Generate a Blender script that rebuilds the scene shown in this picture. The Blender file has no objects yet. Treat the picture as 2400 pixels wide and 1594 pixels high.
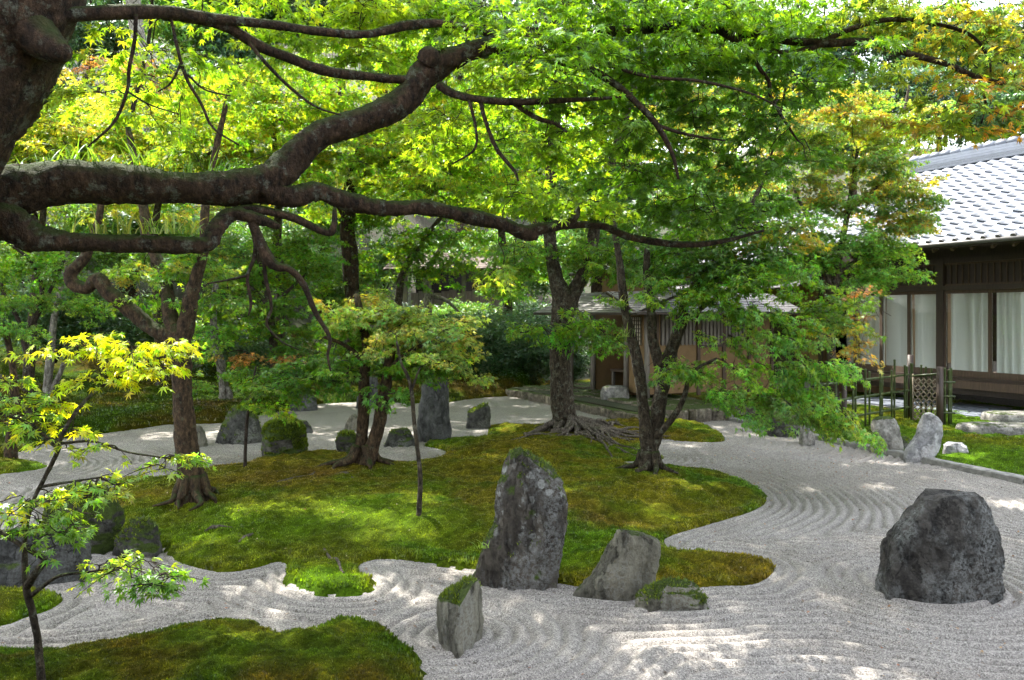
import bpy, math, random
import numpy as np
from mathutils import Matrix, Vector

random.seed(7)
rng = np.random.default_rng(11)
R = math.radians
scene = bpy.context.scene
col = scene.collection

# ------------------------------------------------------------------ camera
F = 1883.0          # focal length in pixels of the 2400 px wide photograph
CAM_Z = 2.0
HZ = 735.0          # row of the horizon
cam = bpy.data.cameras.new('camera')
cam.sensor_width = 36.0
cam.lens = 36.0 * F / 2400.0
cam.shift_y = -(797.0 - HZ) / 2400.0
cam.clip_start = 0.05
cam.clip_end = 2000.0
cam_ob = bpy.data.objects.new('camera', cam)
cam_ob.location = (0, 0, CAM_Z)
cam_ob.rotation_euler = (R(90), 0, 0)
col.objects.link(cam_ob)
scene.camera = cam_ob

# ------------------------------------------------------------------ light
SUN_AZ, SUN_EL = -42.0, 54.0
TO_SUN = np.array([math.sin(R(SUN_AZ)) * math.cos(R(SUN_EL)),
                   math.cos(R(SUN_AZ)) * math.cos(R(SUN_EL)), math.sin(R(SUN_EL))])
world = bpy.data.worlds.new('World')
scene.world = world
world.use_nodes = True
wn = world.node_tree
sky = wn.nodes.new('ShaderNodeTexSky')
sky.sky_type = 'NISHITA'
sky.sun_disc = False
sky.sun_elevation = R(SUN_EL)
sky.sun_rotation = R(SUN_AZ)
sky.air_density = 1.2
sky.dust_density = 1.5
wn.nodes['Background'].inputs[1].default_value = 0.15
hs = wn.nodes.new('ShaderNodeHueSaturation')     # a hazy, whitish autumn sky
hs.inputs['Saturation'].default_value = 0.30
wn.links.new(sky.outputs[0], hs.inputs['Color'])
wn.links.new(hs.outputs[0], wn.nodes['Background'].inputs[0])
sun = bpy.data.lights.new('sun', 'SUN')
sun.energy = 3.2
sun.angle = R(0.5)
sun.color = (1.0, 0.95, 0.86)
sun_ob = bpy.data.objects.new('sun', sun)
sun_ob.rotation_euler = Vector(TO_SUN).to_track_quat('Z', 'Y').to_euler()
sun_ob.location = (0, 0, 30)
col.objects.link(sun_ob)

scene.view_settings.view_transform = 'Standard'
scene.view_settings.look = 'None'
scene.view_settings.gamma = 1.0
scene.view_settings.use_curve_mapping = False
scene.view_settings.exposure = 2.7
scene.render.engine = 'CYCLES'
scene.cycles.use_denoising = True
scene.cycles.use_adaptive_sampling = True
scene.cycles.adaptive_threshold = 0.025
scene.cycles.max_bounces = 6
scene.cycles.diffuse_bounces = 3
scene.cycles.glossy_bounces = 2
scene.cycles.transmission_bounces = 4
scene.cycles.transparent_max_bounces = 6
scene.cycles.caustics_reflective = False
scene.cycles.caustics_refractive = False

# ------------------------------------------------------------------ geometry helpers
def P(px, py, d):
    """a point of the place seen at (px, py) of the photograph, d metres ahead"""
    return np.array([(px - 1200.0) / F * d, d, CAM_Z - (py - HZ) / F * d])

def G(px, py, z=0.0):
    """the point of the level ground z seen at (px, py)"""
    d = F * (CAM_Z - z) / (py - HZ)
    return np.array([(px - 1200.0) / F * d, d, z])

def _h(i, j, k, s):
    n = (i.astype(np.int64) * 374761393 + j.astype(np.int64) * 668265263
         + k.astype(np.int64) * 2147483647 + s * 974634777) & 0xffffffff
    n = ((n ^ (n >> 13)) * 1274126177) & 0xffffffff
    n = ((n ^ (n >> 16)) * 2246822519) & 0xffffffff
    return ((n ^ (n >> 15)) & 0xffffff) / float(0xffffff)

def vn(p, s=0):
    """value noise in [-1, 1]; p is (n, 3)"""
    p = np.asarray(p, float)
    i = np.floor(p).astype(np.int64)
    f = p - i
    f = f * f * (3 - 2 * f)
    r = 0
    for a in (0, 1):
        for b in (0, 1):
            for c in (0, 1):
                w = ((f[:, 0] if a else 1 - f[:, 0]) * (f[:, 1] if b else 1 - f[:, 1])
                     * (f[:, 2] if c else 1 - f[:, 2]))
                r = r + w * _h(i[:, 0] + a, i[:, 1] + b, i[:, 2] + c, s)
    return r * 2 - 1

def fbm(p, s=0, o=4):
    p = np.asarray(p, float)
    r, a, t = 0, 1.0, 0
    for k in range(o):
        r = r + a * vn(p * (2.03 ** k) + 17.3 * k, s + k)
        t += a
        a *= 0.5
    return r / t

def ss(a, b, x):
    t = np.clip((x - a) / (b - a), 0, 1)
    return t * t * (3 - 2 * t)

def nrmz(v):
    return v / np.maximum(np.linalg.norm(v, axis=-1, keepdims=True), 1e-9)

class MB:
    """collects vertices and faces of ONE mesh"""
    def __init__(self):
        self.v, self.t, self.q, self.c, self.n = [], [], [], [], 0
    def add(self, v, tris=None, quads=None, c=None):
        v = np.asarray(v, float).reshape(-1, 3)
        if tris is not None and len(tris):
            self.t.append(np.asarray(tris, np.int64).reshape(-1, 3) + self.n)
        if quads is not None and len(quads):
            self.q.append(np.asarray(quads, np.int64).reshape(-1, 4) + self.n)
        self.v.append(v)
        if c is not None:
            c = np.asarray(c, float)
            self.c.append(np.broadcast_to(c, (len(v), 3)))
        self.n += len(v)
        return self
    def box(self, a, b):
        a, b = np.minimum(a, b), np.maximum(a, b)
        v = [(x, y, z) for z in (a[2], b[2]) for y in (a[1], b[1]) for x in (a[0], b[0])]
        q = [(0, 2, 3, 1), (4, 5, 7, 6), (0, 1, 5, 4), (2, 6, 7, 3), (0, 4, 6, 2), (1, 3, 7, 5)]
        return self.add(v, quads=q)
    def bar(self, p, q, w, h, up=(0, 0, 1)):
        p, q = np.asarray(p, float), np.asarray(q, float)
        d = nrmz(q - p)
        up = np.asarray(up, float)
        s = nrmz(np.cross(d, up))
        u = np.cross(s, d)
        v = []
        for e in (p, q):
            for a, b in ((-1, -1), (1, -1), (1, 1), (-1, 1)):
                v.append(e + s * a * w / 2 + u * b * h / 2)
        f = [(3, 2, 1, 0), (4, 5, 6, 7), (0, 1, 5, 4), (1, 2, 6, 5), (2, 3, 7, 6), (3, 0, 4, 7)]
        return self.add(v, quads=f)
    def tube(self, pts, rad, m=8, c=None, rough=0.0, seed=0, cap=True, freq=3.0, fine=0.0):
        pts = np.asarray(pts, float)
        n = len(pts)
        rad = np.broadcast_to(np.asarray(rad, float), (n,))
        T = nrmz(np.gradient(pts, axis=0))
        ref = np.array([0.31, 0.17, 0.93]) if abs(T[0] @ np.array([0.31, 0.17, 0.93])) < 0.9 else np.array([1.0, 0, 0])
        u = nrmz(np.cross(T[0], ref))
        U = [u]
        for i in range(1, n):
            u = u - T[i] * (u @ T[i])
            u = u / max(np.linalg.norm(u), 1e-9)
            U.append(u)
        U = np.array(U)
        W = np.cross(T, U)
        a = np.arange(m) / m * 2 * np.pi
        ring = U[:, None] * np.cos(a)[None, :, None] + W[:, None] * np.sin(a)[None, :, None]
        rr = rad[:, None] * np.ones((n, m))
        if rough:
            q = (pts[:, None] + ring * rad[:, None, None]).reshape(-1, 3)
            rr = rr * (1 + rough * fbm(q * freq / max(rad.max() * 4, 0.02), seed, 3).reshape(n, m) * 1.6)
        if fine:        # furrowed bark
            q = (pts[:, None] + ring * rad[:, None, None]).reshape(-1, 3)
            rg = 0.35 - np.abs(fbm(q * 17.0, seed + 3, 3)) + 0.5 * (0.3 - np.abs(vn(q * 42.0, seed + 4)))
            rg = (rg - rg.mean()).reshape(n, m)
            rr = rr * (1 + fine * rg)
        v = (pts[:, None] + ring * rr[:, :, None]).reshape(-1, 3)
        i = np.arange(n - 1)[:, None] * m
        j = np.arange(m)[None]
        k = (j + 1) % m
        q = np.stack([i + j, i + k, i + m + k, i + m + j], -1).reshape(-1, 4)
        t = None
        if cap:
            v = np.vstack([v, pts[0], pts[-1]])
            t = [(n * m, b, a_) for a_, b in zip(range(m), list(range(1, m)) + [0])]
            o = (n - 1) * m
            t += [(n * m + 1, o + a_, o + b) for a_, b in zip(range(m), list(range(1, m)) + [0])]
        return self.add(v, t, q, c)
    def build(self, name, mat, parent=None, smooth=True, local=False):
        V = np.vstack(self.v)
        T = np.vstack(self.t) if self.t else np.zeros((0, 3), np.int64)
        Q = np.vstack(self.q) if self.q else np.zeros((0, 4), np.int64)
        me = bpy.data.meshes.new(name)
        me.vertices.add(len(V))
        me.vertices.foreach_set('co', V.astype(np.float32).ravel())
        me.loops.add(T.size + Q.size)
        me.loops.foreach_set('vertex_index', np.concatenate([T.ravel(), Q.ravel()]).astype(np.int32))
        me.polygons.add(len(T) + len(Q))
        st = np.concatenate([np.arange(len(T)) * 3, T.size + np.arange(len(Q)) * 4]).astype(np.int32)
        me.polygons.foreach_set('loop_start', st)
        me.polygons.foreach_set('use_smooth', np.full(len(T) + len(Q), bool(smooth)))
        me.update(calc_edges=True)
        if self.c:
            C = np.vstack(self.c)
            at = me.color_attributes.new('tint', 'FLOAT_COLOR', 'POINT')
            at.data.foreach_set('color', np.hstack([C, np.ones((len(C), 1))]).astype(np.float32).ravel())
        me.materials.append(mat)
        return put(name, me, parent, local)

def put(name, me, parent=None, local=False):
    o = bpy.data.objects.new(name, me)
    col.objects.link(o)
    if parent is not None:
        o.parent = parent
        if not local:
            o.matrix_parent_inverse = WORLD_INV.get(parent.name, Matrix())
    return o

WORLD_INV = {}
def tag(o, label=None, cat=None, group=None, kind=None):
    if label: o['label'] = label
    if cat: o['category'] = cat
    if group: o['group'] = group
    if kind: o['kind'] = kind
    return o

def thing(name, label, cat, loc=(0, 0, 0), rz=0.0, group=None):
    o = bpy.data.objects.new(name, None)
    o.location = [float(c) for c in loc]
    o.rotation_euler = (0, 0, rz)
    o.empty_display_size = 0.2
    col.objects.link(o)
    WORLD_INV[o.name] = (Matrix.Translation(o.location) @ Matrix.Rotation(rz, 4, 'Z')).inverted()
    return tag(o, label, cat, group)

def spline(ctrl, per=8):
    """Catmull-Rom through the rows of ctrl (any width)"""
    c = np.asarray(ctrl, float)
    if len(c) < 3:
        t = np.linspace(0, 1, per + 1)[:, None]
        return c[0] * (1 - t) + c[-1] * t
    e = np.vstack([2 * c[0] - c[1], c, 2 * c[-1] - c[-2]])
    out = []
    for i in range(len(c) - 1):
        p0, p1, p2, p3 = e[i:i + 4]
        t = np.linspace(0, 1, per, endpoint=False)[:, None]
        out.append(0.5 * (2 * p1 + (p2 - p0) * t + (2 * p0 - 5 * p1 + 4 * p2 - p3) * t ** 2
                          + (3 * p1 - p0 - 3 * p2 + p3) * t ** 3))
    out.append(c[-1:])
    return np.vstack(out)

# ------------------------------------------------------------------ materials
def mat(name):
    m = bpy.data.materials.new(name)
    m.use_nodes = True
    nt = m.node_tree
    return m, nt, nt.nodes['Principled BSDF']

def nd(nt, typ, **kw):
    n = nt.nodes.new('ShaderNode' + typ)
    for k, v in kw.items():
        if k.startswith('i_'):
            n.inputs[k[2:].replace('_', ' ')].default_value = v
        elif k.startswith('n') and k[1:].isdigit():
            n.inputs[int(k[1:])].default_value = v
        else:
            setattr(n, k, v)
    return n

def rgba(c): return (c[0], c[1], c[2], 1.0)

def noise(nt, scale, detail=4, rough=0.6, vec=None):
    n = nd(nt, 'TexNoise', i_Scale=scale, i_Detail=detail, i_Roughness=rough)
    if vec is not None: nt.links.new(vec, n.inputs['Vector'])
    return n

def ramp(nt, fac, stops):
    r = nt.nodes.new('ShaderNodeValToRGB')
    el = r.color_ramp.elements
    while len(el) < len(stops): el.new(0.5)
    for e, (p, c) in zip(el, stops):
        e.position = p
        e.color = rgba(c) if hasattr(c, '__len__') else (c, c, c, 1)
    nt.links.new(fac, r.inputs[0])
    return r.outputs[0]

def mixc(nt, fac, a, b, mode='MIX'):
    m = nt.nodes.new('ShaderNodeMix')
    m.data_type = 'RGBA'
    m.blend_type = mode
    for s, v in ((0, fac), (6, a), (7, b)):
        if hasattr(v, 'is_linked') or hasattr(v, 'links'):
            nt.links.new(v, m.inputs[s])
        else:
            m.inputs[s].default_value = v if s == 0 else rgba(v)
    return m.outputs[2]

def math_n(nt, op, a, b=None, clamp=False):
    m = nt.nodes.new('ShaderNodeMath')
    m.operation = op
    m.use_clamp = clamp
    for s, v in ((0, a), (1, b)):
        if v is None: continue
        if hasattr(v, 'links'): nt.links.new(v, m.inputs[s])
        else: m.inputs[s].default_value = v
    return m.outputs[0]

def bump(nt, bsdf, h, strength=0.5, dist=0.02):
    b = nd(nt, 'Bump', i_Strength=strength, i_Distance=dist)
    nt.links.new(h, b.inputs['Height'])
    nt.links.new(b.outputs[0], bsdf.inputs['Normal'])
    return b

def coords(nt, kind='Object', scale=None):
    t = nt.nodes.new('ShaderNodeTexCoord')
    o = t.outputs[kind]
    if scale:
        m = nt.nodes.new('ShaderNodeMapping')
        m.inputs['Scale'].default_value = scale
        nt.links.new(o, m.inputs[0])
        o = m.outputs[0]
    return o

def geo_pos(nt):
    return nt.nodes.new('ShaderNodeNewGeometry').outputs['Position']

def up_mask(nt, lo, hi):
    """1 where the surface looks up (moss and lichen grow there)"""
    g = nt.nodes.new('ShaderNodeNewGeometry')
    s = nt.nodes.new('ShaderNodeSeparateXYZ')
    nt.links.new(g.outputs['Normal'], s.inputs[0])
    mr = nd(nt, 'MapRange')
    mr.inputs[1].default_value, mr.inputs[2].default_value = lo, hi
    nt.links.new(s.outputs[2], mr.inputs[0])
    return mr.outputs[0]

M = {}
def leaf_mat(name, trans=0.52, gloss=0.028, bright=1.0, inst=False):
    m = bpy.data.materials.new(name)
    m.use_nodes = True
    nt = m.node_tree
    nt.nodes.clear()
    out = nt.nodes.new('ShaderNodeOutputMaterial')
    at = nd(nt, 'Attribute', attribute_name='tint')
    lc = at.outputs['Color']
    if inst:        # the spray's own colour times the leaf's variation
        ai = nd(nt, 'Attribute', attribute_name='stint', attribute_type='INSTANCER')
        lc = mixc(nt, 1.0, ai.outputs['Vector'], lc, 'MULTIPLY')
    lc = mixc(nt, 1.0, lc, (1.35, 1.35, 1.35), 'MULTIPLY')
    df = nd(nt, 'BsdfDiffuse')
    nt.links.new(lc, df.inputs[0])
    tr = nd(nt, 'BsdfTranslucent')
    tc = mixc(nt, 1.0, lc, (2.3 * bright, 2.0 * bright, 0.6 * bright), 'MULTIPLY')
    nt.links.new(tc, tr.inputs[0])
    mx = nd(nt, 'MixShader', n0=trans)
    nt.links.new(df.outputs[0], mx.inputs[1])
    nt.links.new(tr.outputs[0], mx.inputs[2])
    gl = nd(nt, 'BsdfGlossy', i_Roughness=0.42)
    gl.inputs['Color'].default_value = (0.9, 0.95, 1, 1)
    fr = nd(nt, 'LayerWeight', i_Blend=0.25)
    fac = math_n(nt, 'MULTIPLY_ADD', fr.outputs['Facing'], 0.07)
    fac.node.inputs[2].default_value = gloss
    m2 = nt.nodes.new('ShaderNodeMixShader')
    nt.links.new(fac, m2.inputs[0])
    nt.links.new(mx.outputs[0], m2.inputs[1])
    nt.links.new(gl.outputs[0], m2.inputs[2])
    nt.links.new(m2.outputs[0], out.inputs[0])
    return m
M['leaf'] = leaf_mat('maple_leaf')
M['leaf_dark'] = leaf_mat('evergreen_leaf', 0.25, 0.05)
M['leaf_i'] = leaf_mat('maple_spray_leaf', inst=True)
M['leaf_dark_i'] = leaf_mat('evergreen_spray_leaf', 0.25, 0.05, inst=True)
M['blade'] = leaf_mat('grass_blade', 0.4, 0.03)

def bark_mat(name, base, dark, lichen, lich_amt, moss_amt, scale=1.0):
    m, nt, b = mat(name)
    p = geo_pos(nt)
    mp = nd(nt, 'Mapping'); mp.inputs['Scale'].default_value = (scale, scale, 0.45 * scale)
    nt.links.new(p, mp.inputs[0])
    n1 = noise(nt, 22, 6, 0.75, mp.outputs[0])
    n2 = noise(nt, 6, 4, 0.6, p)
    c = ramp(nt, n1.outputs[0], [(0.38, dark), (0.56, base), (0.7, tuple(min(1, x * 2.2) for x in base))])
    n3 = noise(nt, 9 * scale, 6, 0.75, p)
    lf = ramp(nt, n3.outputs[0], [(0.60 - 0.12 * lich_amt, 0.0), (0.66 - 0.08 * lich_amt, 0.85)])
    n3b = noise(nt, 60, 3, 0.7, p)
    lf = math_n(nt, 'MULTIPLY', lf, ramp(nt, n3b.outputs[0], [(0.35, 0.25), (0.6, 1.0)]))
    c = mixc(nt, lf, c, lichen)
    mo = math_n(nt, 'MULTIPLY', up_mask(nt, 0.25, 0.8), ramp(nt, n2.outputs[0], [(0.62 - 0.35 * moss_amt, 0), (0.8 - 0.35 * moss_amt, 1)]))
    c = mixc(nt, mo, c, (0.032, 0.052, 0.008))
    nt.links.new(c, b.inputs['Base Color'])
    b.inputs['Roughness'].default_value = 0.92
    b.inputs['Specular IOR Level'].default_value = 0.25
    bump(nt, b, math_n(nt, 'ADD', n1.outputs[0], math_n(nt, 'MULTIPLY', n3b.outputs[0], 0.6)), 1.0, 0.045)
    return m
M['bark_old'] = bark_mat('old_maple_bark', (0.052, 0.032, 0.019), (0.009, 0.006, 0.004), (0.14, 0.155, 0.12), 0.45, 1.0)
M['bark'] = bark_mat('maple_bark', (0.070, 0.054, 0.036), (0.014, 0.010, 0.007), (0.17, 0.175, 0.135), 0.6, 0.6, 1.3)
M['bark_brown'] = bark_mat('brown_maple_bark', (0.082, 0.052, 0.028), (0.016, 0.011, 0.007), (0.11, 0.115, 0.07), 0.35, 0.8, 1.3)
M['bark_grey'] = bark_mat('grey_bark', (0.24, 0.22, 0.19), (0.07, 0.06, 0.05), (0.4, 0.4, 0.36), 0.5, 0.15, 1.0)
M['twig'] = bark_mat('twig_bark', (0.05, 0.036, 0.026), (0.02, 0.014, 0.01), (0.12, 0.12, 0.1), 0.1, 0.0, 2)
M['root'] = bark_mat('root_bark', (0.15, 0.125, 0.10), (0.035, 0.027, 0.02), (0.22, 0.2, 0.17), 0.4, 0.1, 2)

def stone_mat(name, base, dark, lichen=0.3, moss=0.0, lich_col=(0.42, 0.43, 0.4), spots=0.0, stria=1.0):
    m, nt, b = mat(name)
    p = coords(nt, 'Object')
    mp = nd(nt, 'Mapping'); mp.inputs['Scale'].default_value = (1, 1, 1.0 / stria)
    nt.links.new(p, mp.inputs[0])
    n1 = noise(nt, 9, 8, 0.68, mp.outputs[0])
    n2 = noise(nt, 42, 6, 0.75, p)
    n3 = noise(nt, 3.0, 5, 0.65, mp.outputs[0])
    c = ramp(nt, n1.outputs[0], [(0.36, dark), (0.53, base), (0.68, tuple(min(1, x * 1.7) for x in base))])
    c = mixc(nt, ramp(nt, n3.outputs[0], [(0.5, 0), (0.7, 0.55)]), c, (base[0] * 0.7, base[1] * 0.52, base[2] * 0.42))
    n5 = noise(nt, 4.5, 7, 0.6, mp.outputs[0])
    crack = ramp(nt, math_n(nt, 'ABSOLUTE', math_n(nt, 'SUBTRACT', n5.outputs[0], 0.5)), [(0.0, 0.6), (0.012, 0.0)])
    c = mixc(nt, crack, c, tuple(x * 0.6 for x in dark))
    lf = math_n(nt, 'MULTIPLY', ramp(nt, n3.outputs[0], [(0.58 - 0.25 * lichen, 0), (0.66 - 0.2 * lichen, 1)]),
                ramp(nt, n2.outputs[0], [(0.42, 0), (0.56, 0.9)]))
    c = mixc(nt, math_n(nt, 'MULTIPLY', lf, min(1, 0.3 + lichen)), c, lich_col)
    if spots:
        vo = nd(nt, 'TexVoronoi', i_Scale=15.0, i_Randomness=1.0)
        dist = nd(nt, 'VectorMath', operation='ADD')
        nn = noise(nt, 14, 3, 0.6, p)
        sc = nd(nt, 'VectorMath', operation='SCALE'); sc.inputs['Scale'].default_value = 0.09
        nt.links.new(nn.outputs['Color'], sc.inputs[0])
        nt.links.new(p, dist.inputs[0]); nt.links.new(sc.outputs[0], dist.inputs[1])
        nt.links.new(dist.outputs[0], vo.inputs['Vector'])
        rnd = nd(nt, 'SeparateColor')
        nt.links.new(vo.outputs['Color'], rnd.inputs[0])
        size = math_n(nt, 'MULTIPLY', math_n(nt, 'SUBTRACT', rnd.outputs[0], 1.0 - spots), 0.62)
        sp = math_n(nt, 'LESS_THAN', vo.outputs['Distance'], size)
        z = nd(nt, 'SeparateXYZ'); nt.links.new(p, z.inputs[0])
        sp = math_n(nt, 'MULTIPLY', sp, ramp(nt, n3.outputs[0], [(0.46, 0), (0.52, 1)]))
        sp = math_n(nt, 'MULTIPLY', sp, ramp(nt, z.outputs[2], [(0.25, 0.15), (0.5, 1)]))
        sp = math_n(nt, 'MULTIPLY', sp, ramp(nt, n2.outputs[0], [(0.3, 0.35), (0.5, 1)]))
        c = mixc(nt, math_n(nt, 'MULTIPLY', sp, 0.8), c, (0.36, 0.37, 0.35))
    if moss:
        n4 = noise(nt, 5.0, 6, 0.7, p)
        mm = math_n(nt, 'ADD', math_n(nt, 'MULTIPLY', up_mask(nt, -0.35, 0.75), 0.62), math_n(nt, 'MULTIPLY', n4.outputs[0], 0.62))
        mo = ramp(nt, mm, [(0.92 - 0.38 * moss, 0), (1.0 - 0.38 * moss, 1)])
        mc = ramp(nt, n2.outputs[0], [(0.3, (0.02, 0.032, 0.006)), (0.7, (0.075, 0.115, 0.014))])
        c = mixc(nt, mo, c, mc)
    nt.links.new(c, b.inputs['Base Color'])
    b.inputs['Roughness'].default_value = 0.88
    b.inputs['Specular IOR Level'].default_value = 0.3
    bump(nt, b, math_n(nt, 'SUBTRACT', math_n(nt, 'ADD', n1.outputs[0], math_n(nt, 'MULTIPLY', n2.outputs[0], 0.4)), math_n(nt, 'MULTIPLY', crack, 0.5)), 1.0, 0.07)
    return m

def wood_mat(name, base, dark, rough=0.8):
    m, nt, b = mat(name)
    p = coords(nt, 'Object', (14, 14, 1.4))
    n1 = noise(nt, 3, 6, 0.7, p)
    n2 = noise(nt, 2.0, 3, 0.6, coords(nt, 'Object'))
    c = ramp(nt, n1.outputs[0], [(0.3, dark), (0.7, base)])
    c = mixc(nt, ramp(nt, n2.outputs[0], [(0.4, 0), (0.75, 0.4)]), c, tuple(x * 0.6 for x in base))
    nt.links.new(c, b.inputs['Base Color'])
    b.inputs['Roughness'].default_value = rough
    bump(nt, b, n1.outputs[0], 0.4, 0.005)
    return m
M['wood_dark'] = wood_mat('dark_stained_wood', (0.055, 0.034, 0.024), (0.02, 0.013, 0.01), 0.6)
M['wood_grey'] = wood_mat('weathered_grey_wood', (0.24, 0.21, 0.18), (0.09, 0.075, 0.06))
M['wood_brown'] = wood_mat('brown_wood', (0.11, 0.07, 0.045), (0.04, 0.025, 0.018))
M['shingle'] = wood_mat('wood_shingle', (0.20, 0.19, 0.19), (0.07, 0.065, 0.065), 0.55)

def plain(name, c, rough=0.8, var=0.25, scale=6, b_str=0.15):
    m, nt, b = mat(name)
    p = coords(nt, 'Object')
    n1 = noise(nt, scale, 6, 0.65, p)
    cc = ramp(nt, n1.outputs[0], [(0.3, tuple(x * (1 - var) for x in c)), (0.7, tuple(min(1, x * (1 + var)) for x in c))])
    nt.links.new(cc, b.inputs['Base Color'])
    b.inputs['Roughness'].default_value = rough
    bump(nt, b, n1.outputs[0], b_str, 0.01)
    return m
M['ochre'] = plain('ochre_earth_plaster', (0.19, 0.118, 0.055), 0.95, 0.16, 5)
M['cream'] = plain('cream_paper', (0.55, 0.5, 0.4), 0.9, 0.06, 3)
M['curtain'] = plain('white_curtain_cloth', (0.86, 0.87, 0.82), 0.95, 0.05, 30, 0.05)
def curtain_mat():
    m = M['curtain']
    nt = m.node_tree
    b = nt.nodes['Principled BSDF']
    tr = nd(nt, 'BsdfTranslucent'); tr.inputs[0].default_value = (0.9, 0.9, 0.84, 1)
    mx = nd(nt, 'MixShader', n0=0.42)
    nt.links.new(b.outputs[0], mx.inputs[1]); nt.links.new(tr.outputs[0], mx.inputs[2])
    nt.links.new(mx.outputs[0], nt.nodes['Material Output'].inputs[0])
curtain_mat()
M['black_void'] = plain('dark_interior', (0.02, 0.017, 0.015), 0.9, 0.2)
M['tile'] = plain('silver_grey_roof_tile', (0.155, 0.172, 0.21), 0.42, 0.12, 9, 0.05)
_t = M['tile'].node_tree
_oi = _t.nodes.new('ShaderNodeObjectInfo')
_l = _t.nodes['Principled BSDF'].inputs['Base Color'].links[0].from_socket
_t.links.new(mixc(_t, 1.0, _l, ramp(_t, _oi.outputs['Random'], [(0.0, 0.62), (0.5, 1.0), (1.0, 1.25)]), 'MULTIPLY'), _t.nodes['Principled BSDF'].inputs['Base Color'])
M['gutter'] = plain('gutter_metal', (0.09, 0.085, 0.08), 0.45, 0.15)
M['slate'] = plain('blue_slate_paving', (0.115, 0.13, 0.16), 0.6, 0.3, 9)
M['kerb'] = plain('granite_kerb', (0.2, 0.195, 0.18), 0.9, 0.45, 12, 0.5)
M['rush'] = plain('woven_cane', (0.22, 0.18, 0.13), 0.8, 0.3, 30)

def glass_mat():
    m = bpy.data.materials.new('window_glass')
    m.use_nodes = True
    nt = m.node_tree
    nt.nodes.clear()
    out = nt.nodes.new('ShaderNodeOutputMaterial')
    t = nd(nt, 'BsdfTransparent'); t.inputs[0].default_value = (0.93, 0.96, 0.95, 1)
    g = nd(nt, 'BsdfGlossy', i_Roughness=0.02)
    fr = nd(nt, 'Fresnel', i_IOR=1.5)
    mx = nt.nodes.new('ShaderNodeMixShader')
    nt.links.new(fr.outputs[0], mx.inputs[0])
    nt.links.new(t.outputs[0], mx.inputs[1])
    nt.links.new(g.outputs[0], mx.inputs[2])
    nt.links.new(mx.outputs[0], out.inputs[0])
    return m
M['glass'] = glass_mat()

def bamboo_mat():
    m, nt, b = mat('green_bamboo')
    n1 = noise(nt, 7, 4, 0.6, geo_pos(nt))
    c = ramp(nt, n1.outputs[0], [(0.35, (0.022, 0.035, 0.010)), (0.6, (0.05, 0.07, 0.018)), (0.8, (0.1, 0.1, 0.03))])
    nt.links.new(c, b.inputs['Base Color'])
    b.inputs['Roughness'].default_value = 0.4
    return m
M['bamboo'] = bamboo_mat()

def moss_mat():
    m, nt, b = mat('moss')
    at = nd(nt, 'Attribute', attribute_name='tint')
    p = geo_pos(nt)
    n1 = noise(nt, 70, 5, 0.75, p)
    n2 = noise(nt, 18, 4, 0.7, p)
    k = ramp(nt, n1.outputs[0], [(0.3, 0.16), (0.7, 1.0)])
    c = mixc(nt, 1.0, at.outputs['Color'], k, 'MULTIPLY')
    nt.links.new(c, b.inputs['Base Color'])
    b.inputs['Roughness'].default_value = 1.0
    b.inputs['Specular IOR Level'].default_value = 0.05
    bump(nt, b, math_n(nt, 'ADD', n1.outputs[0], math_n(nt, 'MULTIPLY', n2.outputs[0], 1.2)), 1.0, 0.03)
    return m
M['moss'] = moss_mat()

def gravel_mat():
    m, nt, b = mat('white_gravel')
    p = geo_pos(nt)
    vo = nd(nt, 'TexVoronoi', i_Scale=140.0)
    nt.links.new(p, vo.inputs['Vector'])
    sep = nd(nt, 'SeparateColor'); nt.links.new(vo.outputs['Color'], sep.inputs[0])
    g = ramp(nt, sep.outputs[0], [(0.0, (0.018, 0.0164, 0.0148)), (0.2, (0.116, 0.106, 0.095)), (0.55, (0.24, 0.222, 0.203)), (1.0, (0.49, 0.457, 0.416))])
    vo2 = nd(nt, 'TexVoronoi', i_Scale=240.0)
    nt.links.new(p, vo2.inputs['Vector'])
    sep2 = nd(nt, 'SeparateColor'); nt.links.new(vo2.outputs['Color'], sep2.inputs[0])
    g = mixc(nt, 0.5, g, ramp(nt, sep2.outputs[1], [(0.0, (0.085, 0.08, 0.073)), (1, (0.34, 0.32, 0.295))]))
    n1 = noise(nt, 1.1, 4, 0.6, p)
    g = mixc(nt, ramp(nt, n1.outputs[0], [(0.45, 0), (0.75, 0.35)]), g, (0.42, 0.36, 0.30), 'MULTIPLY')
    nt.links.new(g, b.inputs['Base Color'])
    b.inputs['Roughness'].default_value = 0.95
    b.inputs['Specular IOR Level'].default_value = 0.2
    bump(nt, b, vo.outputs['Distance'], 0.4, 0.005)
    return m
M['gravel'] = gravel_mat()

def soil_mat():
    m, nt, b = mat('forest_floor')
    p = geo_pos(nt)
    n1 = noise(nt, 0.8, 6, 0.65, p)
    n2 = noise(nt, 25, 5, 0.7, p)
    c = ramp(nt, n1.outputs[0], [(0.38, (0.035, 0.026, 0.014)), (0.52, (0.026, 0.036, 0.010)), (0.66, (0.04, 0.058, 0.012))])
    c = mixc(nt, ramp(nt, n2.outputs[0], [(0.4, 0), (0.7, 0.6)]), c, (0.03, 0.022, 0.014))
    nt.links.new(c, b.inputs['Base Color'])
    b.inputs['Roughness'].default_value = 1.0
    bump(nt, b, n2.outputs[0], 0.8, 0.04)
    return m
M['soil'] = soil_mat()
# ------------------------------------------------------------------ ground
def poly_px(pts, z=0.0):
    return np.array([G(x, y, z)[:2] for x, y in pts])

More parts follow.
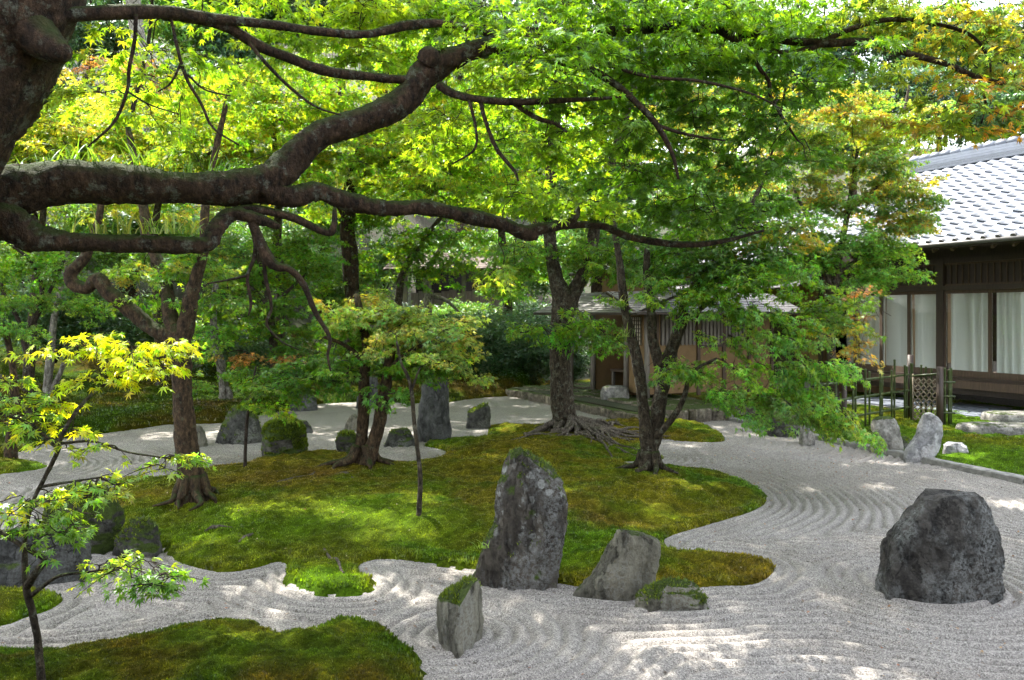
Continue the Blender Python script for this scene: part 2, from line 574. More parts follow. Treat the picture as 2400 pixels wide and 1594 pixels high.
def smooth_poly(p, per=3):
    n = len(p)
    e = np.vstack([p[-2:], p, p[:2]])
    s = []
    for i in range(2, n + 2):
        p0, p1, p2, p3 = e[i - 1], e[i], e[(i + 1)], e[(i + 2)] if i + 2 < len(e) else e[i + 2 - len(e)]
        t = np.linspace(0, 1, per, endpoint=False)[:, None]
        s.append(0.5 * (2 * p1 + (p2 - p0) * t + (2 * p0 - 5 * p1 + 4 * p2 - p3) * t ** 2 + (3 * p1 - p0 - 3 * p2 + p3) * t ** 3))
    return np.vstack(s)

def sdist(X, Y, poly):
    """signed distance to a polygon, positive inside"""
    q = np.stack([X.ravel(), Y.ravel()], -1)
    best = np.full(len(q), 1e9)
    inside = np.zeros(len(q), bool)
    a, b = poly, np.roll(poly, -1, 0)
    for p0, p1 in zip(a, b):
        e = p1 - p0
        w = q - p0
        t = np.clip((w @ e) / max(e @ e, 1e-12), 0, 1)
        best = np.minimum(best, ((w - t[:, None] * e) ** 2).sum(1))
        c = (p0[1] <= q[:, 1]) != (p1[1] <= q[:, 1])
        xx = p0[0] + (q[:, 1] - p0[1]) / (e[1] if abs(e[1]) > 1e-12 else 1e-12) * e[0]
        inside ^= c & (q[:, 0] < xx)
    return (np.sqrt(best) * np.where(inside, 1, -1)).reshape(X.shape)

MAIN = [(283, 1128), (350, 1124), (416, 1121), (503, 1097), (569, 1093), (621, 1073), (711, 1062), (790, 1062), (850, 1080),
        (905, 1082), (950, 1086), (1010, 1079), (1050, 1066), (1035, 1053), (995, 1046), (1007, 1036), (1062, 1030), (1139, 1026),
        (1146, 1006), (1170, 999), (1303, 998), (1380, 996), (1447, 984), (1530, 984), (1600, 990), (1662, 1002), (1698, 1030),
        (1669, 1038), (1600, 1034), (1550, 1030), (1500, 1050), (1520, 1068), (1556, 1073), (1530, 1082), (1459, 1083), (1490, 1098), (1560, 1100), (1667, 1106), (1758, 1138),
        (1794, 1169), (1769, 1196), (1667, 1227), (1575, 1255), (1550, 1276), (1586, 1296), (1660, 1296), (1728, 1301), (1790, 1314), (1815, 1336),
        (1769, 1372), (1667, 1376), (1560, 1386), (1440, 1386), (1321, 1370), (1200, 1350), (1093, 1332), (1017, 1321), (935, 1312), (885, 1311), (842, 1322),
        (845, 1345), (876, 1366), (854, 1388), (800, 1392), (752, 1388), (701, 1372), (671, 1347), (680, 1324), (651, 1316), (600, 1332),
        (529, 1342), (447, 1327), (412, 1311), (401, 1291), (381, 1276), (300, 1262), (250, 1200)]
FRONT = [(-120, 1532), (0, 1529), (104, 1527), (194, 1520), (278, 1508), (347, 1497), (416, 1480), (520, 1463), (590, 1465), (614, 1485),
         (659, 1496), (728, 1492), (763, 1475), (800, 1466), (869, 1470), (914, 1501), (967, 1543), (985, 1600), (960, 1750), (800, 1850), (-100, 1850), (-300, 1650)]
SMALL = [(-160, 1392), (0, 1391), (80, 1392), (145, 1400), (114, 1428), (52, 1449), (0, 1466), (-160, 1475)]
TONGUE = [(-200, 1085), (0, 1080), (70, 1081), (113, 1090), (80, 1103), (0, 1112), (-200, 1125)]
isl = {k: smooth_poly(poly_px(v)) for k, v in (('main', MAIN), ('front', FRONT), ('small', SMALL), ('tongue', TONGUE))}

BANK = [(-500, 1110), (-200, 1078), (0, 1072), (60, 1056), (134, 1030), (241, 1016), (396, 995), (513, 993), (620, 971), (744, 948), (860, 941), (965, 946),
        (1051, 944), (1124, 934), (1158, 931), (1215, 929)]
bank_front = poly_px(BANK)
bank = np.vstack([bank_front, [(0.6, 21.0), (1.0, 24.5), (-16, 24.5), (-16, bank_front[0][1])]])
KERB_A, KERB_B = G(1648, 972)[:2], G(2400, 1132)[:2]
kd = (KERB_B - KERB_A) / np.linalg.norm(KERB_B - KERB_A)
kn = np.array([-kd[1], kd[0]])      # to the right, towards the building
rightbank = np.array([KERB_A + kn * 0.06 - kd * 0.2, KERB_A + kd * 12 + kn * 0.06, KERB_A + kd * 12 + kn * 9, KERB_A - kd * 3 + kn * 6, KERB_A - kd * 2.2 + kn * 1.0])
KL_A, KL_B = G(1222, 924)[:2], G(1484, 987)[:2]
kl = (KL_B - KL_A) / np.linalg.norm(KL_B - KL_A)
kln = np.array([-kl[1], kl[0]])
midbank = np.array([KL_A + kln * 0.08 - kl * 0.3, KL_B + kln * 0.08, KL_B + kl * 0.5 + kln * 0.25, G(1560, 984)[:2], KERB_A, KERB_A + kn * 3, KERB_A - kd * 8 + kn * 7, KL_A - kl * 3 + kln * 2])

# stones standing in the gravel: (centre, radius) used by the rake pattern
RAKED = [(G(1066, 1500)[:2] + [0, 0.12], 0.25), (G(2200, 1400)[:2] + [0, 0.3], 0.5)]

# rake field on a coarse grid
gx = np.arange(-13, 13.01, 0.06)
gy = np.arange(2.4, 22.0, 0.06)
GX, GY = np.meshgrid(gx, gy, indexing='ij')
D = {k: -sdist(GX, GY, v) for k, v in isl.items()}
Dl = [D['main'], D['front'] + 0.45, D['small'] + 0.6, D['tongue']]
for c, r in RAKED:
    Dl.append(np.hypot(GX - c[0], GY - c[1]) - r + 0.05)
kk = 13.0
SM = -np.log(sum(np.exp(-kk * np.clip(d, -1, 8)) for d in Dl)) / kk
def field(A, x, y):
    fx = np.clip((x - gx[0]) / 0.06, 0, len(gx) - 1.001)
    fy = np.clip((y - gy[0]) / 0.06, 0, len(gy) - 1.001)
    i, j = fx.astype(int), fy.astype(int)
    u, v = fx - i, fy - j
    return A[i, j] * (1 - u) * (1 - v) + A[i + 1, j] * u * (1 - v) + A[i, j + 1] * (1 - u) * v + A[i + 1, j + 1] * u * v

def gravel_bed():
    y = np.concatenate([np.linspace(3.3, 4.2, 20, endpoint=False), np.linspace(4.2, 7.6, 250, endpoint=False), np.linspace(7.6, 14.0, 260, endpoint=False), np.linspace(14, 23, 40)])
    nr, nc = len(y), 540
    u = np.linspace(-0.82, 0.80, nc)
    Y, U = np.meshgrid(y, u, indexing='ij')
    X = U * (Y + 0.4)
    p3 = np.stack([X.ravel(), Y.ravel(), np.zeros(X.size)], -1)
    warp = 0.045 * fbm(p3 * 0.9, 3, 3).reshape(X.shape) + 0.012 * vn(p3 * 6, 9).reshape(X.shape)
    d = field(SM, X, Y) + warp
    ph = d / 0.108
    fade = 1 - 0.85 * ss(10.5, 14.5, Y)
    depth = 0.75 + 0.5 * fbm(p3 * 1.7, 41, 3).reshape(X.shape)
    off = (ph - np.floor(ph) - 0.5) * 0.108
    shore = ss(-0.02, 0.10, np.minimum.reduce([field(D[k_], X, Y) for k_ in D]))
    z = (-0.052 * np.exp(-(np.abs(off) / 0.022) ** 1.5)) * fade * np.clip(depth, 0.35, 1.3) * shore + 0.014
    z += 0.0020 * (rng.random(X.shape) - 0.5) * 2 * np.clip(Y / 6, 0.7, 1.2) + 0.012 * fbm(p3 * 1.3, 5, 3).reshape(X.shape)
    z -= 0.12 * ss(-0.015, 0.07, -np.minimum.reduce([field(D[k_], X, Y) for k_ in D]))      # the bed dips under the moss
    v = np.stack([X, Y, z - 0.006], -1).reshape(-1, 3)
    i = np.arange(nr - 1)[:, None] * nc
    j = np.arange(nc - 1)[None]
    q = np.stack([i + j, i + j + 1, i + nc + j + 1, i + nc + j], -1).reshape(-1, 4)
    o = MB().add(v, quads=q).build('gravel_bed', M['gravel'])
    tag(o, 'pale grey gravel raked into curving furrows around the moss', kind='structure')
gravel_bed()

GREEN, LUSH, OLIVE, BROWN, RED = (np.array(c) for c in ((0.050, 0.112, 0.006), (0.088, 0.180, 0.006), (0.165, 0.150, 0.010), (0.130, 0.088, 0.012), (0.17, 0.068, 0.022)))
def moss_tint(p, style):
    n1 = fbm(p * [0.85, 0.85, 0] + 3.1, 21, 4)
    n2 = fbm(p * [3.2, 3.2, 0] + 9.1, 33, 4)
    n3 = vn(p * [34, 34, 0], 51)
    t = np.clip(0.5 + 1.7 * n1 + 1.0 * n2 + style.get('olive', 0.0), 0, 1)[:, None]
    c = LUSH * (1 - t) + OLIVE * t
    g = ss(0.15, 0.6, n2 - 0.15 * n1)[:, None]
    c = c * (1 - 0.5 * g) + GREEN * 0.5 * g
    b = ss(0.2, 0.75, n1 * 0.9 + n2 * 0.5 + style.get('brown', 0.0))[:, None]
    c = c * (1 - 0.7 * b) + BROWN * 0.7 * b
    for (x, y, r) in style.get('red', []):
        w = (np.clip(1 - np.hypot(p[:, 0] - x, p[:, 1] - y) / r + 0.5 * n2, 0, 1) * 0.75)[:, None]
        c = c * (1 - w) + RED * w
    for (x, y, r, w0) in style.get('lush', []):
        w = (np.clip(1.2 - np.hypot(p[:, 0] - x, p[:, 1] - y) / r + 0.4 * n2, 0, 1) * w0)[:, None]
        c = c * (1 - w) + LUSH * w
    for (x, y, r, w0) in style.get('oliv', []):
        w = (np.clip(1.2 - np.hypot(p[:, 0] - x, p[:, 1] - y) / r + 0.4 * n2, 0, 1) * w0)[:, None]
        c = c * (1 - w) + OLIVE * w
    n4 = fbm(p * [10.0, 10.0, 0] + 4.4, 71, 3)
    c = c * np.clip(1 + 0.75 * n4[:, None], 0.35, 1.8)
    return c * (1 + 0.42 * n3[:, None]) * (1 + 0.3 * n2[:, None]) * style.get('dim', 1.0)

def patch_z(x, y, sd, lift, mound, reach, seed, rough):
    p = np.stack([x.ravel(), y.ravel(), np.zeros(x.size)], -1)
    n = fbm(p * 1.6, seed, 4).reshape(x.shape)
    n2 = vn(p * 11, seed + 8).reshape(x.shape)
    n3 = vn(p * 45, seed + 9).reshape(x.shape)
    e = sd + 0.026 * n2 + 0.05 * n
    z = np.where(e > 0, lift * np.clip(e / 0.05, 0, 1) ** 0.6, e * 0.7)
    z = z + mound * ss(0, reach, e) + rough * (0.055 * n + 0.020 * n2 + 0.010 * n3) * ss(0.0, 0.3, e)
    return np.maximum(z, -0.06)

class Patch: pass
def moss_patch(name, label, poly, cell, lift, mound, reach, seed, style, blades, rough=1.0, extra=None, bl=(0.006, 0.017), ymax=99):
    lo, hi = poly.min(0) - 0.1, poly.max(0) + 0.1
    x = np.arange(lo[0], hi[0] + cell, cell)
    y = np.arange(lo[1], hi[1] + cell, cell)
    X, Y = np.meshgrid(x, y, indexing='ij')
    sd = sdist(X, Y, poly)
    def hz(a, b, s):
        z = patch_z(a, b, s, lift, mound, reach, seed, rough)
        return z + (extra(a, b) * ss(0, 0.4, s) if extra is not None else 0)
    Z = hz(X, Y, sd)
    keep = sd > -1.6 * cell - 0.06
    ny = len(y)
    idx = np.full(X.shape, -1)
    idx[keep] = np.arange(keep.sum())
    q = np.stack([idx[:-1, :-1], idx[1:, :-1], idx[1:, 1:], idx[:-1, 1:]], -1).reshape(-1, 4)
    q = q[(q >= 0).all(1)]
    v = np.stack([X[keep], Y[keep], Z[keep]], -1)
    o = MB().add(v, quads=q, c=moss_tint(v, style)).build(name, M['moss'])
    tag(o, label, kind='structure')
    P_ = Patch()
    def zq(a, b):
        fx = min(max((a - x[0]) / cell, 0), len(x) - 1.001); fy = min(max((b - y[0]) / cell, 0), len(y) - 1.001)
        i, j = int(fx), int(fy); u, w = fx - i, fy - j
        return float(Z[i, j] * (1 - u) * (1 - w) + Z[i + 1, j] * u * (1 - w) + Z[i, j + 1] * (1 - u) * w + Z[i + 1, j + 1] * u * w)
    P_.z = zq
    P_.ob = o
    if blades:
        area = (sd > 0).sum() * cell * cell
        n = int(area * blades * 1.0)
        ii = np.flatnonzero((sd > 0.005).ravel())
        # more shoots where the camera is close
        w = 1.0 / np.maximum(Y.ravel()[ii], 3.5) ** 1.5
        k = rng.choice(ii, n, p=w / w.sum())
        a = X.ravel()[k] + (rng.random(n) - 0.5) * cell
        b = Y.ravel()[k] + (rng.random(n) - 0.5) * cell
        sdk = sd.ravel()[k]
        z = hz(a, b, sdk)
        base = np.stack([a, b, z - 0.004], -1)
        dens = 0.55 + 0.45 * fbm(base * [2.3, 2.3, 0], 77, 3)
        h = (bl[0] + (bl[1] - bl[0]) * rng.random(n) ** 1.5) * np.clip(0.45 + dens, 0.5, 1.3)
        h = h * (1 + 1.3 * np.exp(-np.clip(sdk, 0, 1) / 0.05))
        wd = h * 0.33
        th = rng.random(n) * 2 * np.pi
        lean = (rng.random((n, 2)) - 0.5) * 0.9 * h[:, None]
        v = np.zeros((n, 3, 3))
        sx, sy = np.cos(th) * wd, np.sin(th) * wd
        v[:, 0] = base + np.stack([-sx, -sy, np.zeros(n)], -1)
        v[:, 1] = base + np.stack([sx, sy, np.zeros(n)], -1)
        v[:, 2] = base + np.stack([lean[:, 0], lean[:, 1], h], -1)
        c = moss_tint(base, style) * (0.35 + 0.65 * rng.random((n, 1)))
        c = np.repeat(c[:, None], 3, 1).reshape(-1, 3)
        s = MB().add(v.reshape(-1, 3), tris=np.arange(n * 3).reshape(-1, 3), c=c).build('moss_shoots', M['blade'], o, smooth=False)
        tag(s, kind='stuff')
    return P_

g_ = lambda px, py: tuple(G(px, py)[:2])
st_main = dict(olive=0.22, brown=0.08, red=[(*g_(760, 1130), 0.45), (*g_(1400, 1235), 0.55)], lush=[(*g_(520, 1260), 1.2, 0.8), (*g_(800, 1260), 0.9, 0.75), (*g_(960, 1250), 0.6, .7), (*g_(400, 1135), 0.8, .6), (*g_(1090, 1040), 0.7, 0.9), (*g_(1340, 1320), 0.5, .6)],
               oliv=[(*g_(1500, 1180), 1.3, 0.8), (*g_(1100, 1120), 1.5, 0.7), (*g_(1240, 1040), 1.2, 0.7), (*g_(760, 1110), .8, .6)])
main = moss_patch('moss_island', 'broad mossy island with trees and standing stones amid the gravel', isl['main'], 0.034, 0.045, 0.10, 1.1, 4, st_main, 5200, 1.25)
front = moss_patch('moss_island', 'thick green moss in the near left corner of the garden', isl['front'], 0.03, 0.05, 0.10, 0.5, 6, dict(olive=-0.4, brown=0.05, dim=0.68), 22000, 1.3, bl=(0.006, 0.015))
small = moss_patch('moss_island', 'small moss patch beside the leaning sapling at the left edge', isl['small'], 0.035, 0.04, 0.05, 0.4, 7, dict(olive=-0.1, brown=0.1), 14000, bl=(0.006, 0.015))
tong = moss_patch('moss_island', 'narrow tongue of moss at the far left of the gravel', isl['tongue'], 0.06, 0.03, 0.05, 0.4, 8, dict(olive=-0.3), 1500)

def bank_rise(a, b):
    d = np.hypot(a + 2, b) 
    n = fbm(np.stack([np.ravel(a) * 0.45, np.ravel(b) * 0.45, np.zeros(np.size(a))], -1), 61, 3).reshape(np.shape(a))
    return 0.16 * np.clip(b - 19.0 + np.clip(-a - 3, 0, 8) * 0.55, 0, 8) * (0.8 + 0.9 * n) + 0.06
bankp = moss_patch('moss_bank', 'dark mossy bank rising behind the far edge of the gravel', bank, 0.09, 0.05, 0.08, 0.8, 12, dict(olive=-0.1, brown=0.22, dim=0.55), 420, 1.5, bank_rise, bl=(0.02, 0.05))  # dim puts the shadow on the bank into its moss tint
st_right = dict(olive=-0.25, lush=[(*G(2250, 1060, .12)[:2], 1.3, 0.9)])
rightp = moss_patch('moss_lawn', 'bright moss lawn between the stone kerb and the timber hall', rightbank, 0.06, 0.05, 0.07, 1.2, 14, st_right, 1500, 1.2, bl=(0.01, 0.026))
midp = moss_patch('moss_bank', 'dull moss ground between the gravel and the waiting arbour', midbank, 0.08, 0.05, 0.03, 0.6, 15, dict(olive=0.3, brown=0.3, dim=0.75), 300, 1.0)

def terrain():
    xs = np.concatenate([np.linspace(-400, -60, 12), np.arange(-56, 56, 1.1), np.linspace(60, 400, 12)])
    ys = np.concatenate([np.linspace(-200, -8, 8), np.arange(-6, 70, 0.9), np.linspace(72, 160, 22), np.linspace(180, 600, 8)])
    X, Y = np.meshgrid(xs, ys, indexing='ij')
    v = np.stack([X, Y, hill(X, Y)], -1).reshape(-1, 3)
    ny = len(ys)
    i = np.arange(len(xs) - 1)[:, None] * ny
    j = np.arange(ny - 1)[None]
    q = np.stack([i + j, i + ny + j, i + ny + j + 1, i + j + 1], -1).reshape(-1, 4)
    tag(MB().add(v, quads=q).build('ground', M['soil']), 'shaded earth of the garden and the wooded hill behind it', kind='structure')

def hill(X, Y):
    X, Y = np.asarray(X, float), np.asarray(Y, float)
    p = np.stack([X.ravel() * 0.07, Y.ravel() * 0.07, np.zeros(X.size)], -1)
    n = fbm(p, 91, 4).reshape(X.shape)
    left = ss(10, -12, X)
    start = 27.0 - 5.0 * ss(-2, -10, X) + 9.0 * ss(2, 14, X)
    t = np.clip(Y - start, 0, None)
    slope = 0.30 + 0.16 * left
    z = slope * t * ss(0, 7, t) * (1 + 0.25 * n)
    z = z * (1 - 0.8 * ss(70, 200, t)) + 0.25 * np.clip(Y - 20, 0, 6) * left * ss(-3, -7, X)
    side = np.clip(-X - 9.5, 0, 60)
    z = np.maximum(z, 0.28 * side * ss(6, 16, Y))
    return z - 0.11 + 0.05 * n
terrain()

# kerbs of dressed stone
def kerb_run(name, label, a, b, w, h, lengths, seed, z0=-0.05):
    r = random.Random(seed)
    e = thing(name, label, 'kerb', (a[0], a[1], 0))
    d = (b - a) / np.linalg.norm(b - a)
    nrm = np.array([-d[1], d[0]])
    L = np.linalg.norm(b - a)
    s, k = 0.0, 0
    while s < L:
        l = min(lengths[k % len(lengths)] * r.uniform(0.85, 1.15), L - s)
        k += 1
        if l < 0.15: break
        off = r.uniform(-0.012, 0.012)
        top = h + r.uniform(-0.012, 0.012)
        n = max(3, int(l / 0.12))
        prof = [(-w / 2, z0), (-w / 2, top - 0.012), (-w / 2 + 0.014, top), (w / 2 - 0.014, top), (w / 2, top - 0.012), (w / 2, z0)]
        v = []
        for i in range(n + 1):
            q = a + d * (s + 0.006 + (l - 0.012) * i / n)
            for (o, z) in prof:
                jit = (r.uniform(-0.006, 0.006), r.uniform(-0.006, 0.006)) if 0 < i < n else (r.uniform(-.004, .004), -0.004)
                pp = q + nrm * (o + off + jit[0])
                v.append((pp[0], pp[1], z + jit[1]))
        m = len(prof)
        qd = [(i * m + j, i * m + j + 1, (i + 1) * m + j + 1, (i + 1) * m + j) for i in range(n) for j in range(m - 1)]
        mb = MB().add(v, quads=qd)
        mb.add([v[j] for j in range(m)], quads=[(3, 2, 1, 0), (5, 4, 3, 0)])
        mb.add([v[n * m + j] for j in range(m)], quads=[(0, 1, 2, 3), (0, 3, 4, 5)])
        mb.build('kerb_stone', M['kerb'], e, smooth=False)
        s += l
    return e
kerb_run('stone_kerb', 'long low stone kerb running along the right side of the gravel', KERB_A + kd * 0.95, KERB_A + kd * 11.5, 0.14, 0.068, [1.7, 1.35, 1.1, 1.9], 3)
kerb_run('stone_kerb', 'short stone kerb stub under the drooping branches', KERB_A - kd * 0.25 + kn * 0.1, KERB_A + kd * 0.9 + kn * 0.05, 0.15, 0.11, [1.2], 4)
kerb_run('stone_kerb', 'mossy stone kerb between gravel and waiting arbour, behind the root plate', KL_A, KL_B + kl * 0.1, 0.16, 0.10, [1.5, 1.2, 1.4], 5)
kerb_run('stone_kerb', 'stone drain edge at the far end of the gravel', G(1052, 930)[:2], G(1225, 925)[:2], 0.14, 0.13, [0.9, 0.7], 6)
# ------------------------------------------------------------------ stones
SM_ = {}
SM_['spotted'] = stone_mat('lichen_spotted_stone', (0.092, 0.08, 0.064), (0.018, 0.015, 0.012), 0.45, 0.62, (0.25, 0.26, 0.25), 0.85, 2.2)
SM_['black'] = stone_mat('dark_boulder_stone', (0.066, 0.061, 0.054), (0.008, 0.0075, 0.007), 0.6, 0.0, (0.22, 0.23, 0.225), 0.35, 1.4)
SM_['schist'] = stone_mat('grey_green_schist', (0.18, 0.172, 0.13), (0.055, 0.052, 0.04), 0.3, 0.06, (0.25, 0.255, 0.22), 0, 3.0)
SM_['mossy_schist'] = stone_mat('mossy_schist', (0.19, 0.182, 0.14), (0.055, 0.052, 0.04), 0.35, 0.5, (0.36, 0.37, 0.33), 0, 3.5)
SM_['grey'] = stone_mat('dark_grey_stone', (0.075, 0.076, 0.073), (0.022, 0.022, 0.021), 0.35, 0.3, (0.16, 0.17, 0.165), 0, 1.8)  # dark grey stone with some lichen and moss
SM_['mossy'] = stone_mat('mossy_stone', (0.07, 0.066, 0.058), (0.02, 0.019, 0.016), 0.3, 0.75, (0.24, 0.25, 0.22), 0, 1.2)
SM_['capped'] = stone_mat('moss_capped_stone', (0.075, 0.07, 0.06), (0.022, 0.02, 0.017), 0.3, 1.2, (0.2, 0.21, 0.18), 0, 1.2)
SM_['halfmoss'] = stone_mat('half_mossy_stone', (0.07, 0.07, 0.062), (0.02, 0.02, 0.018), 0.35, 0.55, (0.24, 0.25, 0.22), 0, 1.2)
SM_['pale'] = stone_mat('pale_granite', (0.36, 0.36, 0.36), (0.16, 0.16, 0.17), 0.3, 0.0, (0.55, 0.56, 0.57), 0, 1.2)
SM_['pale_moss'] = stone_mat('pale_mossy_granite', (0.30, 0.29, 0.26), (0.12, 0.115, 0.1), 0.3, 0.45, (0.45, 0.45, 0.42), 0, 1.2)
SM_['step'] = stone_mat('stepping_stone', (0.26, 0.25, 0.235), (0.1, 0.095, 0.09), 0.35, 0.05, (0.4, 0.4, 0.38), 0, 1.0)
SM_['ledge'] = stone_mat('platform_stone', (0.19, 0.165, 0.125), (0.07, 0.06, 0.045), 0.2, 0.3, (0.3, 0.28, 0.24), 0, 1.0)

def stone(label, rows, m, zg=0.0, k=0.8, expo=2.6, seed=1, cuts=9, amp=0.05, fuzz=0, name='garden_stone', group=None, yaw=0.0, cat='stone', stria=1.0, levels=30, ring=44, fthr=0.42):
    rows = np.array(rows, float)
    Yf = F * (CAM_Z - zg) / (rows[-1, 0] - HZ)
    wpx = (rows[:, 2] - rows[:, 1]).max()
    hw0 = wpx / 2 / F * Yf
    hd = k * hw0
    Yc = Yf + hd * 0.85
    r = np.random.default_rng(seed)
    py = np.linspace(rows[0, 0], rows[-1, 0], levels)
    xl = np.interp(py, rows[:, 0], rows[:, 1])
    xr = np.interp(py, rows[:, 0], rows[:, 2])
    z = CAM_Z - (py - HZ) / F * Yc
    cx = ((xl + xr) / 2 - 1200) / F * Yc
    hw = (xr - xl) / 2 / F * Yc
    z = np.append(z, min(z[-1] - 0.08, zg - 0.1)); cx = np.append(cx, cx[-1]); hw = np.append(hw, hw[-1])
    H = z[0] - zg
    hdl = hd * np.clip(hw / max(hw.max(), 1e-6), 0.05, 1) ** 0.7
    # the back leans in a little towards the top
    cy = Yc + 0.12 * hd * ss(zg, z[0], z)
    a = np.arange(ring) / ring * 2 * np.pi
    ca = np.sign(np.cos(a)) * np.abs(np.cos(a)) ** (2 / expo)
    sa = np.sign(np.sin(a)) * np.abs(np.sin(a)) ** (2 / expo)
    if yaw:
        # a footprint turned towards the camera keeps its outline
        sa = sa + yaw * ca * 0.6
    V = np.stack([cx[:, None] + hw[:, None] * ca, cy[:, None] + hdl[:, None] * sa, np.repeat(z[:, None], ring, 1)], -1)
    n = V.shape[0]
    V = V.reshape(-1, 3)
    C0 = np.array([cx.mean(), Yc, zg + H * 0.45])
    sc = np.array([hw.max(), hd, H * 0.55])
    Q = (V - C0) / sc
    for _ in range(cuts):
        nv = np.array([r.uniform(-0.75, 0.75), -r.uniform(0.45, 1.0), r.uniform(-0.25, 0.4)])
        nv /= np.linalg.norm(nv)
        dd = Q @ nv
        lim = dd.max() * r.uniform(0.80, 0.93)
        over = np.clip(dd - lim, 0, None)
        Q = Q - over[:, None] * nv * 0.92
    for _ in range(4):
        nv = np.array([r.uniform(-0.8, 0.8), r.uniform(0.3, 1.0), r.uniform(-0.2, 0.8)])
        nv /= np.linalg.norm(nv)
        dd = Q @ nv
        lim = dd.max() * r.uniform(0.75, 0.9)
        Q = Q - np.clip(dd - lim, 0, None)[:, None] * nv * 0.92
    V = C0 + Q * sc
    sz = hw.max()
    dirv = (V - C0) / sc
    dirv[:, 2] *= 0.35
    dirv = nrmz(dirv)
    pp = V / sz * np.array([1, 1, 1 / stria]) + seed * 3.7
    dsp = fbm(pp * 1.6, seed, 4) * 0.9 + (0.45 - np.abs(fbm(pp * 2.6, seed + 5, 4))) * 1.1 - 0.3 + 0.45 * (0.4 - np.abs(fbm(pp * 7, seed + 11, 3)))
    f_ = fbm(pp * 1.9 + 5, seed + 21, 3) * 3.2
    st = np.floor(f_) + ss(0.0, 0.22, f_ - np.floor(f_))      # broken steps
    f2 = fbm(pp * 4.6 + 9, seed + 41, 3) * 3.0
    st2 = np.floor(f2) + ss(0.0, 0.18, f2 - np.floor(f2))
    dsp = dsp * 0.75 + 0.24 * st + 0.09 * st2 + 0.10 * fbm(pp * 16, seed + 51, 2)
    dsp = dsp - np.percentile(dsp, 75)          # weathering only takes away
    V = V + dirv * (dsp * amp * sz)[:, None]
    V = V.reshape(n, ring, 3)
    V[0] = V[0].mean(0) * 0.35 + V[0] * 0.65
    top = V[0].mean(0) + [0, 0, 0.02 * H]
    vv = np.vstack([V.reshape(-1, 3), top])
    i = np.arange(n - 1)[:, None] * ring
    j = np.arange(ring)[None]
    kx = (j + 1) % ring
    q = np.stack([i + j, i + ring + j, i + ring + kx, i + kx], -1).reshape(-1, 4)
    t = [(n * ring, a_, (a_ + 1) % ring) for a_ in range(ring)]
    loc = np.array([cx[-1], Yc, zg])
    e = MB().add(vv - loc, t, q).build(name, SM_[m])
    e.location = loc
    tag(e, label, cat, group or 'stones set about the garden')
    md = e.modifiers.new('edges', 'EDGE_SPLIT'); md.split_angle = R(38)
    if fuzz:
        qa, qb, qc = vv[q[:, 0]], vv[q[:, 1]], vv[q[:, 2]]
        qd_ = vv[q[:, 3]]
        nn = np.cross(qc - qa, qd_ - qb)
        ar = np.linalg.norm(nn, axis=1) / 2
        nu = nn / np.maximum(2 * ar[:, None], 1e-9)
        cen = (qa + qb + qc + qd_) / 4
        msk = nu[:, 2] * 0.8 + 0.75 * fbm(cen * 5.0 + 2, seed + 31, 3) > fthr
        msk &= cen[:, 2] > zg + 0.12 * H
        ids = np.flatnonzero(msk)
        if len(ids):
            N = int(min(9000, ar[ids].sum() * fuzz))
            s = r.choice(ids, N, p=ar[ids] / ar[ids].sum())
            u, w = r.random((2, N, 1))
            b = (qa[s] * (1 - u) + qb[s] * u) * (1 - w) + (qd_[s] * (1 - u) + qc[s] * u) * w
            h = (0.010 + 0.02 * r.random(N)) * (Yc / 7) ** 0.5
            d = nrmz(nu[s] + np.array([0, 0, 0.5]) + 0.6 * (r.random((N, 3)) - 0.5))
            sdv = nrmz(np.cross(d, r.normal(size=(N, 3)))) * (h * 0.35)[:, None]
            v = np.stack([b - sdv, b + sdv, b + d * h[:, None]], 1)
            tc = (0.6 + 0.8 * r.random((N, 1)))
            g = 0.5 + 0.5 * fbm(b * 6, seed, 3)[:, None]
            c = (np.array([0.05, 0.085, 0.008]) * (1 - g) + np.array([0.085, 0.12, 0.012]) * g) * tc
            f = MB().add((v - loc).reshape(-1, 3), tris=np.arange(N * 3).reshape(-1, 3), c=np.repeat(c[:, None], 3, 1).reshape(-1, 3)).build('moss_cover', M['blade'], e, smooth=False, local=True)
            tag(f, kind='stuff')
    return e

stone('tall pointed standing stone spotted with white lichen, moss at its left foot',
      [(1044, 1215, 1223), (1052, 1208, 1236), (1064, 1196, 1256), (1085, 1181, 1283), (1110, 1177, 1300), (1150, 1168, 1316), (1190, 1160, 1330), (1230, 1150, 1330), (1260, 1141, 1323), (1300, 1121, 1318), (1340, 1106, 1313), (1386, 1091, 1312)],
      'spotted', k=0.55, expo=2.4, seed=3, cuts=12, amp=0.17, fuzz=2500, fthr=0.3, stria=2.2, levels=70, ring=96)
stone('small upright schist block with moss shoulder standing alone in raked gravel',
      [(1352, 1102, 1120), (1360, 1086, 1131), (1385, 1052, 1133), (1402, 1026, 1133), (1425, 1019, 1133), (1460, 1022, 1133), (1500, 1025, 1131), (1535, 1030, 1128)],
      'mossy_schist', k=1.7, expo=1.5, seed=8, cuts=7, amp=0.2, fuzz=5000, stria=3.5, levels=36, ring=48, yaw=0.25)
stone('leaning grey-green schist stone with flat slanted top at the moss edge',
      [(1239, 1447, 1470), (1252, 1439, 1528), (1268, 1432, 1546), (1300, 1418, 1548), (1330, 1400, 1544), (1360, 1376, 1536), (1385, 1350, 1524), (1407, 1340, 1500)],
      'schist', k=0.6, expo=2.2, seed=15, cuts=10, amp=0.17, stria=3, levels=60, ring=80, yaw=-0.3)
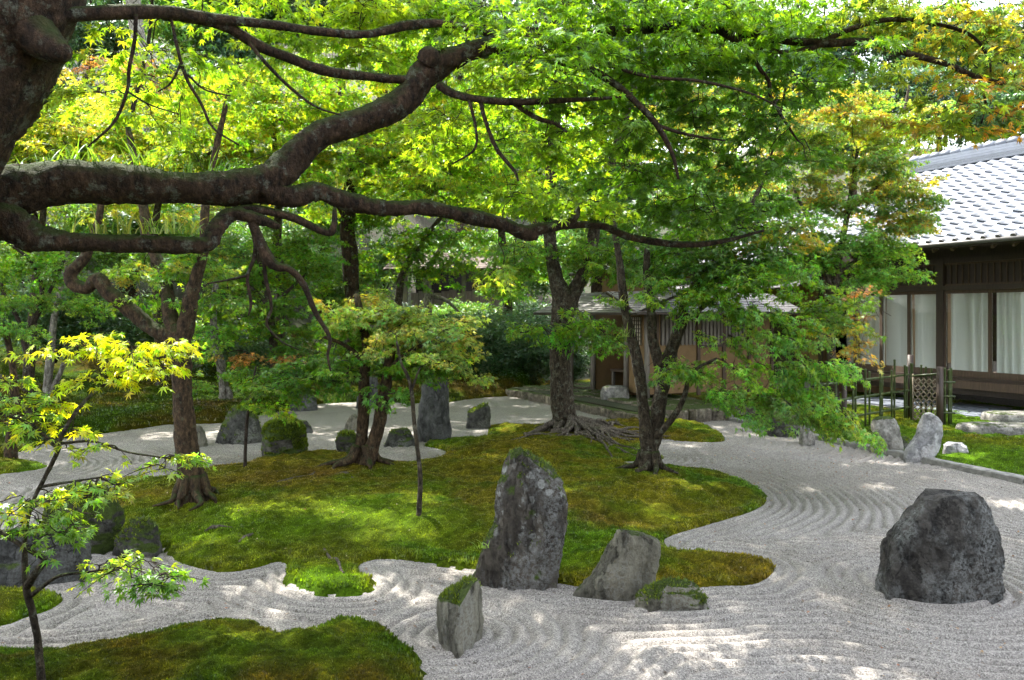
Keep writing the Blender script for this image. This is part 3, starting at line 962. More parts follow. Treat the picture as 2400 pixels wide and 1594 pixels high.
stone('low flat stone half under moss at the foot of the leaning schist',
      [(1357, 1588, 1618), (1364, 1545, 1634), (1382, 1510, 1648), (1405, 1484, 1660), (1432, 1477, 1668)],
      'mossy_schist', k=0.45, seed=21, cuts=6, amp=0.12, fuzz=4000)
stone('large dark rugged boulder standing in open gravel at the right',
      [(1152, 2205, 2282), (1160, 2158, 2304), (1178, 2146, 2314), (1220, 2122, 2330), (1262, 2098, 2340), (1280, 2092, 2345), (1320, 2079, 2342), (1370, 2067, 2336), (1416, 2058, 2333)],
      'black', k=0.62, expo=3.6, seed=31, cuts=12, amp=0.11, stria=1.2, levels=80, ring=110)
stone('tall dark standing stone at the far gravel behind the thin sapling',
      [(884, 1002, 1018), (898, 992, 1040), (912, 988, 1046), (930, 985, 1050), (960, 980, 1050), (985, 977, 1055), (1010, 975, 1057), (1037, 974, 1058)],
      'grey', k=0.55, seed=33, cuts=8, amp=0.15, stria=2)
stone('square grey stone pillar just behind the tall dark standing stone',
      [(857, 1028, 1048), (862, 1026, 1050), (900, 1026, 1051), (960, 1026, 1053), (1000, 1024, 1054)],
      'grey', k=0.8, expo=4, seed=35, cuts=3, amp=0.05)
stone('small slanted stone with green mossy back in the far gravel',
      [(944, 1137, 1145), (954, 1117, 1148), (965, 1097, 1149), (985, 1093, 1150), (1006, 1090, 1150)],
      'halfmoss', k=0.6, seed=39, cuts=6, amp=0.08, fuzz=2500)
stone('round boulder thickly capped with bright green moss',
      [(983, 642, 680), (992, 624, 703), (1008, 617, 712), (1040, 614, 716), (1060, 615, 716), (1076, 618, 716)],
      'capped', k=0.8, expo=2.6, seed=42, cuts=7, amp=0.10, fuzz=9000, fthr=0.15)
stone('big dark sloping boulder with mossy crest left of the green capped one',
      [(950, 545, 568), (958, 536, 588), (980, 527, 600), (1000, 518, 608), (1020, 510, 614), (1042, 503, 616)],
      'halfmoss', k=0.7, seed=48, cuts=8, amp=0.09, fuzz=1800)
stone('pointed grey stone farthest back at the moss bank edge',
      [(912, 712, 722), (920, 698, 732), (935, 685, 740), (950, 679, 743), (965, 676, 745)], 'grey', k=0.8, seed=51, amp=0.08)
stone('pale grey stone peeking out directly behind the moss capped boulder',
      [(968, 655, 675), (980, 640, 690), (1000, 632, 702), (1018, 630, 708)], 'grey', k=0.7, seed=54, amp=0.08)
stone('small low stone right behind the moss capped boulder',
      [(985, 705, 718), (998, 703, 728), (1016, 698, 734)], 'grey', k=0.7, seed=56, amp=0.1)
stone('narrow pale stone half hidden by the left tree trunk',
      [(997, 455, 470), (1010, 450, 478), (1030, 448, 483), (1049, 446, 485)], 'schist', k=0.8, seed=58, amp=0.08)
stone('little round stone with green moss cap beside the twin trunks',
      [(1010, 805, 825), (1018, 790, 834), (1035, 785, 837), (1050, 789, 837), (1065, 796, 833)], 'capped', k=0.8, seed=61, amp=0.12, fuzz=7000, fthr=0.25)
stone('low wide grey stone right of the twin trunks',
      [(1002, 925, 955), (1011, 912, 962), (1030, 906, 970), (1048, 898, 973)], 'halfmoss', k=0.6, seed=64, amp=0.09, fuzz=1200)
stone('small pale knobbly stone behind the little moss capped one',
      [(970, 822, 834), (985, 812, 845), (1011, 806, 850)], 'schist', k=0.8, seed=66, amp=0.13)
stone('blue grey upright stone seen between the twin trunks',
      [(880, 862, 884), (900, 850, 886), (930, 837, 885), (959, 834, 884)], 'grey', k=0.7, seed=68, amp=0.08)
stone('large mossy boulder behind the sapling leaves at the left',
      [(1136, 155, 228), (1150, 124, 262), (1180, 112, 275), (1220, 105, 284), (1260, 107, 291), (1302, 110, 293)], 'capped', k=0.75, seed=71, cuts=9, amp=0.13, fuzz=4000, fthr=0.3)
stone('broad grey boulder cut by the left frame edge',
      [(1236, 25, 150), (1250, -15, 175), (1280, -50, 189), (1320, -70, 196), (1378, -75, 196)], 'grey', k=0.6, seed=74, cuts=9, amp=0.14)
stone('small dark mossy boulder with pale streaks at the gravel inlet',
      [(1212, 312, 345), (1224, 300, 360), (1250, 281, 367), (1270, 268, 371), (1309, 265, 378)], 'mossy', k=0.75, seed=77, cuts=9, amp=0.14, fuzz=5000, fthr=0.3)
stone('squat grey block with a mossy side behind the right kerb',
      [(976, 2062, 2090), (983, 2049, 2099), (1000, 2046, 2104), (1052, 2047, 2113)], 'pale_moss', zg=0.085, k=0.8, expo=3.4, seed=80, amp=0.08)
stone('pale leaning granite stone on the moss lawn by the bamboo gate',
      [(966, 2172, 2186), (975, 2164, 2198), (990, 2158, 2208), (1020, 2148, 2209), (1045, 2129, 2203), (1069, 2116, 2190)], 'pale', zg=0.085, k=0.6, seed=83, cuts=8, amp=0.08)
stone('rounded dark boulder under the drooping maple branches',
      [(962, 1815, 1850), (974, 1799, 1867), (1010, 1795, 1873)], 'mossy', zg=0.1, k=0.8, seed=86, amp=0.07)
stone('short square stone post beside the drooping maple branches',
      [(992, 1877, 1906), (996, 1876, 1907), (1028, 1876, 1907)], 'pale_moss', zg=0.1, k=1.0, expo=6, seed=88, cuts=0, amp=0.015)
stone('small pale stone in the mossy hump right of the granite stone',
      [(1037, 2225, 2255), (1043, 2213, 2262), (1056, 2210, 2266)], 'pale', zg=0.12, k=0.8, seed=90, amp=0.1)
stone('low moss covered stone between the block and the granite stone',
      [(1022, 2100, 2125), (1030, 2095, 2133), (1047, 2092, 2136)], 'mossy', zg=0.085, k=0.8, seed=92, amp=0.1, fuzz=3000)

def slab(label, cx, cy, rx, ry, z0, z1, m, seed, name='stepping_stone', cat='stone', rot=0.0):
    r = np.random.default_rng(seed)
    n = 40
    a = np.arange(n) / n * 2 * np.pi
    rad = 1 + 0.10 * vn(np.stack([np.cos(a) * 1.5 + seed, np.sin(a) * 1.5, a * 0], -1), seed) + 0.05 * vn(np.stack([np.cos(a) * 4 + seed, np.sin(a) * 4, a * 0], -1), seed)
    co, si = math.cos(rot), math.sin(rot)
    def ringp(f, z):
        x, y = np.cos(a) * rx * rad * f, np.sin(a) * ry * rad * f
        return np.stack([cx + x * co - y * si, cy + x * si + y * co, z + 0.012 * vn(np.stack([x * 6, y * 6, x * 0 + z], -1), seed)], -1)
    rings = [ringp(0.97, z0), ringp(1.0, z0 + (z1 - z0) * 0.5), ringp(0.97, z1 - 0.02), ringp(0.90, z1), ringp(0.5, z1 + 0.012)]
    v = np.vstack(rings + [[[cx, cy, z1 + 0.014]]])
    k = len(rings)
    q = [(i * n + j, i * n + (j + 1) % n, (i + 1) * n + (j + 1) % n, (i + 1) * n + j) for i in range(k - 1) for j in range(n)]
    t = [((k - 1) * n + j, (k - 1) * n + (j + 1) % n, k * n) for j in range(n)]
    loc = np.array([cx, cy, z0])
    o = MB().add(v - loc, t, q).build(name, SM_[m])
    o.location = loc
    return tag(o, label, cat)
p = G(2395, 972, .25); slab('thick rounded stepping stone against the right frame edge', p[0], p[1], 0.62, 0.35, 0.05, 0.28, 'step', 5, rot=-0.3)
p = G(2370, 1000, .2); slab('broad flat stepping stone before the timber hall', p[0], p[1], 0.75, 0.3, 0.05, 0.235, 'step', 6, rot=-0.25)
# ------------------------------------------------------------------ timber hall on the right
HO = np.array([9.5, 14.9, 0.0])
RZ = math.atan2(-0.901, 0.432)
HG = 0.12
FL = 0.74
def lb(parent, name, a, b, m, smooth=False):
    """one box part given in the frame of the hall (x along the facade, y inwards)"""
    return MB().box(a, b).build(name, M[m], parent, smooth, local=True)

hall = thing('timber_hall', 'long timber hall with curtained glass doors under a silver tiled roof', 'building', HO, RZ)
posts = [-4.52, -1.67, 1.42]
mull = [-3.82, -3.12, -2.42, -0.64, 0.38]
S0, S1 = -4.6, 2.6
for s in posts:
    lb(hall, 'post', (s - 0.075, -0.075, 0.16), (s + 0.075, 0.075, 3.12), 'wood_dark')
    lb(hall, 'post_stone', (s - 0.14, -0.14, 0.02), (s + 0.14, 0.14, 0.16), 'kerb')
lb(hall, 'lintel', (S0, -0.095, 2.47), (S1, 0.05, 2.56), 'wood_dark')
lb(hall, 'transom_beam', (S0, -0.06, 3.02), (S1, 0.06, 3.12), 'wood_dark')
lb(hall, 'upper_wall', (S0, -0.02, 3.12), (S1, 0.05, 3.75), 'wood_dark')
lb(hall, 'threshold', (S0, -0.10, FL - 0.06), (S1, 0.12, FL), 'wood_dark')
lb(hall, 'sill_board', (S0, -0.17, FL - 0.22), (S1, -0.102, FL - 0.063), 'wood_brown')
lb(hall, 'floor_beam', (S0, -0.06, 0.40), (S1, 0.06, FL - 0.222), 'wood_dark')
lb(hall, 'floor', (S0, 0.121, FL - 0.1), (S1, 6.2, FL - 0.02), 'wood_brown')
for s in posts:
    lb(hall, 'post', (s - 0.07, 6.0, 0.1), (s + 0.07, 6.14, 3.5), 'wood_dark')
lb(hall, 'end_wall', (S0 - 0.06, 0.08, 0.02), (S0, 7.2, 3.3), 'ochre')
# glass doors: one frame, pane and curtain for each bay
edges = sorted(posts + mull) + [S1]
for a, b in zip(edges[:-1], edges[1:]):
    a_ = a + (0.076 if a in posts else 0.0)
    b_ = b - (0.076 if b in posts else 0.0)
    dr = MB()
    dr.box((a_ + 0.002, -0.03, FL + 0.002), (a_ + 0.036, 0.012, 2.468)).box((b_ - 0.036, -0.03, FL + 0.002), (b_ - 0.002, 0.012, 2.468))
    dr.box((a_ + 0.037, -0.029, FL + 0.002), (b_ - 0.037, 0.011, FL + 0.13)).box((a_ + 0.037, -0.029, 2.40), (b_ - 0.037, 0.011, 2.467))
    d = dr.build('glass_door', M['wood_brown'], hall, False, local=True)
    MB().box((a_ + 0.037, -0.012, FL + 0.131), (b_ - 0.037, -0.006, 2.399)).build('pane', M['glass'], d, False, local=True)
    # pleated curtain
    n = 150
    x = np.linspace(a_ + 0.02, b_ - 0.02, n)
    ph = np.cumsum(1.0 + 0.8 * vn(np.stack([x * 3.0, x * 0, x * 0], -1), 5)) / n * (b_ - a_) * 26
    zz = np.linspace(FL + 0.03, 2.44, 9)
    v = []
    for i, z in enumerate(zz):
        t = (z - zz[0]) / (zz[-1] - zz[0])
        fold = np.sin(ph + 0.9 * (1 - t) * np.sin(x * 7)) 
        fold = np.sign(fold) * np.abs(fold) ** 0.6
        v.append(np.stack([x + 0.01 * np.cos(ph), 0.11 + 0.042 * fold * (0.55 + 0.45 * t), np.full(n, z)], -1))
    i = np.arange(8)[:, None] * n
    j = np.arange(n - 1)[None]
    q = np.stack([i + j, i + j + 1, i + n + j + 1, i + n + j], -1).reshape(-1, 4)
    MB().add(np.vstack(v), quads=q).build('curtain', M['curtain'], hall, True, local=True)
# lattice over the doors
for a, b in zip([S0, -4.445, -1.595], [-4.6, -1.745, 1.345]):
    if b < a: continue
    lat = MB()
    k = int((b - a) / 0.125)
    lat.box((a, -0.025, 2.561), (b, 0.0, 2.60))
    lo = lat.build('transom_lattice', M['wood_brown'], hall, False, local=True)
    lb(lo, 'top_rail', (a, -0.025, 2.98), (b, 0.0, 3.019), 'wood_brown')
    for i in range(1, k):
        s = a + (b - a) * i / k
        MB().box((s - 0.011, -0.022, 2.601), (s + 0.011, -0.004, 2.979)).build('slat', M['wood_brown'], lo, False, local=True)
    lb(hall, 'lattice_board', (a, 0.02, 2.562), (b, 0.035, 3.018), 'wood_dark')
# roof
EAVE_Y, EAVE_Z, RID_Y, RID_Z = -1.2, 3.36, 2.5, 5.48
sl = (RID_Z - EAVE_Z) / (RID_Y - EAVE_Y)
ang = math.atan(sl)
RS0, RS1 = -4.3, 3.0
roof = MB()
roof.add([(RS0, EAVE_Y, EAVE_Z - 0.05), (RS1, EAVE_Y, EAVE_Z - 0.05), (RS1, RID_Y, RID_Z - 0.05), (RS0, RID_Y, RID_Z - 0.05),
          (RS0, 2 * RID_Y - EAVE_Y, EAVE_Z - 0.05), (RS1, 2 * RID_Y - EAVE_Y, EAVE_Z - 0.05)], quads=[(0, 1, 2, 3), (3, 2, 5, 4)])
roof.add([(RS0, EAVE_Y, EAVE_Z - 0.14), (RS1, EAVE_Y, EAVE_Z - 0.14), (RS1, RID_Y, RID_Z - 0.14), (RS0, RID_Y, RID_Z - 0.14),
          (RS0, 2 * RID_Y - EAVE_Y, EAVE_Z - 0.14), (RS1, 2 * RID_Y - EAVE_Y, EAVE_Z - 0.14)], quads=[(3, 2, 1, 0), (4, 5, 2, 3)])
roof.add([(RS0, EAVE_Y, EAVE_Z - 0.14), (RS1, EAVE_Y, EAVE_Z - 0.14), (RS1, EAVE_Y, EAVE_Z - 0.05), (RS0, EAVE_Y, EAVE_Z - 0.05)], quads=[(0, 1, 2, 3)])
roof_o = roof.build('roof', M['wood_dark'], hall, False, local=True)
for i in range(19):
    s = RS0 + 0.2 + i * 0.385
    MB().bar((s, EAVE_Y + 0.06, EAVE_Z - 0.17), (s, 0.0, EAVE_Z - 0.17 + sl * (-EAVE_Y - 0.06)), 0.05, 0.06).build('rafter', M['wood_brown'], roof_o, False, local=True)
MB().tube([(RS0, EAVE_Y - 0.05, EAVE_Z - 0.06), (RS1, EAVE_Y - 0.05, EAVE_Z - 0.06)], 0.045, 10).build('gutter', M['gutter'], roof_o, True, local=True)
def tile_mesh(w=0.29, l=0.30):
    n = 9
    x = np.linspace(0, w, n)
    t = x / w
    zc = 0.030 * np.cos(np.clip(t / 0.42, 0, 1) * np.pi) + 0.0
    zc = np.where(t < 0.42, 0.036 * np.cos(t / 0.42 * np.pi / 1.0) * 0.5 + 0.012, -0.006 - 0.016 * np.sin((t - 0.42) / 0.58 * np.pi))
    zc = zc + np.where(t > 0.9, (t - 0.9) * 0.25, 0)
    th = 0.020
    f = np.stack([x, np.zeros(n), zc + 0.030], -1)          # front lip, raised on the tile below
    b = np.stack([x, np.full(n, l), zc], -1)
    u = f - [0, 0, th]
    v = np.vstack([f, b, u])
    q = [(i, i + 1, n + i + 1, n + i) for i in range(n - 1)] + [(2 * n + i, 2 * n + i + 1, i + 1, i) for i in range(n - 1)]
    q += [(0, n, n, 2 * n)][:0]
    return v, q
tv, tq = tile_mesh()
EXPO, TW = 0.262, 0.272
L_ = math.hypot(RID_Y - EAVE_Y, RID_Z - EAVE_Z)
nrow, ncol = int(L_ / EXPO), int((RS1 - RS0) / TW)
ca_, sa_ = math.cos(ang), math.sin(ang)
def tile_at(i, j):
    s = RS1 - (j + 1) * TW
    return np.array([s, EAVE_Y - 0.05 + i * EXPO * ca_, EAVE_Z - 0.03 + i * EXPO * sa_])
Rm = np.array([[1, 0, 0], [0, ca_, -sa_], [0, sa_, ca_]])
tm = MB().add(tv @ Rm.T, quads=tq)
first = tm.build('roof_tile', M['tile'], roof_o, True, local=True)
rest = MB()
# the tiles that show largest are parts, the others one piece
cand = []
for i in range(nrow + 1):
    for j in range(ncol):
        o_ = tile_at(i, j)
        wx = HO[0] + 0.432 * o_[0] + 0.901 * o_[1]
        wy = HO[1] - 0.901 * o_[0] + 0.432 * o_[1]
        px = 1200 + F * wx / wy
        vis = 2150 < px < 2420
        cand.append((0 if vis else 1, wy, i, j))
cand.sort()
done = False
for n_, (_, _, i, j) in enumerate(cand):
    o_ = tile_at(i, j) + np.array([random.uniform(-.004, .004), random.uniform(-.004, .004), random.uniform(-.003, .003)])
    if n_ < 300:
        if n_ == 0: t_ = first
        else: t_ = put('roof_tile', first.data, roof_o, True)
        t_.location = o_
        t_.rotation_euler = (random.uniform(-.03, .03), random.uniform(-.025, .025), random.uniform(-.02, .02))
    else:
        rest.add(tv @ Rm.T + o_, quads=tq)
tag(rest.build('roof_tiles', M['tile'], roof_o, True, local=True), kind='stuff')
# round-faced eave ends
for j in range(ncol):
    o_ = tile_at(0, j) + np.array([0.055, -0.012, 0.012])
    e_ = MB().tube([o_ + [0, -0.015, -0.008], o_ + [0, 0.03, 0.012]], [0.048, 0.05], 12).build('eave_tile', M['gutter'], roof_o, False, local=True)
# ridge: stacked courses under a row of half-round caps
for k in range(5):
    w = 0.17 - 0.012 * k
    lb(roof_o, 'ridge_course', (RS0, RID_Y - w, RID_Z - 0.05 + 0.062 * k), (RS1, RID_Y + w, RID_Z + 0.006 + 0.062 * k), 'tile')
k = 0
s = RS0
while s < RS1:
    MB().tube([(s, RID_Y, RID_Z + 0.27), (s + 0.05, RID_Y, RID_Z + 0.30), (s + 0.27, RID_Y, RID_Z + 0.285)], [0.10, 0.105, 0.088], 12).build('ridge_cap', M['tile'], roof_o, True, local=True)
    s += 0.27

# slate paving in front of the hall
r_ = random.Random(4)
pave = thing('slate_paving', 'blue slate flagstones in front of the hall veranda', 'paving', HO, RZ)
lb(pave, 'bedding', (-3.4, -1.25, -0.05), (2.6, 0.9, 0.13), 'kerb')
y = -1.22
while y < 0.3:
    d = r_.uniform(0.22, 0.34)
    s = -3.38 + r_.uniform(0, 0.2)
    while s < 2.5:
        w = r_.uniform(0.3, 0.62)
        h = 0.15 + r_.uniform(-0.004, 0.006)
        j = [r_.uniform(0, 0.03) for _ in range(8)]
        v = [(s + j[0], y + j[1], h), (s + w - 0.02 - j[2], y + j[3], h), (s + w - 0.02 - j[4], y + d - 0.02 - j[5], h), (s + j[6], y + d - 0.02 - j[7], h)]
        MB().add(v + [(a, b, 0.10) for a, b, _ in v], quads=[(0, 1, 2, 3), (4, 5, 1, 0), (5, 6, 2, 1), (6, 7, 3, 2), (7, 4, 0, 3)]).build('flagstone', M['slate'], pave, False, local=True)
        s += w
    y += d

# ------------------------------------------------------------------ ochre wing behind the maples
wing = thing('ochre_wing', 'ochre walled wing with dark posts behind the drooping maple', 'building', HO + [0.432 * -4.75, -0.901 * -4.75, 0], RZ)
W0 = -7.0
lb(wing, 'wall', (W0, 0.0, 0.35), (-0.0, 0.12, 3.1), 'ochre')
lb(wing, 'stone_footing', (W0, -0.06, -0.05), (0.0, 0.18, 0.35), 'kerb')
for s in (-0.08, -1.0, -1.85, -2.9, -3.9, -4.9, -5.9, -6.9):
    lb(wing, 'post', (s - 0.06, -0.04, 0.352), (s + 0.06, 0.0, 3.1), 'wood_dark')
lb(wing, 'lower_beam', (W0, -0.045, 0.75), (0, -0.003, 0.84), 'wood_dark')
lb(wing, 'door_panel', (-1.8, -0.03, 0.352), (-1.05, -0.002, 2.1), 'wood_dark')
lb(wing, 'door_panel', (-3.85, -0.03, 0.352), (-2.96, -0.002, 2.1), 'wood_dark')
def shingle_roof(parent, name, x0, x1, ye, ze, yt, zt, n=11, m='shingle'):
    e = MB()
    dy, dz = (yt - ye), (zt - ze)
    e.add([(x0, ye, ze - 0.05), (x1, ye, ze - 0.05), (x1, yt, zt - 0.05), (x0, yt, zt - 0.05), (x0, ye, ze - 0.015), (x1, ye, ze - 0.015), (x1, yt, zt - 0.015), (x0, yt, zt - 0.015)],
          quads=[(3, 2, 1, 0), (4, 5, 6, 7), (0, 1, 5, 4), (1, 2, 6, 5), (3, 0, 4, 7)])
    o = e.build(name, M['wood_dark'], parent, False, local=True)
    for i in range(n):
        a, b = i / n, min(1, (i + 1.25) / n)
        m_ = 24
        v = []
        for kx in range(m_ + 1):
            x = x0 + (x1 - x0) * kx / m_
            jz = random.uniform(-0.004, 0.004); jy = random.uniform(-0.012, 0.012)
            v += [(x, ye + dy * a + jy - 0.012, ze + dz * a + 0.014 + jz), (x, ye + dy * a + jy - 0.012, ze + dz * a - 0.006 + jz), (x, ye + dy * b, ze + dz * b + 0.0)]
        q = [(kx * 3, kx * 3 + 3, kx * 3 + 5, kx * 3 + 2) for kx in range(m_)] + [(kx * 3 + 1, kx * 3 + 4, kx * 3 + 3, kx * 3) for kx in range(m_)]
        MB().add(v, quads=q).build('shingle_course', M[m], o, False, local=True)
    return o
shingle_roof(wing, 'shingle_roof', W0, 0.1, -1.0, 2.62, 0.0, 3.05, 9)
# its tiled upper roof: courses of tiles
ur = MB().add([(W0, -0.7, 3.32), (0.1, -0.7, 3.32), (0.1, 2.4, 4.9), (W0, 2.4, 4.9), (W0, 5.5, 3.32), (0.1, 5.5, 3.32)], quads=[(0, 1, 2, 3), (3, 2, 5, 4)]).build('upper_roof', M['wood_dark'], wing, False, local=True)
lb(wing, 'upper_wall', (W0, 0.001, 3.1), (0, 0.1, 3.6), 'wood_dark')
ang2 = math.atan2(1.58, 3.1)
Rm2 = np.array([[1, 0, 0], [0, math.cos(ang2), -math.sin(ang2)], [0, math.sin(ang2), math.cos(ang2)]])
for i in range(13):
    mb = MB()
    for j in range(26):
        mb.add(tv @ Rm2.T + [W0 + j * TW, -0.75 + i * EXPO * math.cos(ang2), 3.33 + i * EXPO * math.sin(ang2)], quads=tq)
    mb.build('tile_course', M['tile'], ur, True, local=True)

# ------------------------------------------------------------------ waiting arbour
AO = np.array([2.75, 16.4, 0.0])
arb = thing('waiting_arbour', 'ochre waiting arbour with shingle roof, lattice window and open bench porch', 'building', AO, RZ)
PZ = 0.26
for s in (0.0, -0.75, -2.1, -3.1):
    MB().tube([(s, 0, PZ - 0.02), (s + 0.01, 0.0, 1.1), (s, 0, 2.05)], [0.062, 0.055, 0.052], 10, rough=0.05, seed=3).build('post', M['wood_grey'], arb, True, local=True)
    MB().tube([(s, 0, 0.1), (s, 0, PZ + 0.015)], [0.14, 0.11], 12, rough=0.1, seed=int(9 + s * 3)).build('post_stone', SM_['ledge'], arb, True, local=True)
lb(arb, 'wall', (-0.72, 0.03, PZ + 0.08), (-0.02, 0.1, 2.3), 'ochre')
lb(arb, 'side_wall', (-0.10, 0.101, PZ + 0.08), (-0.02, 3.4, 2.3), 'ochre')
lb(arb, 'back_wall', (-3.1, 1.05, PZ), (-0.11, 1.12, 2.3), 'ochre')
lb(arb, 'porch_end_wall', (-2.16, 0.05, PZ), (-2.1, 1.049, 2.1), 'ochre')
lb(arb, 'porch_inner_wall', (-0.80, 0.06, PZ), (-0.73, 1.049, 2.1), 'ochre')
pw = lb(arb, 'paper_panel', (-1.35, 1.01, PZ + 0.55), (-0.82, 1.045, 1.75), 'cream')
lb(pw, 'panel_frame', (-1.41, 1.0, PZ + 0.5), (-1.352, 1.048, 1.8), 'wood_dark')
bench = lb(arb, 'bench_seat', (-2.08, 0.45, PZ + 0.42), (-0.82, 1.0, PZ + 0.47), 'wood_brown')
for x_ in (-2.02, -1.45, -0.88):
    lb(bench, 'bench_leg', (x_ - 0.03, 0.47, PZ), (x_ + 0.03, 0.53, PZ + 0.419), 'wood_grey')
lb(arb, 'eave_beam', (-3.3, -0.06, 1.98), (0.05, 0.06, 2.09), 'wood_brown')
# lattice window
win = lb(arb, 'lattice_window', (-0.60, 0.018, 1.35), (-0.22, 0.029, 1.93), 'cream')
for i in range(6):
    x_ = -0.60 + 0.38 * i / 5
    lb(win, 'slat', (x_ - 0.009, -0.004, 1.35), (x_ + 0.009, 0.0075, 1.93), 'wood_brown')
for i in range(8):
    z_ = 1.35 + 0.58 * i / 7
    lb(win, 'slat', (-0.60, 0.0085, z_ - 0.009), (-0.22, 0.0175, z_ + 0.009), 'wood_brown')
# slatted screens on the right-hand wall
for a, b in ((0.35, 1.25), (1.4, 2.6)):
    fr = lb(arb, 'slatted_screen', (-0.018, a, 1.36), (-0.006, b, 1.98), 'wood_dark')
    k = int((b - a) / 0.1)
    for i in range(k):
        y_ = a + 0.05 + (b - a - 0.1) * i / (k - 1)
        lb(fr, 'slat', (-0.004, y_ - 0.03, 1.34), (0.012, y_ + 0.03, 2.0), 'wood_grey')
for y_ in (0.25, 1.32, 2.0, 2.7, 3.35):
    lb(arb, 'wall_post', (-0.018, y_ - 0.04, PZ + 0.02), (0.02 + 0.001 * y_, y_ + 0.04, 2.2), 'wood_brown')
lb(arb, 'screen_rail', (-0.018, 1.36, 1.29), (0.016, 2.66, 1.335), 'wood_dark')
shingle_roof(arb, 'shingle_roof', -3.6, 0.75, -0.75, 2.02, 0.55, 2.50, 12)
# second slope turns the corner
ro = MB()
sr = shingle_roof(arb, 'shingle_roof', 0.0, 4.4, -0.75, 2.02, 0.35, 2.44, 11)
sr.matrix_parent_inverse = Matrix()
sr.rotation_euler = (0, 0, R(90)); sr.location = (-0.02, -0.75, 0.012)
lb(arb, 'gable_wall', (-2.6, 0.56, 2.3), (-0.3, 0.64, 3.0), 'ochre')
g2 = shingle_roof(arb, 'upper_roof', -3.2, 0.35, 0.0, 2.95, 1.5, 3.65, 10)

# stone platform of the arbour
plat = thing('stone_platform', 'flagged stone platform under the waiting arbour', 'platform', AO, RZ)
rp = random.Random(9)
s = -4.2
while s < 1.4:
    w = rp.uniform(0.5, 0.95)
    y = -1.3
    row = 0
    while y < 1.0:
        d = rp.uniform(0.4, 0.7)
        n = 14
        a = np.arange(n) / n * 2 * np.pi
        rr = 1 + 0.12 * np.array([rp.uniform(-1, 1) for _ in range(n)])
        ex = np.sign(np.cos(a)) * np.abs(np.cos(a)) ** 0.6 * w * 0.5 * rr
        ey = np.sign(np.sin(a)) * np.abs(np.sin(a)) ** 0.6 * d * 0.5 * rr
        h = PZ - 0.03 + rp.uniform(-0.02, 0.02) - (0.05 if row == 0 else 0)
        top = np.stack([s + w / 2 + ex * 0.95, y + d / 2 + ey * 0.95, np.full(n, h)], -1)
        mid = np.stack([s + w / 2 + ex, y + d / 2 + ey, np.full(n, h - 0.035)], -1)
        bot = np.stack([s + w / 2 + ex * 0.97, y + d / 2 + ey * 0.97, np.full(n, -0.05)], -1)
        v = np.vstack([top, mid, bot, [[s + w / 2, y + d / 2, h + 0.006]]])
        q = [(n + j, n + (j + 1) % n, (j + 1) % n, j) for j in range(n)] + [(2 * n + j, 2 * n + (j + 1) % n, n + (j + 1) % n, n + j) for j in range(n)]
        t = [(j, (j + 1) % n, 3 * n) for j in range(n)]
        MB().add(v, t, q).build('flagstone', SM_['ledge'], plat, False, local=True)
        y += d * 0.98
        row += 1
    s += w * 0.97
lb(plat, 'packed_earth', (-4.1, -1.1, -0.05), (1.2, 1.0, PZ - 0.06), 'soil')
p = AO + np.array([0.432 * -1.45 - 0.901 * 0.55, -0.901 * -1.45 - 0.432 * 0.55, 0])
stone('blocky step stone in front of the arbour bench', [(903, 1424, 1462), (908, 1412, 1472), (920, 1408, 1474), (935, 1408, 1474)], 'step', zg=PZ - 0.04, k=0.7, expo=4, seed=95, cuts=4, amp=0.05, name='step_stone')

# ------------------------------------------------------------------ old shed on the hillside
def shed():
    d = 25.0
    o = P(1075, 716, d)
    e = thing('hillside_shed', 'weathered open timber shed among trees on the hillside', 'building', o, R(-4))
    lb(e, 'deck', (-1.75, -0.3, -0.14), (1.6, 2.2, 0.0), 'wood_grey')
    lb(e, 'deck_fascia', (-1.75, -0.36, -0.34), (1.6, -0.302, -0.05), 'wood_brown')
    for x in (-1.65, -0.9, 0.18, 1.5):
        lb(e, 'post', (x - 0.06, -0.2, 0.0), (x + 0.06, -0.08, 1.0), 'wood_grey')
        lb(e, 'deck_post', (x - 0.07, -0.1, -2.2), (x + 0.07, 0.02, -0.141), 'wood_brown')
    for i in range(13):
        x = -1.7 + i * 0.25
        lb(e, 'wall_board', (x, 1.0, 0.0), (x + 0.235, 1.03, 0.42 + 0.05 * (i % 3)), 'wood_grey')
    lb(e, 'beam', (-1.8, -0.22, 1.0), (1.7, -0.06, 1.12), 'wood_grey')
    lb(e, 'back_wall', (-1.75, 2.1, 0), (1.6, 2.16, 1.3), 'black_void')
    shingle_roof(e, 'roof', -2.2, 2.0, -0.8, 1.1, 1.4, 1.75, 8, 'wood_brown')
shed()

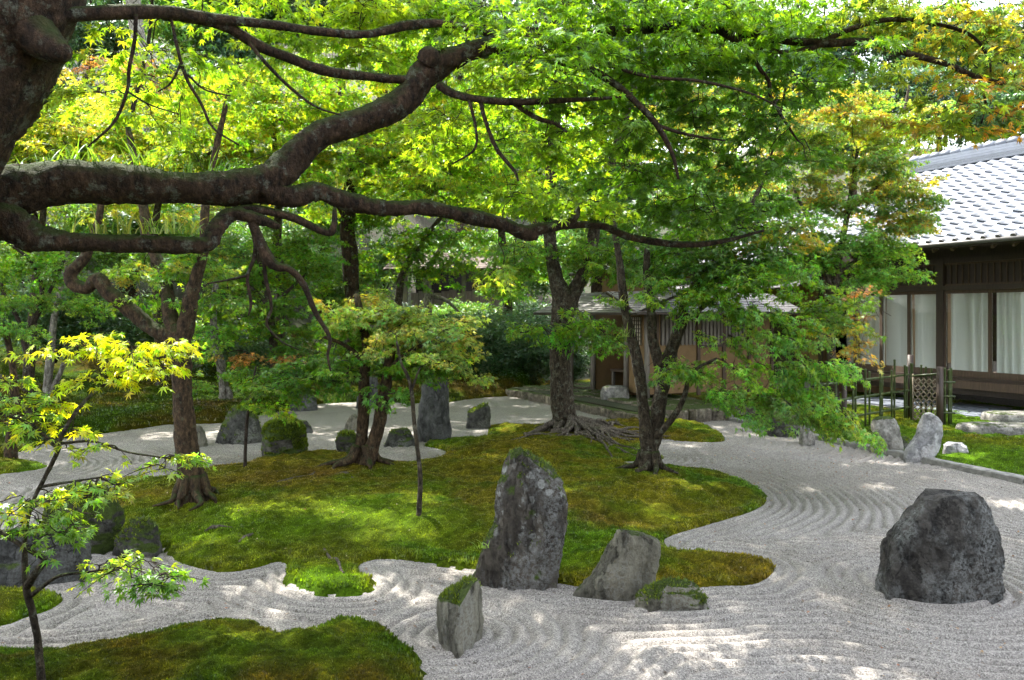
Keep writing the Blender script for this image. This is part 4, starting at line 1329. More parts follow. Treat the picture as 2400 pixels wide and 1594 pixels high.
# ------------------------------------------------------------------ bamboo fence and gate
def bamboo_pole(mb, p, q, r):
    p, q = np.asarray(p, float), np.asarray(q, float)
    L = np.linalg.norm(q - p)
    k = max(2, int(L / 0.26))
    pts, rad = [], []
    for i in range(k):
        a, b = i / k, (i + 1) / k
        for t, s in ((0.02, 1.0), (0.90, 1.0), (0.95, 1.22), (0.99, 1.0)):
            pts.append(p + (q - p) * (a + (b - a) * t)); rad.append(r * s)
    pts.append(q); rad.append(r)
    return mb.tube(pts, rad, 8)
FA, FB = G(1960, 1015, 0.08), G(2140, 985, 0.08)
fence = thing('bamboo_fence', 'low open fence of green bamboo poles before the hall', 'fence', FA)
fd = (FB - FA)
fl = np.linalg.norm(fd)
for i, (px_) in enumerate([1940, 1962, 1994, 2003, 2022, 2035, 2056, 2064, 2084, 2094, 2116, 2125]):
    t = (px_ - 1960) / 180.0
    b = FA + fd * t
    h = 1.0 + 0.1 * t + random.uniform(-0.07, 0.06)
    bamboo_pole(MB(), b + [0, (0.03 if i % 2 else -0.03), -0.05], b + [random.uniform(-.01, .01), (0.03 if i % 2 else -0.03), h * (0.92 if i % 3 else 1.0)], 0.018).build('pole', M['bamboo'], fence)
for z_ in (0.22, 0.52, 0.80):
    bamboo_pole(MB(), FA + fd * -0.15 + [0, 0, z_], FB + [0, 0, z_ + 0.03], 0.019).build('rail', M['bamboo'], fence)
MB().tube([FA + fd * 0.11 + [0, .05, -.05], FA + fd * 0.11 + [0, .05, 0.86]], 0.042, 9, rough=0.06).build('post', M['wood_dark'], fence)
for px_, h in ((2132, 1.18),):
    b = FA + fd * ((px_ - 1960) / 180.0)
    MB().tube([b + [0, 0, -.05], b + [0.01, 0, h]], 0.05, 10, rough=0.05).build('post', M['wood_dark'], fence)
gA, gB = G(2138, 990, 0.12), G(2198, 996, 0.12)
gate = thing('garden_gate', 'woven cane lattice gate hung between dark posts beside the bamboo fence', 'gate', gA)
gd = gB - gA
b = gB + gd * 0.08
MB().tube([b + [0, 0, -.05], b + [0, 0, 0.98]], 0.055, 10, rough=0.05).build('post', M['wood_dark'], gate)
# woven lattice: wavy canes one above the other, alternately shifted
for k in range(13):
    z_ = 0.05 + k * 0.056
    x_ = np.linspace(0.03, 0.97, 46)
    sgn = 1 if k % 2 else -1
    tri = np.abs(((x_ * 4.5 + (0.5 if k % 2 else 0)) % 1) - 0.5) * 2
    v = [gA + gd * a + [0, 0.012 * sgn, z_ + 0.048 * t] for a, t in zip(x_, tri)]
    MB().tube(v, 0.011, 5).build('cane', M['rush'], gate)
for a in (0.03, 0.97):
    MB().tube([gA + gd * a + [0, 0, 0.0], gA + gd * a + [0, 0, 0.84]], 0.014, 6).build('stile', M['rush'], gate)
bamboo_pole(MB(), gA + [0, 0, 0.80], gB + [0, 0, 0.86], 0.02).build('top_rail', M['bamboo'], gate)
for a, h in ((0.12, 1.02), (0.5, 1.0), (0.68, 0.97), (0.9, 0.95)):
    bamboo_pole(MB(), gA + gd * a + [0, 0.12, -0.05], gA + gd * a + [0, 0.12, h], 0.016 if a > .2 else .026).build('pole', M['bamboo'], gate)
hA = G(2208, 995, 0.12)
side = thing('bamboo_fence', 'short bundle of green bamboo poles right of the lattice gate', 'fence', hA)
for i, x_ in enumerate((0.0, 0.055, 0.12, 0.16)):
    bamboo_pole(MB(), hA + [x_, 0.02 * (i % 2), -0.05], hA + [x_, 0.02 * (i % 2), 0.93 + 0.03 * (i % 2)], 0.022).build('pole', M['bamboo'], side)
for z_ in (0.2, 0.48, 0.72):
    bamboo_pole(MB(), hA + [-0.03, -0.035, z_], hA + [0.2, -0.035, z_], 0.016).build('rail', M['bamboo'], side)

# ------------------------------------------------------------------ unseen temple hall, assumed behind the viewpoint, added to block light from there
th_ = thing('unseen_temple_hall', 'unseen temple hall with deep eaves assumed behind the viewpoint, added to block light', 'building', (0, 0, 0))
def tb(name, a, b, m, parent=None): return MB().box(a, b).build(name, M[m], parent or th_, False)
tb('veranda_floor', (-11, -2.6, 0.36), (11, -0.1, 0.42), 'wood_brown')
tb('wall', (-11, -2.75, 0.42), (11, -2.65, 3.3), 'wood_brown')
for x_ in (-10.5, -7.0, -3.5, 3.5, 7.0, 10.5):
    tb('post', (x_ - 0.08, -0.35, 0.0), (x_ + 0.08, -0.19, 3.15), 'wood_dark')
rf = MB()
rf.add([(-12, 0.55, 3.15), (12, 0.55, 3.15), (12, -7.0, 6.6), (-12, -7.0, 6.6), (-12, -14.5, 3.15), (12, -14.5, 3.15),
        (-12, 0.55, 3.32), (12, 0.55, 3.32), (12, -7.0, 6.8), (-12, -7.0, 6.8), (-12, -14.5, 3.32), (12, -14.5, 3.32)],
       quads=[(3, 2, 1, 0), (4, 5, 2, 3), (6, 7, 8, 9), (9, 8, 11, 10), (0, 1, 7, 6)])
rf.build('roof', M['wood_brown'], th_, False)
# ------------------------------------------------------------------ leaves
def star(lobes, notch, base=True):
    """palmate leaf in the xy plane, stalk at the origin, main lobe along +y"""
    angs = [a for a, _ in lobes]
    lens = [l for _, l in lobes]
    pts = [(0, -0.02, 0)]
    for i, (a, l) in enumerate(lobes):
        t = R(a)
        pts.append((math.sin(t) * l, math.cos(t) * l, -0.24 * l * l))
        if i < len(lobes) - 1:
            tm_ = R((a + lobes[i + 1][0]) / 2)
            nr = notch * (l + lobes[i + 1][1]) / 2
            pts.append((math.sin(tm_) * nr, math.cos(tm_) * nr, 0.0))
    tris = [(0, i + 1, i) for i in range(1, len(pts) - 1)]
    return np.array(pts), np.array(tris)
LEAF7 = star([(-128, 0.42), (-84, 0.72), (-41, 0.95), (0, 1.05), (41, 0.95), (84, 0.72), (128, 0.42)], 0.40)
LEAF5 = star([(-100, 0.6), (-48, 0.95), (0, 1.05), (48, 0.95), (100, 0.6)], 0.38)
LEAF3 = (np.array([(0, -.05, 0), (-.95, .32, -.12), (-.2, .42, 0), (0, 1.0, -.15), (.2, .42, 0), (.95, .32, -.12)]), np.array([(0, 2, 1), (0, 4, 2), (2, 4, 3), (0, 5, 4)]))
LEAFQ = (np.array([(0, -.5, 0), (-.36, .05, .03), (0, .62, -.1), (.36, .05, .03)]), np.array([(0, 3, 1), (1, 3, 2)]))     # plain oval leaf
LEAFB = (np.array([(0, 0, 0), (-.13, .45, .02), (0, 1.0, -.2), (.13, .45, .02)]), np.array([(0, 3, 1), (1, 3, 2)]))     # long blade

PAL = {
    'green': [(0.088, 0.185, 0.012), (0.075, 0.165, 0.012), (0.108, 0.205, 0.014)],
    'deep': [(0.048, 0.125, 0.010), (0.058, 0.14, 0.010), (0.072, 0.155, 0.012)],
    'lime': [(0.15, 0.255, 0.018), (0.12, 0.225, 0.018), (0.18, 0.27, 0.02)],
    'yellowgreen': [(0.165, 0.245, 0.03), (0.20, 0.262, 0.03), (0.13, 0.22, 0.03), (0.26, 0.275, 0.04)],
    'paleyellow': [(0.19, 0.255, 0.06), (0.16, 0.24, 0.06), (0.235, 0.265, 0.06), (0.14, 0.225, 0.055)],
    'yellow': [(0.32, 0.38, 0.010), (0.28, 0.36, 0.010), (0.38, 0.40, 0.010), (0.22, 0.32, 0.012)],
    'sapling': [(0.17, 0.265, 0.02), (0.12, 0.23, 0.03), (0.24, 0.30, 0.02)],
    'turning': [(0.12, 0.195, 0.035), (0.17, 0.22, 0.035), (0.09, 0.18, 0.04), (0.24, 0.225, 0.035), (0.11, 0.19, 0.045)],
    'gold': [(0.20, 0.22, 0.02), (0.25, 0.20, 0.02), (0.14, 0.2, 0.02), (0.10, 0.18, 0.02), (0.28, 0.17, 0.02)],
    'orange': [(0.28, 0.19, 0.06), (0.26, 0.16, 0.05), (0.26, 0.22, 0.06)],
    'red': [(0.24, 0.11, 0.06), (0.24, 0.14, 0.06), (0.20, 0.17, 0.05), (0.14, 0.18, 0.04), (0.12, 0.18, 0.04)],
    'rust': [(0.22, 0.12, 0.055), (0.25, 0.15, 0.07), (0.17, 0.14, 0.06), (0.11, 0.14, 0.04)],
    'blue': [(0.10, 0.205, 0.035), (0.115, 0.225, 0.035), (0.13, 0.24, 0.035)],
    'dark': [(0.024, 0.058, 0.018), (0.034, 0.078, 0.022), (0.045, 0.092, 0.026)],
    'conifer': [(0.032, 0.075, 0.034), (0.045, 0.10, 0.04), (0.06, 0.12, 0.045)],
}

class Leaves:
    def __init__(self):
        self.p, self.d, self.n, self.s, self.c = [], [], [], [], []
    def add(self, p, d, n, s, c):
        self.p.append(p); self.d.append(d); self.n.append(n); self.s.append(s); self.c.append(c)
    def all(self):
        return [np.concatenate(a) for a in (self.p, self.d, self.n, self.s, self.c)]
    @staticmethod
    def frames(d, n):
        y = nrmz(d)
        x = nrmz(np.cross(y, n))
        z = np.cross(x, y)
        return x, y, z
    def mesh(self, arr, tmpl):
        p, d, n, s, c = arr
        x, y, z = self.frames(d, n)
        h_ = np.random.default_rng(len(p))
        x = x * h_.uniform(0.78, 1.15, (len(p), 1))
        z = z * h_.uniform(-0.7, 2.6, (len(p), 1))
        tv_, tt = tmpl
        V = (p[:, None] + s[:, None, None] * (tv_[None, :, 0:1] * x[:, None] + tv_[None, :, 1:2] * y[:, None] + tv_[None, :, 2:3] * z[:, None]))
        k = len(tv_)
        T = (np.arange(len(p)) * k)[:, None, None] + tt[None]
        C = np.repeat(c[:, None], k, 1)
        return MB().add(V.reshape(-1, 3), tris=T.reshape(-1, 3), c=C.reshape(-1, 3))

def pick_cols(pal, n, r, pos, var=0.22):
    A = np.array(PAL[pal])
    f = np.clip((0.5 + 0.9 * fbm(pos * 1.3, 101, 2)) * len(A) + r.normal(0, 0.6, n), 0, len(A) - 0.01).astype(int)
    c = A[f] * (1 + var * r.normal(size=(n, 1)).clip(-2, 2)) 
    return np.clip(c * (1 + 0.06 * r.normal(size=(n, 3))), 0.004, 0.9)

# places on the ground and in the trees that the sun reaches through gaps cut in the foliage along its rays
GAPS = []
def gap(pt, r): GAPS.append((np.asarray(pt, float), r))
for px_, py_, r_g in ((1640, 1505, .16), (1770, 1545, .22), (1560, 1565, .16), (1880, 1560, .2), (1700, 1590, .2), (1100, 1345, .1), (900, 1385, .14), (800, 1372, .12), (870, 1262, .14), (700, 1545, .16), (600, 1240, .2), (760, 1225, .18), (1010, 1200, .22), (980, 1265, .28), (850, 1245, .25), (1350, 1190, .2), (1640, 1170, .22), (1560, 1210, .16), (480, 1300, .18), (1180, 1100, .2), (720, 1380, .2), (640, 1545, .2), (1620, 1045, .14), (2050, 1082, .14), (2385, 1185, .2)):
    gap(G(px_, py_), r_g)
gap(G(2265, 1046, .2), 0.32)
gap(P(350, 820, 4.2), 0.4); gap(P(200, 830, 4.2), 0.45); gap(P(60, 950, 4.1), 0.4)
gap(P(1240, 470, 6.0), 0.5); gap(P(1370, 480, 6.0), 0.4)

DENS = 1.6
def ungap(p, mask_z=0.8, more=0.0):
    k = np.ones(len(p), bool)
    for g, r in GAPS:
        w = p - g
        t = w @ TO_SUN
        dd = np.linalg.norm(w - t[:, None] * TO_SUN, axis=1)
        k &= ~((dd < r + more) & (t > mask_z))
    return k

# ------------------------------------------------------------------ sprays: small fans of leaves that crowns repeat
def spray_mesh(name, kind, seed):
    r = np.random.default_rng(seed)
    if kind == 'maple':
        K, n, size, fan, flat, tilt, drop, tmpl, wood = 8, 84, 0.155, 2.0, 0.16, 0.6, 0.55, LEAF5, True
    elif kind == 'droop':
        K, n, size, fan, flat, tilt, drop, tmpl, wood = 7, 84, 0.14, 1.1, 0.10, 0.55, 0.7, LEAF5, True
    elif kind == 'blade':
        K, n, size, fan, flat, tilt, drop, tmpl, wood = 9, 70, 0.36, 3.14, 0.55, 1.0, 0.1, LEAFB, False
    else:
        K, n, size, fan, flat, tilt, drop, tmpl, wood = 10, 90, 0.17, 3.14, 0.5, 1.0, 0.5, LEAF3, False
    th = r.uniform(-fan, fan, K)
    L = r.uniform(0.5, 1.0, K)
    tz = r.normal(0, flat, K)
    ti = r.integers(0, K, n)
    t = np.sqrt(r.uniform(0.02, 1, n))
    a, l = th[ti], L[ti]
    sag = 0.42 if kind == 'droop' else 0.25
    p = np.stack([np.cos(a) * l * t, np.sin(a) * l * t, tz[ti] * l * t - sag * l * t * t], -1)
    side = np.where(r.random(n) < 0.5, -1, 1)
    p += np.stack([-np.sin(a), np.cos(a), a * 0], -1) * (side * np.abs(r.normal(0, 0.12, n)))[:, None]
    p[:, 2] += r.normal(0, 0.06, n)
    la = a + side * r.uniform(0.1, 1.2, n) + r.normal(0, 0.25, n)
    d = np.stack([np.cos(la), np.sin(la), -drop * r.uniform(0, 1.8, n)], -1)
    if kind == 'blade': d[:, 2] = r.normal(0.1, 0.5, n)
    nn = np.stack([r.normal(0, tilt, n), r.normal(0, tilt, n), np.ones(n)], -1)
    s = size * r.uniform(0.6, 1.2, n)
    c = np.clip(1 + 0.22 * r.normal(size=(n, 1)), 0.5, 1.7) * np.clip(1 + np.array([0.22, 0.08, 0.1]) * r.normal(size=(n, 3)), 0.5, 1.8)
    m = Leaves().mesh((p, d, nn, s, c), tmpl)
    V = np.vstack(m.v)
    me = bpy.data.meshes.new(name)
    tris = np.vstack(m.t)
    C = np.vstack(m.c)
    nl = len(tris)
    if wood:
        w = MB()
        for k in range(K):
            q = np.linspace(0, 1, 4)
            pts = np.stack([np.cos(th[k]) * L[k] * q, np.sin(th[k]) * L[k] * q, tz[k] * L[k] * q - sag * L[k] * q * q], -1)
            w.tube(pts, np.linspace(0.008, 0.004, 4), 3, cap=False)
        WV = np.vstack(w.v); WQ = np.vstack(w.q) + len(V)
        V = np.vstack([V, WV]); C = np.vstack([C, np.ones((len(WV), 3))])
        faces = [tuple(x) for x in tris] + [tuple(x) for x in WQ]
    else:
        faces = [tuple(x) for x in tris]
    me.from_pydata([tuple(x) for x in V], [], faces)
    at = me.color_attributes.new('tint', 'FLOAT_COLOR', 'POINT')
    at.data.foreach_set('color', np.hstack([C, np.ones((len(C), 1))]).astype(np.float32).ravel())
    me.materials.append(M['leaf_i' if kind in ('maple', 'droop') else 'leaf_dark_i'])
    me.materials.append(M['twig'])
    idx = np.zeros(len(faces), np.int32)
    idx[nl:] = 1
    me.polygons.foreach_set('material_index', idx)
    me.update()
    return bpy.data.objects.new(name, me)       # never linked to the scene by itself
NVAR = 5
def foliage_group(kind):
    ng = bpy.data.node_groups.new('foliage_' + kind, 'GeometryNodeTree')
    ng.interface.new_socket('Geometry', in_out='INPUT', socket_type='NodeSocketGeometry')
    ng.interface.new_socket('Geometry', in_out='OUTPUT', socket_type='NodeSocketGeometry')
    N, Lk = ng.nodes, ng.links
    gi, go = N.new('NodeGroupInput'), N.new('NodeGroupOutput')
    iop = N.new('GeometryNodeInstanceOnPoints')
    join = N.new('GeometryNodeJoinGeometry')
    for k in range(NVAR):
        oi = N.new('GeometryNodeObjectInfo')
        oi.inputs['Object'].default_value = spray_mesh('spray_' + kind, kind, 900 + k)
        oi.inputs['As Instance'].default_value = True
        Lk.new(oi.outputs['Geometry'], join.inputs[0])
    def named(nm, typ):
        a = N.new('GeometryNodeInputNamedAttribute')
        a.data_type = typ
        a.inputs['Name'].default_value = nm
        return [o for o in a.outputs if o.enabled and o.name == 'Attribute'][0]
    Lk.new(gi.outputs[0], iop.inputs['Points'])
    Lk.new(join.outputs[0], iop.inputs['Instance'])
    iop.inputs['Pick Instance'].default_value = True
    Lk.new(named('pick', 'INT'), iop.inputs['Instance Index'])
    Lk.new(named('turn', 'FLOAT_VECTOR'), iop.inputs['Rotation'])
    Lk.new(named('size', 'FLOAT'), iop.inputs['Scale'])
    Lk.new(iop.outputs[0], go.inputs[0])
    return ng
FOLIAGE = {}
def instance_foliage(name, parent, kind, hubs, turn, size, tint, r):
    if kind not in FOLIAGE: FOLIAGE[kind] = foliage_group(kind)
    me = bpy.data.meshes.new(name)
    n = len(hubs)
    me.vertices.add(n)
    me.vertices.foreach_set('co', hubs.astype(np.float32).ravel())
    a = me.attributes.new('turn', 'FLOAT_VECTOR', 'POINT'); a.data.foreach_set('vector', turn.astype(np.float32).ravel())
    a = me.attributes.new('stint', 'FLOAT_VECTOR', 'POINT'); a.data.foreach_set('vector', tint.astype(np.float32).ravel())
    a = me.attributes.new('size', 'FLOAT', 'POINT'); a.data.foreach_set('value', size.astype(np.float32))
    a = me.attributes.new('pick', 'INT', 'POINT'); a.data.foreach_set('value', r.integers(0, NVAR, n).astype(np.int32))
    o = put(name, me, parent)
    o.modifiers.new('foliage', 'NODES').node_group = FOLIAGE[kind]
    tag(o, kind='stuff')
    return o

class Tree:
    def __init__(self, name, label, base, bark='bark', group=None, cat='tree', seed=1, real=False):
        self.real = real
        self.r = np.random.default_rng(seed)
        self.e = thing(name, label, cat, base, 0, group or 'maples in and around the garden')
        self.wood = MB()
        self.twigs = MB()
        self.sk, self.skr = [], []
        self.L = Leaves()
        self.bark = bark
        self.seed = seed
        self.ntw = 0
        self.inst = {}
    def branch(self, ctrl, sides=8, rough=0.12, per=7, sep=None, wob=0.0):
        """ctrl rows: px, py, d, radius in px"""
        c = np.array([[*P(x, y, d), r * d / F] for x, y, d, r in ctrl])
        return self.branch3(c, sides, rough, per, sep, wob)
    def branch3(self, c, sides=8, rough=0.12, per=7, sep=None, wob=0.0):
        c = np.asarray(c, float)
        s = spline(c, per)
        pts, rad = s[:, :3], np.maximum(s[:, 3], 0.0015)
        if wob:
            w = np.stack([fbm(pts * 2.2 / max(rad.max() * 6, .05) + 7 * k, self.seed + k, 3) for k in range(3)], -1)
            pts = pts + w * wob * ss(0, 0.3, np.linspace(0, 1, len(pts)))[:, None]
        mb = self.wood if sep is None else MB()
        mb.tube(pts, rad, sides, rough=rough, seed=self.seed, fine=(0.34 if sides >= 22 else 0.22 if sides >= 14 else 0.0) * min(1.0, 0.13 / max(rad.max(), 0.01)))
        self.sk.append(pts); self.skr.append(rad)
        if sep: mb.build(sep, M[self.bark], self.e)
        return pts
    def attach(self, hub, r0=None, droop=0.0, rmin=0.003, k=0.010, dark=True):
        S = np.vstack(self.sk)
        rr = np.concatenate(self.skr)
        dv = S - hub
        dist = np.linalg.norm(dv, axis=1) + np.clip(S[:, 2] - hub[2], -1.0, 0.8) * -0.25
        i = int(np.argmin(dist))
        a = S[i]
        L = np.linalg.norm(hub - a)
        if L < 0.02: return a
        ra = min(rr[i] * 0.8, max(rmin * 1.6, k * L ** 0.8))
        mid = (a + hub) / 2 + np.array([self.r.normal(0, .10) * L, self.r.normal(0, .10) * L, 0.16 * L + self.r.normal(0, .05) * L])
        q1 = a * 0.7 + mid * 0.3 + self.r.normal(0, 0.04, 3) * L
        c = spline(np.array([a, (a + mid) / 2 + self.r.normal(0, .05, 3) * L, mid, (mid + hub) / 2 + self.r.normal(0, .05, 3) * L, hub]), 3)
        rad = np.linspace(ra, rmin, len(c))
        self.twigs.tube(c, rad, 5, cap=False)
        self.sk.append(c[2:]); self.skr.append(rad[2:])
        self.ntw += 1
        return a
    def sprays(self, hubs, R_, n_leaf, size, pal, flat=0.18, twigs=True, aim=None, droop=0.3, attach=True, rmin=0.0028, leaf_tilt=0.6, gaps=False, dropdir=0.5):
        """flat fans of leaves round the hubs"""
        r = self.r
        hubs = np.asarray(hubs, float)
        S = len(hubs)
        R_ = np.broadcast_to(np.asarray(R_, float), (S,))
        if attach:
            ref = np.vstack(self.sk)
            order = np.argsort([np.linalg.norm(ref - h, axis=1).min() for h in hubs])
        else:
            order = np.arange(S)
        heads = np.zeros(S)
        for i in order:
            if attach:
                a = self.attach(hubs[i], rmin=rmin)
                v = hubs[i] - a
                heads[i] = math.atan2(v[1], v[0])
            else:
                heads[i] = r.uniform(-np.pi, np.pi)
        if aim is not None: heads[:] = aim
        tw = np.maximum(3, (n_leaf / 9.0)) * np.ones(S)
        K = int(tw.max())
        th = heads[:, None] + r.uniform(-1.9, 1.9, (S, K))
        Lt = R_[:, None] * r.uniform(0.45, 1.0, (S, K))
        tz = r.normal(0, flat, (S, K))
        # twigs
        if twigs:
            t = np.linspace(0, 1, 4)
            for i in range(S):
                for j in range(K):
                    dv = np.array([math.cos(th[i, j]), math.sin(th[i, j]), tz[i, j]])
                    pts = hubs[i] + dv * (Lt[i, j] * t)[:, None] + np.array([0, 0, -1]) * (droop * Lt[i, j] * t ** 2)[:, None]
                    self.twigs.tube(pts, np.linspace(rmin, rmin * 0.45, 4), 3, cap=False)
        N = S * n_leaf
        si = np.repeat(np.arange(S), n_leaf)
        ti = r.integers(0, K, N)
        t = np.sqrt(r.uniform(0.02, 1.0, N))
        a = th[si, ti]
        L = Lt[si, ti]
        dv = np.stack([np.cos(a), np.sin(a), tz[si, ti]], -1)
        side = np.where(r.random(N) < 0.5, -1, 1)
        lat = np.stack([-np.sin(a), np.cos(a), np.zeros(N)], -1) * (side * np.abs(r.normal(0, 0.10, N)) * R_[si])[:, None]
        p = hubs[si] + dv * (L * t)[:, None] + np.array([0, 0, -1]) * (droop * L * t ** 2)[:, None] + lat
        p[:, 2] += r.normal(0, 0.05, N) * R_[si]
        la = a + side * r.uniform(0.15, 1.25, N) + r.normal(0, 0.25, N)
        d = np.stack([np.cos(la), np.sin(la), -dropdir * r.uniform(0.0, 1.9, N)], -1)
        n = np.stack([r.normal(0, leaf_tilt, N), r.normal(0, leaf_tilt, N), np.ones(N)], -1)
        s = size * r.uniform(0.68, 1.2, N)
        c = pick_cols(pal, N, r, p)
        if gaps:
            k = ungap(p)
            p, d, n, s, c = p[k], d[k], n[k], s[k], c[k]
        self.L.add(p, d, n, s, c)
    def blob(self, px, py, d, rx, ry, pal, cov=2.2, size=None, R_=None, per=None, dd=None, **kw):
        """a mass of sprays filling an ellipsoid seen at (px, py), radii in pixels"""
        c = P(px, py, d)
        a, b = rx * d / F, ry * d / F
        dd = dd if dd is not None else (a + b) / 2
        if self.real:
            self.blob3r(c, (a, dd, b), pal, cov, size, R_, per, **kw)
        else:
            self.blob3(c, (a, dd, b), pal, cov, R_ if R_ else np.clip(0.024 * d, 0.26, 0.75), **kw)
    def hubs(self, c, rad, S):
        r = self.r
        u = r.normal(size=(S, 3))
        u /= np.linalg.norm(u, axis=1, keepdims=True)
        u *= r.random((S, 1)) ** 0.45
        return np.asarray(c) + u * np.array(rad) * 0.95
    def blob3(self, c, rad, pal, cov, R_, kind='maple', aim=None, gaps=False, attach=10, tip=0.0, var=0.16):
        r = self.r
        a, dd, b = rad
        S = max(3, int(cov * DENS * math.pi * a * max(b, 0.35 * dd) / (0.45 * R_ * R_)))
        hubs = self.hubs(c, rad, S)
        if gaps: hubs = hubs[ungap(hubs, 0.8, R_ * 0.5)]
        S = len(hubs)
        if not S: return
        head = np.arctan2(hubs[:, 1] - c[1], hubs[:, 0] - c[0]) + r.normal(0, 0.7, S)
        if aim is not None: head = aim + r.normal(0, 0.45, S)
        for i in range(min(attach, S)):
            self.attach(hubs[i], rmin=0.006 if R_ > .4 else 0.003)
        turn = np.stack([r.normal(0, 0.22, S), r.normal(tip, 0.22, S), head], -1)
        tint = pick_cols(pal, S, r, hubs, var)
        self.inst.setdefault(kind, []).append((hubs, turn, R_ * r.uniform(0.65, 1.3, S), tint))
    def canopy(self, x0, x1, y0, y1, dens, R_, pal, zf, zr, attach=6):
        """upper crown that keeps the ground cells x0..x1, y0..y1 in shade"""
        r = self.r
        n = int((x1 - x0) * (y1 - y0) * dens)
        nx = max(1, int(math.sqrt(n * (x1 - x0) / (y1 - y0)))); ny = max(1, n // nx)
        gx_, gy_ = np.meshgrid((np.arange(nx) + .5) / nx, (np.arange(ny) + .5) / ny)
        g = np.stack([x0 + (gx_.ravel() + r.normal(0, .6, nx * ny) / nx) * (x1 - x0), y0 + (gy_.ravel() + r.normal(0, .6, nx * ny) / ny) * (y1 - y0), np.zeros(nx * ny)], -1)
        z = zf(g[:, 1]) + r.uniform(0, zr, len(g))
        h = g + TO_SUN / TO_SUN[2] * z[:, None]
        h = h[ungap(h, 0.8, 0.14)]
        S = len(h)
        for i in r.permutation(S)[:attach]: self.attach(h[i], rmin=.008)
        turn = np.stack([r.normal(0, .2, S), r.normal(0, .2, S), r.uniform(-np.pi, np.pi, S)], -1)
        self.inst.setdefault('maple', []).append((h, turn, R_ * r.uniform(.75, 1.2, S), pick_cols(pal, S, r, h, .16)))
    def blob3r(self, c, rad, pal, cov, size, R_=0.3, per=None, **kw):
        a, dd, b = rad
        n = int(cov * math.pi * a * max(b, 0.5 * dd) / (size * size * 0.32))
        per = per if per else 34
        S = max(2, n // per)
        hubs = self.hubs(c, rad, S)
        self.sprays(hubs, R_ * self.r.uniform(0.7, 1.25, S), per, size, pal, **kw)
    def finish(self, tmpl=LEAF5, leafmat='leaf', single=0, trunk_name='trunk', crown='crown', shade_side=True):
        if self.wood.n: self.wood.build(trunk_name, M[self.bark], self.e)
        if self.twigs.n: tag(self.twigs.build('twigs', M['twig'], self.e), kind='stuff')
        for kind, L_i in self.inst.items():
            h, t_, z_, c_ = [np.concatenate(q) for q in zip(*L_i)]
            if kind in ('maple', 'droop'):
                kk_ = ungap(h, 1.2, 0.10)
                h, t_, z_, c_ = h[kk_], t_[kk_], z_[kk_], c_[kk_]
            instance_foliage(crown, self.e, kind, h, t_, z_, c_, self.r)
        if self.L.p:
            p, d, n, s, c = self.L.all()
            ids = np.zeros(0, int)
            if single:
                # leaves that show largest: their size over their distance, in the frame
                px = 1200 + F * p[:, 0] / p[:, 1]
                py = HZ - F * (p[:, 2] - CAM_Z) / p[:, 1]
                vis = (px > 5) & (px < 2395) & (py > 5) & (py < 1590) & (p[:, 1] > 0.5)
                score = np.where(vis, s / p[:, 1], 0)
                ids = np.argsort(-score)[:single]
                x, y, z = Leaves.frames(d[ids], n[ids])
                # a few tints share one leaf mesh each
                tint_mesh = {}
                q = np.round(np.log(np.maximum(c[ids], 1e-3)) * 3.0) / 3.0
                for k, i in enumerate(ids):
                    key = tuple(q[k])
                    if key not in tint_mesh:
                        mb = MB().add(LEAF7[0], tris=LEAF7[1], c=np.exp(np.array(key)))
                        o = mb.build('leaf', M[leafmat], self.e, False)
                        tint_mesh[key] = o.data
                    else:
                        o = put('leaf', tint_mesh[key], self.e)
                    m = np.eye(4)
                    m[:3, 0], m[:3, 1], m[:3, 2], m[:3, 3] = x[k] * s[i] * self.r.uniform(.78, 1.15), y[k] * s[i], z[k] * s[i] * self.r.uniform(.3, 2.4), p[i]
                    o.matrix_basis = Matrix(m.tolist())
            keep = np.ones(len(p), bool)
            keep[ids] = False
            arr = (p[keep], d[keep], n[keep], s[keep], c[keep])
            if keep.any():
                o = self.L.mesh(arr, tmpl).build(crown, M[leafmat], self.e, False)
                tag(o, kind='stuff')
        return self
# ------------------------------------------------------------------ trees: the old maple overhead
fm = Tree('maple_tree', 'old maple whose thick mossy limbs cross the top of the view', P(-330, 1500, 4.3) * [1, 1, 0], 'bark_old', seed=5, real=True)
fm.branch([(-330, 1600, 4.3, 150), (-300, 1100, 4.3, 125), (-255, 700, 4.3, 112), (-150, 420, 4.3, 112), (-75, 260, 4.25, 112), (-5, 130, 4.25, 116), (52, 0, 4.2, 120), (110, -160, 4.2, 120), (200, -420, 4.3, 100), (420, -800, 4.6, 70)], 40, 0.2, 14)
fm.branch([(60, 60, 4.15, 60), (120, 110, 4.1, 40), (150, 122, 4.08, 24), (160, 124, 4.07, 8)], 12, 0.2)
LIMB = [(-260, 560, 4.35, 95), (-120, 500, 4.5, 80), (0, 460, 4.65, 64), (150, 434, 4.8, 50), (350, 438, 4.9, 41), (520, 440, 5.0, 36), (630, 428, 5.1, 40), (690, 372, 5.15, 34), (760, 312, 5.2, 30), (880, 272, 5.3, 30), (958, 225, 5.4, 34), (1000, 172, 5.45, 35), (1080, 128, 5.5, 27), (1180, 98, 5.6, 22), (1280, 52, 5.7, 20), (1335, -20, 5.8, 18), (1420, -220, 6.0, 15), (1600, -520, 6.4, 9)]
fm.branch(LIMB, 34, 0.22, 14, 'limb')
fm.branch([(1000, 150, 5.42, 30), (1012, 128, 5.4, 26), (1020, 116, 5.4, 12)], 12, 0.25)
fm.branch([(620, 440, 5.08, 40), (690, 462, 5.12, 25), (745, 447, 5.2, 21), (820, 474, 5.3, 21), (900, 488, 5.4, 18), (1000, 487, 5.5, 17), (1080, 504, 5.6, 17), (1170, 522, 5.7, 15), (1232, 548, 5.75, 17), (1258, 552, 5.78, 12)], 24, 0.22, 13, 'limb')
